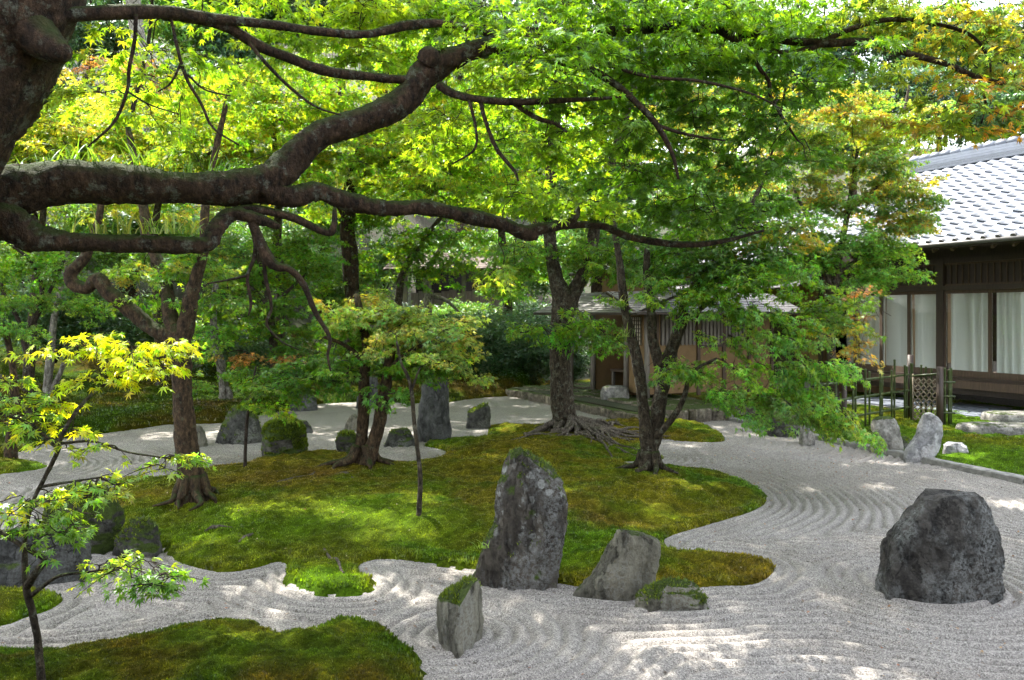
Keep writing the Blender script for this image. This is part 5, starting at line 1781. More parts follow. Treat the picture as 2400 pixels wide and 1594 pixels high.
fm.branch([(1225, 545, 5.75, 16), (1290, 532, 5.8, 13), (1335, 520, 5.85, 12), (1352, 498, 5.88, 8), (1356, 485, 5.9, 3)], 10, 0.15)
fm.branch([(1300, 530, 5.82, 9), (1400, 528, 6.0, 9), (1480, 556, 6.1, 9), (1590, 573, 6.2, 8), (1690, 566, 6.3, 6), (1790, 540, 6.4, 3)], 8, 0.1)
fm.branch([(-60, 500, 4.6, 60), (20, 525, 4.62, 46), (70, 556, 4.64, 34), (150, 566, 4.7, 24), (250, 570, 4.75, 21), (350, 574, 4.8, 20), (440, 576, 4.85, 19), (488, 572, 4.9, 18), (508, 535, 4.95, 20), (545, 502, 5.0, 17), (600, 512, 5.0, 14), (645, 528, 5.05, 9), (655, 534, 5.05, 3)], 24, 0.24, 13, 'limb')
fm.branch([(545, 500, 5.0, 13), (590, 490, 5.05, 11), (680, 508, 5.1, 10), (765, 545, 5.15, 9), (782, 530, 5.15, 8), (785, 488, 5.2, 5)], 9, 0.12)
fm.branch([(590, 515, 5.0, 12), (605, 560, 5.0, 13), (630, 608, 5.0, 14), (648, 625, 5.0, 11), (680, 632, 5.0, 9), (712, 668, 5.05, 8), (738, 730, 5.1, 6), (772, 790, 5.1, 5), (768, 835, 5.1, 3), (775, 870, 5.1, 2)], 9, 0.14)
fm.branch([(598, 545, 5.0, 6), (597, 600, 5.0, 5), (580, 650, 5.0, 4), (588, 710, 5.0, 3.5), (582, 740, 5.0, 2)], 7)
fm.branch([(618, 590, 5.0, 5), (622, 650, 5.0, 4.5), (636, 720, 5.0, 4), (625, 760, 5.0, 3), (660, 800, 5.0, 2.5), (700, 820, 5.0, 1.5)], 7)
fm.branch([(582, 645, 5.0, 4), (540, 655, 5.0, 3), (485, 665, 5.0, 2)], 6)
# upper boughs
UP1 = [(60, 70, 4.2, 30), (120, 45, 4.2, 22), (200, 32, 4.25, 18), (300, 28, 4.35, 17), (400, 30, 4.5, 16), (520, 46, 4.7, 12), (640, 58, 4.9, 11), (760, 75, 5.1, 10), (860, 80, 5.25, 10), (950, 60, 5.4, 11), (1040, 55, 5.5, 10), (1120, 72, 5.55, 9), (1190, 92, 5.6, 9)]
fm.branch(UP1, 12, 0.13, 7, 'limb')
fm.branch([(380, 34, 4.5, 13), (450, 42, 4.6, 13), (530, 62, 4.75, 13), (600, 104, 4.9, 13), (680, 137, 5.0, 12), (760, 165, 5.1, 12), (850, 178, 5.25, 11), (955, 188, 5.4, 10)], 11, 0.13, 7, 'limb')
fm.branch([(318, 35, 4.35, 5), (316, 90, 4.35, 4.5), (303, 160, 4.35, 4.5), (298, 212, 4.4, 4), (268, 285, 4.4, 3.5), (205, 345, 4.4, 2)], 7)
fm.branch([(300, 215, 4.4, 3), (350, 245, 4.4, 2), (420, 268, 4.4, 1.5)], 6)
fm.branch([(400, 40, 4.5, 4), (420, 130, 4.5, 4), (440, 190, 4.5, 4), (470, 240, 4.5, 3.5), (500, 300, 4.5, 3), (560, 340, 4.5, 2)], 7)
fm.branch([(425, 145, 4.5, 3), (400, 195, 4.5, 2.5), (370, 215, 4.5, 1.5)], 6)
fm.branch([(440, 175, 4.5, 3), (480, 210, 4.5, 2.5), (540, 225, 4.5, 1.5)], 6)
fm.branch([(580, 95, 4.85, 5), (625, 150, 4.85, 4.5), (680, 205, 4.9, 4), (740, 250, 4.9, 3), (800, 270, 4.9, 2)], 7)
fm.branch([(1030, 200, 5.4, 11), (1060, 218, 5.35, 10), (1110, 231, 5.3, 9), (1200, 238, 5.25, 9), (1300, 236, 5.2, 7), (1420, 230, 5.2, 4), (1480, 224, 5.2, 2)], 9, 0.12)
fm.branch([(1125, 234, 5.3, 6), (1140, 290, 5.3, 5), (1165, 350, 5.3, 5), (1205, 400, 5.3, 4), (1215, 425, 5.3, 2)], 7)
fm.branch([(1200, 240, 5.25, 6), (1255, 275, 5.3, 6), (1300, 290, 5.35, 4), (1330, 310, 5.35, 3)], 7)
fm.branch([(1100, 235, 5.3, 4), (1115, 300, 5.3, 3.5), (1112, 350, 5.3, 3), (1060, 385, 5.3, 2)], 6)
fm.branch([(1150, 100, 5.6, 13), (1268, 130, 5.5, 11), (1378, 163, 5.4, 10), (1437, 194, 5.35, 9), (1489, 238, 5.3, 8), (1540, 294, 5.3, 7), (1575, 360, 5.3, 5), (1590, 420, 5.3, 3)], 9, 0.12)
fm.branch([(1540, 294, 5.3, 5), (1610, 315, 5.3, 4), (1700, 330, 5.3, 2)], 7)
fm.branch([(1190, 92, 5.6, 18), (1330, 85, 5.6, 15), (1450, 72, 5.6, 13), (1600, 64, 5.6, 12), (1700, 70, 5.6, 12), (1824, 92, 5.6, 10), (1927, 101, 5.6, 10), (2044, 99, 5.6, 9), (2134, 127, 5.6, 8), (2220, 150, 5.6, 7), (2289, 180, 5.6, 6), (2400, 208, 5.6, 5), (2500, 240, 5.6, 3)], 10, 0.12, 7, 'limb')
fm.branch([(1690, 72, 5.6, 10), (1755, 107, 5.6, 10), (1841, 126, 5.6, 9), (1903, 112, 5.6, 8), (1979, 73, 5.6, 7), (2065, 48, 5.6, 6), (2134, 48, 5.6, 5), (2237, 66, 5.6, 4.5), (2289, 94, 5.6, 4), (2318, 140, 5.6, 3), (2322, 170, 5.6, 2)], 9, 0.12)
fm.branch([(2134, 50, 5.6, 5), (2200, 20, 5.6, 4), (2290, -40, 5.6, 3)], 7)
fm.branch([(1755, 110, 5.6, 6), (1780, 160, 5.5, 5), (1802, 190, 5.5, 5), (1808, 230, 5.5, 4), (1850, 300, 5.5, 3), (1870, 330, 5.5, 2)], 7)
fm.branch([(1300, 110, 5.6, 6), (1500, 175, 5.3, 4.5), (1640, 190, 5.2, 4), (1760, 220, 5.2, 3), (1840, 260, 5.2, 1.5)], 7)
fm.branch([(2289, 180, 5.6, 4), (2310, 240, 5.5, 3), (2300, 290, 5.5, 2)], 6)
# leaf masses
S5 = 0.050
def fb(px, py, rx, ry, pal, cov=1.6, d=5.2, **kw):
    kw.setdefault('dd', 0.5)
    kw.setdefault('R_', 0.30)
    fm.blob(px, py, d, rx, ry, pal, cov, kw.pop('size', S5), **kw)
fb(330, 95, 70, 40, 'lime', .45, 4.6); fb(450, 150, 90, 50, 'lime', 1.2, 4.8); fb(330, 175, 80, 55, 'lime', 0.9, 4.6)
fb(270, 250, 60, 40, 'lime', 0.8, 4.5); fb(420, 260, 120, 50, 'lime', 0.55, 4.7); fb(520, 20, 80, 25, 'lime', 1.3, 5.0)
fb(640, 10, 90, 35, 'lime', 1.6, 5.4); fb(780, 20, 120, 40, 'lime', 1.8, 5.6); fb(920, 10, 120, 35, 'lime', 1.6, 5.6); fb(700, 95, 110, 35, 'lime', 1.4, 5.8); fb(860, 120, 90, 35, 'lime', 1.4, 5.9)
fb(1060, 15, 140, 35, 'green', 1.8, 5.9); fb(1170, 50, 80, 30, 'green', 1.2, 5.4)
fb(1060, 270, 90, 60, 'lime', 1.3, 5.9); fb(1160, 190, 110, 40, 'lime', 1.3, 5.8); fb(1040, 340, 80, 50, 'lime', 1.1, 6.2); fb(1180, 300, 80, 60, 'green', 1.1, 6.0)
fb(1300, 120, 130, 45, 'green', 2.0, 5.2); fb(1420, 40, 140, 40, 'green', 2.2, 5.5); fb(1250, 40, 80, 40, 'green', 1.3, 5.2)
fb(1330, 220, 120, 50, 'green', 1.6, 5.4); fb(1330, 330, 110, 60, 'lime', 1.4, 5.6); fb(1450, 300, 110, 70, 'green', 1.7, 5.7)
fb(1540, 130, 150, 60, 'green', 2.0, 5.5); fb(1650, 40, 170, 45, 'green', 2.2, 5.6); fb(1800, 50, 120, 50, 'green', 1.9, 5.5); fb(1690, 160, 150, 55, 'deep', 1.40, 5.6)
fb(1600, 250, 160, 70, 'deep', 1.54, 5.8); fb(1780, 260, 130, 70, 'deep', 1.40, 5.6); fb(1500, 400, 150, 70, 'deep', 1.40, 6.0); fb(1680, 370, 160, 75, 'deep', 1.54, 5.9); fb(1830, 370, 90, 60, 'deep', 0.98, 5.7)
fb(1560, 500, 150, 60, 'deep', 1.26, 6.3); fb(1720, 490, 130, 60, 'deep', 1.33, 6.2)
fb(1930, 30, 120, 40, 'green', 1.5, 5.6); fb(2060, 20, 110, 40, 'turning', 2.2, 5.6); fb(2200, 40, 110, 50, 'turning', 2.6, 5.7); fb(2340, 60, 90, 60, 'turning', 2.6, 5.7)
fb(1900, 160, 80, 35, 'green', 1.1, 5.6); fb(2000, 150, 70, 30, 'green', 0.9, 5.5); fb(2080, 180, 50, 25, 'turning', 0.9, 5.5)
fb(2350, 150, 80, 45, 'turning', 2.0, 5.7); fb(2260, 215, 90, 30, 'gold', 1.1, 5.6); fb(2340, 270, 90, 40, 'gold', 1.4, 5.6); fb(2230, 275, 70, 28, 'gold', 1.2, 5.6); fb(2120, 290, 40, 20, 'gold', .8, 5.6)
# the sunlit plate of leaves above the lower limb, and twigs hanging under it
fb(1240, 470, 110, 32, 'lime', 2.4, 6.0, dd=0.45, droop=0.1); fb(1370, 490, 80, 28, 'lime', 2.0, 6.1, dd=0.4, droop=0.1)
fb(1170, 640, 40, 14, 'yellowgreen', 0.8, 5.6, dd=0.15)
fm.blob3((-3.0, 6.4, 5.9), (1.5, .9, .4), 'lime', .8, .36)  # unseen leaf masses added above the view to shade the limb
fm.blob3((-1.2, 7.0, 6.3), (1.5, .9, .4), 'lime', .8, .36)
fm.finish(LEAF7, single=300)

# ------------------------------------------------------------------ yellow sapling in the near left corner
ys = Tree('maple_sapling', 'slender young maple with sunlit yellow leaves at the left edge', (P(100, 1700, 4.05) * [1, 1, 0]), 'bark', seed=8, real=True)
ys.branch([(108, 1720, 4.05, 10), (97, 1594, 4.05, 9), (88, 1500, 4.05, 8.5), (75, 1430, 4.05, 8), (62, 1380, 4.05, 8), (58, 1300, 4.1, 6), (62, 1230, 4.1, 5), (80, 1170, 4.1, 5), (110, 1110, 4.1, 5), (138, 1050, 4.1, 5), (128, 1030, 4.1, 4.5)], 10, 0.14, 6)
ys.branch([(132, 1055, 4.1, 6), (150, 1010, 4.1, 5), (190, 950, 4.15, 5), (240, 905, 4.2, 4.5), (330, 855, 4.2, 3.5), (400, 830, 4.25, 2.5)], 8, 0.1)
ys.branch([(64, 1375, 4.05, 9), (85, 1340, 4.0, 8), (104, 1310, 4.0, 8), (70, 1290, 3.95, 6), (30, 1265, 3.95, 5), (-20, 1230, 3.95, 4)], 9, 0.15)
ys.branch([(75, 1395, 4.05, 6), (100, 1375, 4.0, 5), (140, 1350, 4.0, 4), (210, 1340, 4.0, 3), (280, 1330, 4.0, 2)], 7)
ys.branch([(130, 1045, 4.1, 5), (80, 1000, 4.1, 4), (20, 975, 4.1, 4), (-40, 960, 4.1, 3)], 7)
ys.branch([(140, 1040, 4.1, 4), (220, 1035, 4.2, 3), (300, 1060, 4.2, 2.5), (400, 1075, 4.2, 2)], 7)
ys.branch([(100, 1140, 4.1, 4), (160, 1130, 4.0, 3), (230, 1120, 4.0, 2)], 7)
def yb(px, py, rx, ry, pal, cov, d=4.15, size=0.040, **kw):
    ys.blob(px, py, d, rx, ry, pal, cov, size, dd=kw.pop('dd', 0.22), R_=kw.pop('R_', 0.17), per=kw.pop('per', 11), droop=0.2, **kw)
yb(160, 820, 55, 22, 'yellow', .8); yb(250, 820, 80, 32, 'yellow', .9); yb(370, 812, 75, 22, 'yellow', 1.3); yb(260, 885, 95, 18, 'yellow', .8); yb(350, 862, 85, 20, 'yellow', 1.0); yb(215, 790, 40, 16, 'yellow', .6)
yb(40, 930, 55, 25, 'sapling', 1.1); yb(60, 985, 70, 22, 'sapling', 1.2); yb(130, 950, 50, 20, 'yellow', 0.7); yb(150, 1010, 45, 16, 'yellow', .7); yb(20, 890, 40, 15, 'sapling', .8)
yb(420, 1080, 70, 14, 'sapling', .8); yb(220, 1045, 60, 10, 'sapling', .5)
yb(60, 1180, 80, 30, 'sapling', 0.9, 4.0); yb(120, 1225, 90, 30, 'green', 0.9, 4.0); yb(220, 1140, 80, 22, 'sapling', 0.9, 4.0); yb(30, 1240, 60, 25, 'green', .8, 3.95); yb(270, 1140, 40, 25, 'paleyellow', .6, 4.0)
yb(270, 1330, 80, 14, 'sapling', 1.0, 4.0); yb(380, 1345, 90, 16, 'green', .9, 4.0); yb(330, 1360, 60, 14, 'green', .6, 4.0); yb(130, 1260, 30, 20, 'green', .8, 3.95)
ys.finish(LEAF7, single=300)
# ------------------------------------------------------------------ trees standing on the moss island
def island_base(px, py):
    g = G(px, py, 0.1)
    return np.array([g[0], g[1], main.z(g[0], g[1])])
def flare(tree, base, r, n, seed, lo=0.25, hi=0.6, mb=None, name='root'):
    rr = np.random.default_rng(seed)
    for k in range(n):
        a = 2 * np.pi * (k + rr.uniform(-.3, .3)) / n
        L = rr.uniform(lo, hi)
        dv = np.array([math.cos(a), math.sin(a), 0])
        p0 = base + dv * r * 0.55 + [0, 0, 0.22]
        p1 = base + dv * r * 1.15 + [0, 0, 0.06]
        p2 = base + dv * (r + L * 0.5) + [rr.normal(0, .04), rr.normal(0, .04), 0.01]
        p3 = base + dv * (r + L) + [rr.normal(0, .08), rr.normal(0, .08), -0.05]
        c = [(*p0, r * 0.42), (*p1, r * 0.3), (*p2, r * 0.18), (*p3, r * 0.06)]
        tree.branch3(c, 9, 0.15, 5)

ZMID = lambda y: 4.6 + 0 * y
ZTOP = lambda y: (2.35 + .39 * y) / .735
# left tree
b = island_base(452, 1180)
dA = b[1]
tA = Tree('maple_tree', 'maple with straight dark trunk on the left of the island', b, 'bark_brown', seed=12)
tA.branch([(452, 1195, dA, 42), (450, 1165, dA, 36), (447, 1120, dA, 30), (438, 1050, dA, 26), (430, 970, dA, 24), (426, 900, dA, 23), (424, 840, dA, 23), (420, 800, dA, 24), (412, 770, dA + .05, 24)], 20, 0.12, 8)
flare(tA, b, 0.14, 7, 3, .12, .35)
tA.branch([(415, 800, dA, 24), (390, 785, dA, 20), (355, 770, dA, 17), (310, 730, dA, 17), (255, 685, dA, 18), (228, 655, dA, 16), (205, 675, dA, 14), (170, 665, dA, 14), (165, 640, dA, 14), (190, 615, dA, 13), (205, 590, dA, 11), (230, 520, dA, 9), (240, 440, dA, 6)], 14, 0.16, 7)
tA.branch([(425, 800, dA, 22), (440, 740, dA, 19), (448, 690, dA, 17), (462, 640, dA, 14), (478, 590, dA, 12), (480, 500, dA + .1, 10), (500, 380, dA + .3, 8), (540, 200, dA + .6, 5)], 14, 0.14, 7)
tA.branch([(412, 790, dA, 20), (395, 720, dA + .1, 16), (385, 640, dA + .3, 13), (345, 560, dA + .5, 12), (335, 480, dA + .6, 10), (300, 300, dA + 1, 7)], 12, 0.14, 7)
for (x, y, rx, ry, pal, cov, dd_) in ((390, 690, 110, 60, 'green', 1.3, 8.4), (330, 640, 90, 45, 'yellowgreen', .8, 8.6), (460, 650, 90, 50, 'turning', .9, 8.7), (420, 620, 80, 40, 'green', .9, 8.2), (520, 720, 60, 40, 'green', .7, 8.5), (480, 840, 40, 25, 'green', .6, 8.3)):
    tA.blob(x, y, dd_, rx, ry, pal, cov, R_=.3, dd=.6)
tA.blob(460, 900, 8.6, 35, 40, 'green', 0.8, R_=.2, dd=.3)
tA.canopy(-6.0, -2.2, 3.6, 12.5, 40, .40, 'green', ZTOP, 1.3)
tA.finish()

# twin-stemmed tree
b = island_base(852, 1098)
dB = b[1]
tB = Tree('maple_tree', 'maple with two brown stems rising in a V near mid garden', b, 'bark_brown', seed=17)
tB.branch([(842, 1118, dB, 26), (843, 1090, dB, 20), (848, 1030, dB, 15), (853, 950, dB, 13), (854, 880, dB, 12), (860, 820, dB, 11), (850, 760, dB, 10), (835, 690, dB + .1, 7)], 16, 0.12, 7)
tB.branch([(854, 1112, dB - .05, 26), (861, 1080, dB - .05, 19), (884, 1010, dB - .05, 16), (899, 940, dB - .05, 15), (907, 890, dB - .02, 13), (912, 850, dB, 13), (925, 790, dB, 10), (960, 740, dB, 7)], 16, 0.12, 7)
flare(tB, b, 0.15, 6, 7, .15, .35)
tB.branch([(905, 880, dB, 8), (950, 830, dB - .2, 6), (1010, 800, dB - .3, 4)], 8)
tB.branch([(858, 850, dB, 7), (810, 810, dB - .2, 5), (760, 790, dB - .3, 4)], 8)
for (x, y, rx, ry, pal, cov, dd_) in ((900, 740, 140, 32, 'paleyellow', 2.0, 10.0), (1030, 770, 110, 30, 'paleyellow', 1.8, 9.7), (830, 720, 100, 28, 'yellowgreen', 1.3, 9.8), (1000, 860, 110, 35, 'green', 1.5, 9.8), (830, 790, 100, 40, 'green', 1.5, 10.2), (990, 790, 90, 35, 'paleyellow', 1.4, 9.9), (1060, 840, 70, 35, 'paleyellow', 1.2, 9.8), (1110, 880, 40, 20, 'paleyellow', 1.0, 9.8), (940, 830, 80, 40, 'green', 1.2, 10.0),
        (720, 880, 80, 50, 'deep', 1.4, 10.0), (650, 920, 60, 35, 'green', 1.1, 9.8), (800, 860, 70, 40, 'green', 1.2, 9.9), (900, 920, 40, 40, 'green', 1.0, 9.7), (620, 950, 25, 30, 'lime', .8, 9.7)):
    tB.blob(x, y, dd_, rx, ry, pal, cov, R_=.32, dd=.55)
tB.canopy(-2.2, 0.3, 3.6, 13.0, 40, .40, 'green', ZTOP, 1.3)
tB.finish()

# big far trunk with the root plate
g = G(1322, 1012, 0.1)
b = np.array([g[0], g[1], main.z(g[0], g[1])])
dC = b[1]
tC = Tree('maple_tree', 'stout maple with spreading bare roots at the back of the island', b, 'bark', seed=23)
tC.branch([(1335, 1030, dC, 38), (1330, 1000, dC, 32), (1320, 960, dC, 28), (1314, 880, dC, 26), (1314, 800, dC, 25), (1320, 740, dC, 28), (1322, 705, dC, 28), (1305, 660, dC, 18), (1294, 600, dC, 15), (1288, 540, dC, 14), (1290, 420, dC + .2, 14), (1310, 200, dC + .4, 10)], 22, 0.10, 8)
tC.branch([(1325, 730, dC, 23), (1345, 685, dC, 18), (1368, 640, dC, 16), (1385, 590, dC, 14), (1400, 500, dC, 14), (1440, 360, dC + .1, 11), (1500, 160, dC + .3, 8)], 16, 0.12, 8)
rr = np.random.default_rng(77)
for k in range(44):
    a = rr.uniform(-1.25, 0.6) if k > 8 else rr.uniform(-2.9, -0.6)
    L = rr.uniform(0.5, 1.2) if k <= 8 else rr.uniform(0.7, 2.1)
    pts = []
    hd_ = a
    q = b[:2] + np.array([math.cos(a), math.sin(a)]) * 0.22
    nseg = 7
    for i in range(nseg + 1):
        t = i / nseg
        zz = main.z(q[0], q[1])
        pts.append((q[0], q[1], zz + (0.14 * (1 - t) ** 4 + 0.012 + 0.02 * rr.normal()) - 0.02 * t, 0.040 * (1 - t) ** 0.8 * (1.2 if k < 10 else .65) + 0.006))
        hd_ += rr.normal(0, 0.5)
        q = q + np.array([math.cos(hd_), math.sin(hd_)]) * L / nseg
    mb = MB()
    s = spline(pts, 4)
    mb.tube(s[:, :3], s[:, 3], 7, rough=0.2, seed=k)
    mb.build('root', M['root'], tC.e)
flare(tC, b, 0.18, 7, 19, .2, .45)
for (x, y, rx, ry, pal, cov, dd_) in ((1300, 470, 120, 60, 'green', 1.2, 12.5), (1400, 610, 90, 50, 'green', 1.4, 12.8), (1380, 760, 70, 35, 'green', 1.3, 12.5), (1240, 590, 90, 45, 'green', 1.0, 12.9), (1500, 600, 110, 60, 'deep', 1.2, 12.5), (1420, 440, 130, 70, 'deep', 1.3, 12.5), (1400, 800, 50, 28, 'green', 1.0, 12.4), (1270, 775, 55, 28, 'green', 1.1, 12.2)):
    tC.blob(x, y, dd_, rx, ry, pal, cov, R_=.42, dd=.8)
tC.canopy(0.3, 3.2, 3.6, 13.5, 40, .40, 'green', ZTOP, 1.3)
tC.finish()

# forked tree right of centre
b = island_base(1520, 1110)
dD = b[1]
tD = Tree('maple_tree', 'maple with forked lichen-stained stems before the waiting arbour', b, 'bark', seed=29)
tD.branch([(1522, 1135, dD, 27), (1520, 1105, dD, 23), (1522, 1060, dD, 22), (1516, 1020, dD, 18), (1508, 960, dD, 13), (1502, 900, dD, 13), (1492, 840, dD, 13), (1478, 780, dD, 12), (1466, 730, dD, 11), (1458, 670, dD, 10), (1450, 600, dD, 8), (1430, 480, dD, 6)], 15, 0.12, 7)
tD.branch([(1524, 1060, dD, 18), (1538, 1000, dD + .05, 17), (1548, 930, dD + .05, 17), (1560, 870, dD + .1, 18), (1575, 815, dD + .1, 15), (1598, 760, dD + .1, 12), (1606, 710, dD + .1, 11), (1640, 660, dD + .1, 12), (1680, 610, dD + .1, 10), (1740, 520, dD, 7), (1800, 400, dD, 4)], 15, 0.12, 7)
tD.branch([(1548, 860, dD, 14), (1530, 800, dD, 12), (1527, 750, dD, 11), (1523, 700, dD, 10), (1515, 640, dD, 8), (1520, 540, dD, 6)], 12, 0.12, 7)
tD.branch([(1530, 1030, dD, 9), (1560, 1000, dD - .1, 8), (1590, 960, dD - .15, 7), (1605, 925, dD - .2, 6), (1615, 890, dD - .25, 6), (1640, 860, dD - .3, 4), (1680, 840, dD - .4, 3)], 9, 0.15)
tD.branch([(1600, 755, dD + .1, 6), (1640, 725, dD, 6), (1690, 690, dD - .1, 5), (1740, 670, dD - .2, 4)], 8)
flare(tD, b, 0.13, 6, 29, .15, .4)
for (x, y, rx, ry, pal, cov, dd_) in ((1620, 600, 130, 55, 'deep', 1.5, 9.6), (1500, 560, 100, 50, 'deep', 1.2, 9.8), (1750, 600, 120, 50, 'deep', 1.6, 9.4), (1700, 520, 150, 60, 'green', 1.5, 9.6), (1850, 540, 120, 50, 'turning', 1.4, 9.6), (1540, 660, 70, 40, 'green', .8, 9.5),
        (1570, 850, 60, 28, 'green', 1.0, 9.3), (1690, 680, 80, 40, 'green', 1.0, 9.4), (1660, 870, 60, 25, 'blue', 1.0, 9.3), (1560, 690, 80, 25, 'green', 1.1, 9.2), (1650, 720, 70, 25, 'green', 1.0, 9.2), (1730, 660, 90, 30, 'green', 1.2, 9.2), (1440, 690, 50, 22, 'green', .8, 9.4), (1830, 640, 90, 30, 'blue', 1.2, 9.2)):
    tD.blob(x, y, dd_, rx, ry, pal, cov, R_=.34, dd=.6)
# the long drooping skirt of foliage to the right
for (x, y, rx, ry, pal, cov, dd_) in ((1760, 720, 100, 35, 'blue', 1.3, 9.3), (1850, 770, 110, 35, 'blue', 1.2, 9.2), (1720, 790, 90, 40, 'blue', 1.2, 9.3), (1800, 860, 110, 35, 'blue', 1.3, 9.2), (1900, 850, 110, 30, 'blue', 1.2, 9.1), (1690, 910, 60, 35, 'blue', 1.2, 9.2), (1790, 930, 80, 30, 'blue', 1.2, 9.1), (1880, 920, 90, 30, 'blue', 1.3, 9.1), (1930, 970, 80, 28, 'blue', 1.3, 9.0), (1990, 1000, 40, 16, 'blue', 1.0, 9.0), (1740, 970, 30, 25, 'blue', .8, 9.1), (1660, 930, 40, 20, 'green', 1.0, 9.2)):
    tD.blob(x, y, dd_, rx * 1.1, ry * 0.8, pal, cov * 0.95, R_=.36, dd=.5, aim=R(-20), kind='droop', tip=0.35)
for (x, y, rx, ry, pal, cov, dd_) in ((1990, 690, 70, 30, 'red', 1.0, 9.6), (2040, 740, 50, 30, 'red', 1.0, 9.6), (1960, 760, 60, 45, 'turning', 1.0, 9.6), (1900, 690, 70, 35, 'green', 1.0, 9.6), (2000, 820, 45, 30, 'orange', .9, 9.6), (2060, 690, 50, 30, 'blue', 1.0, 9.8), (1960, 720, 70, 35, 'green', 1.0, 9.7)):
    tD.blob(x, y, dd_, rx, ry, pal, cov, R_=.3, dd=.4)
tD.canopy(3.2, 7.0, 3.6, 12.8, 40, .40, 'green', ZTOP, 1.3)
tD.finish()

# two saplings on the moss
b = island_base(980, 1222)
t = Tree('maple_sapling', 'thin bare-stemmed sapling standing left of the tall lichen stone', b, 'bark', seed=31)
d_ = b[1]
t.branch([(980, 1228, d_, 6), (983, 1180, d_, 6), (985, 1120, d_, 5.5), (978, 1050, d_, 5), (970, 980, d_, 5), (965, 920, d_, 4.5), (955, 880, d_, 4), (940, 850, d_, 3.5), (930, 800, d_, 2.5)], 8, 0.14)
t.branch([(965, 915, d_, 3), (975, 885, d_, 2.5), (985, 860, d_, 2)], 6)
for (x, y, rx, ry) in ((935, 790, 70, 20), (1000, 840, 50, 18), (900, 830, 40, 18)):
    t.blob(x, y, d_, rx, ry, 'paleyellow', 1.0, R_=.22, dd=.3)
t.finish()
b = island_base(573, 1100)
t = Tree('maple_sapling', 'wispy dark-stemmed sapling beside the big sloping boulder', b, 'twig', seed=37)
d_ = b[1]
t.branch([(574, 1108, d_, 4.5), (575, 1060, d_, 4), (578, 1000, d_, 4), (584, 950, d_, 3.5), (592, 900, d_, 3), (600, 860, d_, 2)], 7, 0.14)
for (x, y, rx, ry) in ((640, 900, 60, 22), (600, 880, 40, 20), (560, 870, 40, 18)):
    t.blob(x, y, d_, rx, ry, 'green', 1.0, R_=.25, dd=.3)
t.finish()

# ------------------------------------------------------------------ background trees
def ground_at(x, y):
    return float(hill(np.array([[x]]), np.array([[y]]))[0, 0])
def bg(name, label, px, d, trunk, blobs, pal_m='leaf', bark='bark', seed=1, size=None, tmpl=LEAF5, tw=False, group=None, pitch=None, extra=(), canopy=None):
    """trunk rows: (px, py, radius px); blobs: (px, py, rx, ry, palette, cover)"""
    x = (px - 1200) / F * d
    b = np.array([x, d, ground_at(x, d)])
    t = Tree(name, label, b, bark, seed=seed, group=group)
    base_py = HZ - F * (b[2] - 0.2 - CAM_Z) / d
    t.branch([(px, base_py, d, trunk[0][2] * 1.35)] + [(x_, y_, d, r_) for x_, y_, r_ in trunk], 10, 0.12, 6)
    for (x1, y1, x2, y2, r1, r2) in extra:
        t.branch([(x1, y1, d, r1), ((x1 + x2) / 2 + 6, (y1 + y2) / 2 - 6, d, (r1 + r2) / 2), (x2, y2, d, r2)], 7, 0.12, 5)
    for (x_, y_, rx, ry, pal, cov) in blobs:
        t.blob(x_, y_, d, rx, ry, pal, cov * (0.5 if d > 13.5 else 1.0))
    if canopy: t.canopy(*canopy)
    t.finish(tmpl, pal_m)
    return t
T5 = LEAF5
# bright maples on the rising ground at the left and centre
bg('maple_tree', 'pale yellow-green maple behind the big limb at far left', 60, 17, [(80, 700, 10), (95, 560, 8), (110, 420, 6), (130, 300, 4)],
   [(70, 330, 120, 60, 'paleyellow', 1.7), (180, 300, 120, 60, 'yellowgreen', 1.7), (120, 400, 150, 60, 'paleyellow', 1.8), (-60, 400, 100, 80, 'paleyellow', 1.5)], seed=41, canopy=(-14, -6.5, 9, 19, 7, .6, 'paleyellow', ZMID, 3.0), extra=((95, 560, 40, 380, 5, 3), (105, 480, 190, 330, 5, 3)))
bg('maple_tree', 'yellow-green maple seen between the two upper boughs', 380, 18, [(370, 700, 11), (360, 560, 9), (380, 430, 7), (400, 300, 5), (430, 220, 3)],
   [(330, 330, 150, 70, 'yellowgreen', 1.8), (470, 300, 150, 70, 'yellowgreen', 1.8), (420, 400, 180, 60, 'paleyellow', 1.7), (560, 380, 130, 70, 'yellowgreen', 1.8), (300, 250, 90, 40, 'yellowgreen', 1.0)], seed=43, extra=((360, 560, 290, 340, 6, 3), (385, 430, 540, 330, 6, 3)))
bg('maple_tree', 'bright maple behind the rising bend of the great limb', 640, 19, [(660, 700, 12), (650, 560, 10), (655, 430, 8), (640, 300, 6), (650, 180, 4)],
   [(560, 200, 110, 55, 'yellowgreen', 1.7), (680, 250, 130, 70, 'paleyellow', 1.7), (800, 230, 130, 70, 'yellowgreen', 1.7), (650, 350, 130, 70, 'yellowgreen', 1.7), (800, 340, 110, 60, 'paleyellow', 1.6), (720, 150, 150, 50, 'lime', 1.6), (900, 120, 110, 60, 'lime', 1.6)], seed=47, canopy=(-9, -3.5, 12, 21, 5, .62, 'yellowgreen', ZMID, 2.5), extra=((655, 430, 800, 280, 6, 3), (645, 320, 560, 220, 5, 3)))
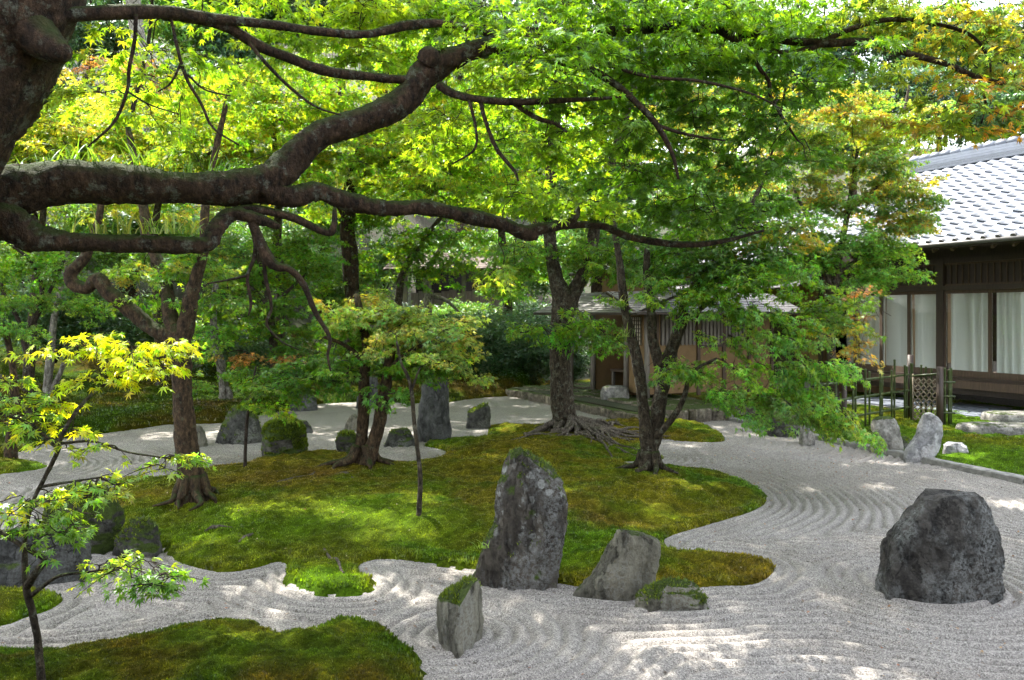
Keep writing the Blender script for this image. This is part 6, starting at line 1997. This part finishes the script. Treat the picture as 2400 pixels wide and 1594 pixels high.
bg('maple_tree', 'tall dark-stemmed maple left of centre behind the gravel', 828, 19.5, [(830, 760, 17), (826, 690, 18), (820, 600, 19), (815, 520, 18), (830, 400, 14), (870, 300, 10), (900, 200, 7), (950, 60, 4)],
   [(850, 400, 110, 50, 'yellowgreen', 1.5), (960, 420, 100, 50, 'lime', 1.5), (1000, 330, 90, 80, 'lime', 1.7), (1080, 400, 100, 60, 'lime', 1.5), (900, 520, 100, 45, 'green', 1.1), (740, 440, 90, 40, 'yellowgreen', 1.2), (1040, 210, 120, 80, 'lime', 1.7), (1010, 100, 120, 60, 'lime', 1.5)], seed=53, canopy=(-3.5, 0.0, 12.5, 21, 6, .62, 'lime', ZMID, 2.5), extra=((815, 520, 740, 430, 8, 4), (830, 420, 980, 340, 8, 4), (890, 230, 1040, 180, 6, 3)), bark='bark_old')
bg('maple_tree', 'lime green maple filling the gap under the upper fork', 1180, 22.5, [(1190, 720, 12), (1180, 600, 10), (1170, 470, 8), (1160, 330, 6), (1150, 200, 4)],
   [(1130, 300, 130, 80, 'lime', 1.6), (1220, 400, 130, 70, 'green', 1.6), (1300, 300, 130, 80, 'green', 1.5), (1230, 200, 140, 70, 'lime', 1.6), (1120, 480, 120, 50, 'green', 1.4), (1400, 200, 140, 80, 'green', 1.4)], seed=59, canopy=(0.0, 6.0, 13, 20, 8, .62, 'lime', ZMID, 2.5))
bg('maple_tree', 'green maple with leaning stem before the hillside shed', 930, 20, [(935, 700, 9), (945, 640, 9), (975, 590, 8), (1010, 540, 6), (1040, 500, 4)],
   [(900, 600, 90, 40, 'green', 1.4), (1000, 560, 90, 40, 'green', 1.5), (1090, 540, 90, 40, 'green', 1.3), (870, 680, 70, 35, 'paleyellow', 1.2), (1170, 590, 80, 50, 'blue', 1.4), (1040, 620, 90, 30, 'green', 1.6), (1120, 670, 80, 30, 'green', 1.2), (960, 640, 60, 40, 'green', 1.4)], seed=61)
bg('maple_tree', 'small pale-stemmed maple beside the hillside shed', 1000, 22, [(1003, 700, 9), (998, 670, 8), (1010, 620, 7), (1040, 570, 5), (1060, 540, 3)],
   [(1050, 600, 60, 25, 'green', 1.0), (1180, 660, 70, 40, 'blue', 1.5), (1230, 620, 60, 60, 'green', 1.4)], seed=67, bark='bark_grey', extra=((1003, 690, 1075, 730, 6, 3),))
bg('maple_tree', 'wide green maple in the shade behind the left gravel', 640, 17.5, [(650, 900, 11), (640, 800, 9), (630, 700, 8), (610, 620, 6), (600, 560, 4)],
   [(560, 640, 110, 45, 'green', 1.6), (680, 680, 110, 50, 'green', 1.7), (620, 760, 120, 45, 'green', 1.6), (740, 600, 110, 50, 'green', 1.5), (540, 730, 90, 40, 'green', 1.3), (760, 720, 90, 40, 'blue', 1.4), (700, 800, 80, 35, 'deep', 1.3), (680, 560, 100, 40, 'green', 1.2)], seed=71, extra=((635, 720, 720, 640, 5, 3), (630, 720, 550, 650, 5, 3)))
bg('maple_tree', 'lichen-stemmed maple on the bank behind the sloping boulder', 522, 17, [(525, 920, 11), (520, 870, 11), (505, 800, 9), (500, 720, 8), (510, 640, 6)],
   [(500, 780, 90, 40, 'blue', 1.3), (540, 860, 60, 45, 'green', 1.2), (430, 720, 90, 40, 'green', 1.2), (480, 590, 100, 40, 'turning', 1.2)], seed=73, bark='bark_grey', extra=((523, 900, 540, 960, 8, 8),))
bg('maple_tree', 'rust tinted maple showing between trunk and white cedar', 250, 30, [(250, 420, 6), (250, 300, 5), (250, 180, 3)],
   [(230, 150, 60, 25, 'rust', 1.7), (300, 170, 70, 30, 'rust', 1.7), (350, 200, 90, 30, 'rust', 1.6), (270, 210, 80, 30, 'rust', 1.5), (420, 230, 60, 22, 'rust', 1.4)], seed=79)
bg('maple_tree', 'low orange-leaved maple shelf at the back of the left gravel', 640, 16.8, [(650, 960, 4), (645, 900, 3), (640, 860, 3)],
   [(560, 835, 70, 9, 'orange', 1.5), (640, 840, 80, 10, 'orange', 1.4), (700, 836, 60, 9, 'rust', 1.2), (525, 955, 40, 8, 'orange', 1.2)], seed=83)
# thin stems at far left
bg('maple_tree', 'thin crooked maple at the left edge with bare dark stems', 70, 12.6, [(75, 900, 7), (65, 830, 7), (58, 790, 7), (95, 720, 6), (95, 660, 5), (70, 610, 4), (20, 570, 3)],
   [(60, 600, 90, 40, 'green', 1.2), (150, 640, 70, 35, 'green', 1.0), (40, 700, 70, 30, 'blue', 1.0), (130, 700, 60, 25, 'blue', .9)], seed=89, bark='twig', extra=((60, 800, 10, 700, 6, 4), (85, 740, 150, 610, 5, 3), (12, 700, -20, 640, 5, 4)))
bg('maple_tree', 'pale mottled maple stem at the left bank', 105, 14, [(108, 960, 9), (112, 900, 10), (120, 820, 9), (128, 740, 7), (150, 640, 5), (165, 560, 4)],
   [(160, 570, 80, 40, 'green', 1.2), (60, 640, 70, 45, 'green', 1.2), (200, 720, 60, 45, 'blue', 1.2), (240, 780, 50, 40, 'blue', 1.2)], seed=97, bark='bark_grey', extra=((112, 930, 150, 850, 7, 5),))
bg('maple_tree', 'short dark trunk at the far left gravel tongue', 25, 11, [(25, 1070, 15), (28, 1010, 12), (35, 950, 10), (30, 860, 8), (10, 760, 6)],
   [(0, 780, 80, 40, 'blue', 1.0), (-40, 680, 80, 60, 'green', 1.2)], seed=101, bark='bark_brown')
# right-hand maples in front of the hall
bg('maple_tree', 'yellowing maple in front of the hall roof', 1980, 13.2, [(1955, 900, 9), (1950, 760, 9), (1965, 620, 8), (1990, 480, 6), (2010, 350, 4)],
   [(1900, 300, 130, 60, 'turning', 1.5), (1990, 230, 100, 45, 'turning', 1.3), (1850, 410, 120, 60, 'turning', 1.3), (2030, 380, 110, 50, 'turning', 1.5), (2090, 300, 80, 45, 'yellowgreen', 1.4), (2110, 440, 80, 40, 'turning', 1.5), (1960, 470, 130, 45, 'turning', 1.5), (2100, 520, 90, 45, 'turning', 1.4), (1980, 560, 120, 45, 'blue', 1.4), (2090, 590, 100, 40, 'blue', 1.4), (2030, 650, 110, 38, 'blue', 1.7), (2110, 640, 60, 28, 'blue', 1.4), (1880, 620, 100, 40, 'green', 1.2), (2160, 480, 40, 60, 'turning', 1.0)], seed=103, canopy=(5.5, 8.2, 11, 16, 8, .5, 'turning', ZMID, 2.0), tw=True, size=.062, extra=((1955, 700, 1860, 440, 6, 3), (1985, 500, 2100, 400, 5, 3), (1965, 640, 2080, 560, 5, 3)))
bg('maple_tree', 'pale sunlit tree rising behind the hall gable', 2080, 24, [(2080, 500, 8), (2090, 380, 6), (2120, 260, 4), (2130, 200, 3)],
   [(2060, 330, 90, 60, 'paleyellow', 1.5), (2130, 260, 70, 50, 'paleyellow', 1.3), (2010, 260, 90, 50, 'yellowgreen', 1.4), (2150, 340, 60, 40, 'paleyellow', 1.3), (1900, 250, 110, 60, 'green', 1.4)], seed=107)
# evergreen shrubs
def shrub(label, px, py, d, blobs, seed, pal='dark', size=.075, tmpl=LEAFB):
    b = P(px, py, d)
    t = Tree('evergreen_shrub', label, b, 'bark_old', seed=seed, cat='shrub', group='evergreen shrubs under the trees')
    for k in range(4):
        a = k * 1.6
        t.branch3([(*b, .03), (*(b + [.2 * math.cos(a), .2 * math.sin(a), .4]), .022), (*(b + [.5 * math.cos(a), .5 * math.sin(a), .9]), .012)], 6)
    for (x, y, rx, ry, p_, cov) in blobs:
        t.blob(x, y, d, rx, ry, p_, cov * .35, R_=size * 3.6, kind='blade', attach=3)
    t.finish(tmpl, 'leaf_dark', crown='foliage', trunk_name='stems')
shrub('broad dark evergreen shrub bank left of the arbour', 1180, 905, 21.5, [(1080, 800, 110, 70, 'dark', 5), (1200, 790, 120, 80, 'conifer', 5), (1300, 830, 90, 60, 'dark', 5), (1150, 860, 120, 40, 'dark', 5), (1020, 850, 80, 50, 'dark', 4)], 111)
shrub('grey-green evergreen shrub below the hillside shed', 1120, 800, 23.5, [(1050, 735, 80, 30, 'blue', 4), (1150, 740, 90, 35, 'blue', 4), (1240, 740, 70, 40, 'conifer', 4), (960, 760, 90, 50, 'conifer', 4)], 113)
shrub('dark evergreen shrub left of the arbour posts', 1345, 890, 21.5, [(1345, 850, 30, 45, 'dark', 5)], 115, size=.06)
shrub('long-leaved evergreen shrub in the shade at far left', 130, 850, 19, [(60, 720, 110, 70, 'conifer', 5), (190, 700, 110, 70, 'conifer', 5), (120, 780, 140, 45, 'dark', 5), (270, 780, 90, 60, 'dark', 4)], 117, size=.1)
shrub('dark evergreen shrub mass behind the left maple trunk', 420, 860, 20, [(340, 760, 100, 70, 'dark', 5), (440, 800, 110, 60, 'conifer', 4), (560, 800, 100, 60, 'dark', 4), (680, 830, 90, 50, 'dark', 4)], 119, size=.09)
shrub('dark evergreen shrub behind the blue grey stone', 830, 930, 21, [(800, 870, 90, 45, 'dark', 5), (900, 850, 80, 50, 'dark', 4), (720, 880, 70, 35, 'dark', 4)], 123, size=.07)

shrub('leafy undergrowth on the slope left of the shed', 900, 690, 27, [(860, 640, 90, 45, 'blue', 4), (930, 600, 80, 45, 'deep', 4), (800, 700, 80, 40, 'deep', 4)], 125, size=.11)
shrub('leafy undergrowth on the slope right behind the shed', 1120, 640, 29, [(1040, 600, 90, 45, 'deep', 4), (1150, 590, 90, 55, 'blue', 4), (1240, 640, 80, 60, 'deep', 4), (1300, 600, 80, 60, 'blue', 4)], 126, size=.12)
shrub('leafy undergrowth under the left limb on the far slope', 560, 700, 26, [(480, 560, 110, 60, 'blue', 4), (620, 570, 110, 60, 'deep', 4), (720, 620, 100, 60, 'blue', 4), (560, 640, 100, 50, 'deep', 4)], 127, size=.11)
shrub('leafy undergrowth on the slope at far left', 120, 640, 24, [(60, 570, 110, 60, 'blue', 4), (200, 580, 110, 60, 'deep', 4), (330, 610, 100, 60, 'blue', 4)], 128, size=.1)
# wooded hillside
cd = Tree('cedar_tree', 'pale straight cedar trunk rising at upper left', np.array([*(P(325, 0, 30)[:2]), ground_at(P(325, 0, 30)[0], 30)]), 'bark_grey', seed=131)
cd.branch([(350, 520, 30, 22), (340, 300, 30, 20), (325, 120, 30, 18), (312, 0, 30, 16), (290, -200, 30, 12), (270, -420, 30, 6)], 16, 0.06, 6)
for (x, y, rx, ry) in ((300, -180, 120, 60), (260, -280, 100, 50), (290, -380, 70, 40)):
    cd.blob(x, y, 30, rx, ry, 'conifer', 1.5, R_=.9, kind='clump')
cd.finish(LEAF3, 'leaf_dark')
hills = [  # px, d, crown centre py, rx, ry, label
    (60, 34, 150, 130, 160, 'dark evergreen left of the pale cedar, half behind the trunk'),
    (210, 33, 60, 120, 110, 'dark green evergreen between the maple trunk and the pale cedar'),
    (190, 31, 250, 110, 80, 'blue-green evergreen under the rust tinted maple'),
    (420, 36, 40, 120, 120, 'shadowy evergreen right of the pale cedar'),
    (560, 37, 60, 130, 140, 'dark evergreen behind the second bough'),
    (720, 38, 20, 140, 120, 'dark evergreen behind the bough left of centre'),
    (430, 32, 210, 110, 70, 'green evergreen above the yellow-green maples'),
    (900, 40, 60, 150, 150, 'dark evergreen behind the middle of the upper bough'),
    (1080, 40, 100, 150, 160, 'dark evergreen behind the great fork'),
    (1260, 42, 130, 150, 170, 'dark evergreen on the hill right of the great fork'),
    (1450, 42, 180, 150, 170, 'dark evergreen on the hill behind the thick green leaves'),
    (1640, 44, 210, 150, 160, 'dark evergreen on the hill above the arbour'),
    (1830, 46, 230, 150, 150, 'dark evergreen on the hill left of the hall roof'),
    (2000, 46, 250, 130, 130, 'dark evergreen on the hill just left of the gable'),
    (2200, 44, 240, 140, 110, 'round blue-green evergreen above the hall ridge'),
    (2370, 44, 240, 120, 110, 'blue-green evergreen at the right edge above the ridge'),
    (100, 52, -60, 170, 190, 'tall far evergreen at the top left behind the trunk'),
    (330, 54, -70, 170, 190, 'tall far evergreen behind the pale cedar'),
    (560, 54, -70, 170, 190, 'tall far evergreen above the second bough'),
    (800, 55, -70, 170, 200, 'tall far evergreen at the top, left of centre'),
    (1030, 56, -70, 170, 200, 'tall far evergreen at the top centre'),
    (1260, 56, -60, 170, 210, 'tall far evergreen right of the top centre'),
    (1490, 57, -40, 170, 210, 'tall far evergreen above the dense green leaves'),
    (1720, 57, 10, 170, 200, 'tall far evergreen at the top right behind the boughs'),
    (1930, 58, 110, 150, 140, 'far evergreen at upper right under the bright sky'),
    (2150, 58, 110, 150, 110, 'far pale evergreen on the hill right of the gable'),
    (2340, 58, 100, 150, 120, 'far pale evergreen on the hill at the right edge'),
    (-60, 26, 520, 140, 160, 'shaded evergreen cut by the left edge'),
    (760, 27, 470, 150, 110, 'deep green evergreen behind the middle maples'),
    (1400, 27, 540, 150, 130, 'deep green evergreen behind the arbour roof'),
    (300, 25, 540, 150, 110, 'deep green evergreen under the left limb'),
    (1680, 29, 470, 160, 120, 'deep green evergreen between arbour and hall'),
]
for k, (px_, d_, cy_, rx_, ry_, lab) in enumerate(hills):
    x_ = (px_ - 1200) / F * d_
    zb = ground_at(x_, d_)
    b = np.array([x_, d_, zb])
    t = Tree('evergreen_tree', lab, b, 'bark_old', seed=200 + k, group='evergreens on the hill')
    ztop = P(px_, cy_ - ry_, d_)[2]
    t.branch3([(*b, .28), (x_, d_, zb + (ztop - zb) * .5, .2), (x_ + .1, d_, ztop, .04)], 9, .08)
    pal = ('conifer', 'dark', 'conifer', 'blue')[k % 4] if d_ > 30 else ('deep', 'blue')[k % 2]
    r_ = np.random.default_rng(300 + k)
    for q_ in range(7):
        a_ = r_.uniform(-1, 1); c_ = r_.uniform(-1, 1)
        t.blob(px_ + a_ * rx_ * .6, cy_ + c_ * ry_ * .6, d_, rx_ * .5, ry_ * .45, pal, 1.3, kind='clump', attach=2, R_=d_ * .027, dd=1.6)
    t.finish(LEAF3, 'leaf_dark')
# ------------------------------------------------------------------ small things
def tuft(label, base, n, h, seed, spread=0.9, pal=((0.10, 0.19, 0.03), (0.06, 0.13, 0.02)), hang=0.55, name='grass_tuft', group='grass tufts growing on the limbs', cat='grass'):
    r = np.random.default_rng(seed)
    base = np.asarray(base, float)
    mb = MB()
    for k in range(n):
        a = r.uniform(0, 2 * np.pi)
        dv = np.array([math.cos(a), math.sin(a), 0]) * r.uniform(.15, spread)
        L = h * r.uniform(.5, 1.15)
        b = np.array([r.normal(0, .035), r.normal(0, .012), 0])
        m = 6
        t = np.linspace(0, 1, m)
        p = b + (dv[None] * (t ** 1.3)[:, None] + np.array([0, 0, 1])[None] * (t - hang * r.uniform(.3, 1.6) * t ** 2.2)[:, None]) * L
        w = 0.0042 * (1 - t ** 2 * .95) * r.uniform(.7, 1.3)
        sdv = np.array([-math.sin(a), math.cos(a), 0])
        v = np.vstack([p - sdv * w[:, None], p + sdv * w[:, None]])
        q = [(i, i + 1, m + i + 1, m + i) for i in range(m - 1)]
        c0 = np.array(pal[r.integers(0, len(pal))]) * r.uniform(.7, 1.4)
        mb.add(v, quads=q, c=c0)
    o = mb.build(name, M['blade'], smooth=True)
    o.location = base
    return tag(o, label, cat, group)
ords = ['first', 'second', 'third', 'fourth', 'fifth', 'sixth', 'seventh', 'eighth', 'ninth', 'tenth', 'eleventh']
def limb_top(px, rows):
    xs = [r[0] for r in rows]
    y = np.interp(px, xs, [r[1] for r in rows]); d = np.interp(px, xs, [r[2] for r in rows]); rr = np.interp(px, xs, [r[3] for r in rows])
    return P(px, y - rr * 0.85, d)
for k, (px_, n, h) in enumerate(((40, 12, .12), (120, 14, .16), (165, 22, .22), (225, 22, .24), (300, 18, .2), (345, 26, .25), (400, 16, .18), (440, 12, .2), (500, 16, .16), (540, 18, .2))):
    tuft(ords[k] + ' grass tuft from the left on top of the thickest limb', limb_top(px_, LIMB[:8]), n, h, 400 + k)
for k, (px_, n, h) in enumerate(((150, 18, .17), (235, 20, .2), (290, 26, .24), (350, 22, .22), (400, 20, .2), (445, 16, .18))):
    tuft(ords[k] + ' grass tuft from the left on the lower mossy limb', P(px_, 548, 4.75), n, h, 430 + k, pal=((0.16, 0.24, 0.04), (0.09, 0.17, 0.03), (0.24, 0.27, 0.08)))
tuft('pale curled fern blades on the limb right of the fork', P(800, 447, 5.28), 9, .13, 450, pal=((.3, .33, .1), (.14, .22, .04)))
tuft('spiky epiphyte tuft high on the left stem of the forked maple', P(1458, 720, dD - .05), 26, .28, 452, 1.2, ((.1, .17, .05), (.16, .2, .09)), .9)
tuft('spiky epiphyte tuft lower on the left stem of the forked maple', P(1470, 790, dD - .05), 26, .28, 453, 1.2, ((.1, .17, .05), (.16, .2, .09)), .9)
tuft('grass clump at the foot of the broad left boulder', G(42, 1360) + [0, -.05, .05], 26, .18, 454, pal=((.05, .09, .03), (.08, .12, .05)))
tuft('grass clump at the left foot of the tall lichen stone', G(1095, 1330) + [0, 0, 0.02], 26, .10, 456, pal=((.07, .13, .02), (.1, .16, .03)))
tuft('grass blades on the left flank of the tall lichen stone', P(1130, 1285, 5.85), 16, .10, 457, pal=((.12, .2, .03), (.16, .25, .05)))

# fallen leaves lying on gravel and moss
def fallen():
    r = np.random.default_rng(9)
    N = 1500
    y = 4.4 + 13 * r.random(N) ** 1.5
    x = r.uniform(-0.66, 0.66, N) * y
    sd = np.stack([field(D[k], x, y) for k in ('main', 'front', 'small')], 0).min(0)
    on = sd > 0.05
    dens = fbm(np.stack([x * .8, y * .8, x * 0], -1), 5, 2)
    k = on & (dens > -.15) & (r.random(N) < .55)
    # more litter by the right shore of the island, as the wind left it
    g = G(1850, 1090)
    x2 = g[0] + r.normal(0, .9, 260); y2 = g[1] + r.normal(0, 1.3, 260)
    sd2 = np.stack([field(D[q], x2, y2) for q in ('main',)], 0).min(0)
    side = (np.stack([x2, y2], -1) - KERB_A) @ kn
    ok = (sd2 > .05) & (side < -.1)
    x = np.concatenate([x[k], x2[ok]]); y = np.concatenate([y[k], y2[ok]])
    side = (np.stack([x, y], -1) - KERB_A) @ kn
    q = side < -.1
    x, y = x[q], y[q]
    n = len(x)
    p = np.stack([x, y, np.full(n, .012)], -1)
    a = r.uniform(0, 2 * np.pi, n)
    d = np.stack([np.cos(a), np.sin(a), r.normal(0, .25, n)], -1)
    nn = np.stack([r.normal(0, .4, n), r.normal(0, .4, n), np.ones(n)], -1)
    A = np.array([(.16, .085, .04), (.12, .07, .04), (.2, .07, .03), (.25, .16, .07), (.08, .05, .035)])
    c = A[r.integers(0, len(A), n)] * r.uniform(.6, 1.2, (n, 1))
    s = r.uniform(.012, .026, n)
    # dark bits that the rake left in the furrows, also darkening grooves like shade
    m = 7500
    mx = r.uniform(-3.5, 6.5, m); my = r.uniform(4.3, 12.5, m)
    q3 = np.stack([mx, my, mx * 0], -1)
    dd_ = field(SM, mx, my) + 0.045 * fbm(q3 * 0.9, 3, 3) + 0.012 * vn(q3 * 6, 9)
    u_ = np.abs(dd_ / 0.108 - np.floor(dd_ / 0.108) - 0.5) * 0.108
    ok = (u_ < 0.014) & (np.minimum.reduce([field(D[k_], mx, my) for k_ in D]) > .08) & ((np.stack([mx, my], -1) - KERB_A) @ kn < -.15) & (fbm(q3 * .7, 15, 2) > -.25)
    mx, my = mx[ok], my[ok]
    m = len(mx)
    a = r.uniform(0, 2 * np.pi, m)
    p = np.vstack([p, np.stack([mx, my, np.full(m, -.004)], -1)])
    d = np.vstack([d, np.stack([np.cos(a), np.sin(a), r.normal(0, .3, m)], -1)])
    nn = np.vstack([nn, np.stack([r.normal(0, .4, m), r.normal(0, .4, m), np.ones(m)], -1)])
    s = np.concatenate([s, r.uniform(.009, .024, m)])
    c = np.vstack([c, np.array([.06, .042, .03]) * r.uniform(.4, 1.6, (m, 1))])
    # crumbs of litter on the moss
    m = 900
    mx = r.uniform(-4.5, 5.0, m); my = r.uniform(5.2, 13.0, m)
    ins = field(D['main'], mx, my) < -.12
    mx, my = mx[ins], my[ins]
    m = len(mx)
    a = r.uniform(0, 2 * np.pi, m)
    A2 = np.array([(.2, .15, .06), (.3, .26, .1), (.12, .08, .04), (.34, .3, .2), (.22, .1, .05)])
    p = np.vstack([p, np.stack([mx, my, [main.z(u, v) + .012 for u, v in zip(mx, my)]], -1)])
    d = np.vstack([d, np.stack([np.cos(a), np.sin(a), r.normal(0, .3, m)], -1)])
    nn = np.vstack([nn, np.stack([r.normal(0, .4, m), r.normal(0, .4, m), np.ones(m)], -1)])
    s = np.concatenate([s, r.uniform(.008, .02, m)])
    c = np.vstack([c, A2[r.integers(0, len(A2), m)] * r.uniform(.5, 1.1, (m, 1))])
    L = Leaves()
    o = L.mesh((p, d, nn, s, c), LEAF5).build('fallen_leaves', M['leaf_dark'], None, False)
    tag(o, 'brown and red fallen maple leaves scattered over gravel and moss', 'leaves', kind='stuff')
fallen()

# bare surface roots on the moss
def surf_root(label, pts, seed):
    c = []
    for (px_, py_, r_) in pts:
        g = G(px_, py_, .1)
        c.append((g[0], g[1], main.z(g[0], g[1]) + .004, r_ * g[1] / F))
    s = spline(c, 6)
    o = MB().tube(s[:, :3], s[:, 3], 7, rough=.25, seed=seed).build('surface_root', M['root'])
    tag(o, label, 'root')
surf_root('bare root crossing the moss left of the lichen stone inlet', [(760, 1275, 3), (775, 1290, 4), (790, 1300, 4), (800, 1320, 3), (806, 1328, 2)], 1)
surf_root('forked bare root in the reddish moss behind the twin stems', [(650, 1140, 2), (690, 1127, 3), (725, 1117, 3), (738, 1112, 1.5)], 2)
surf_root('short bare root in green moss left of the inlet', [(560, 1270, 2), (575, 1262, 4), (592, 1252, 2.5)], 3)
surf_root('pale knuckle of root in the moss beside the left trunk', [(480, 1240, 2), (497, 1240, 5), (520, 1241, 3), (545, 1240, 1.5)], 4)
surf_root('pale root at the back edge right of the twin stems', [(786, 1116, 2), (810, 1122, 3), (828, 1132, 2)], 5)
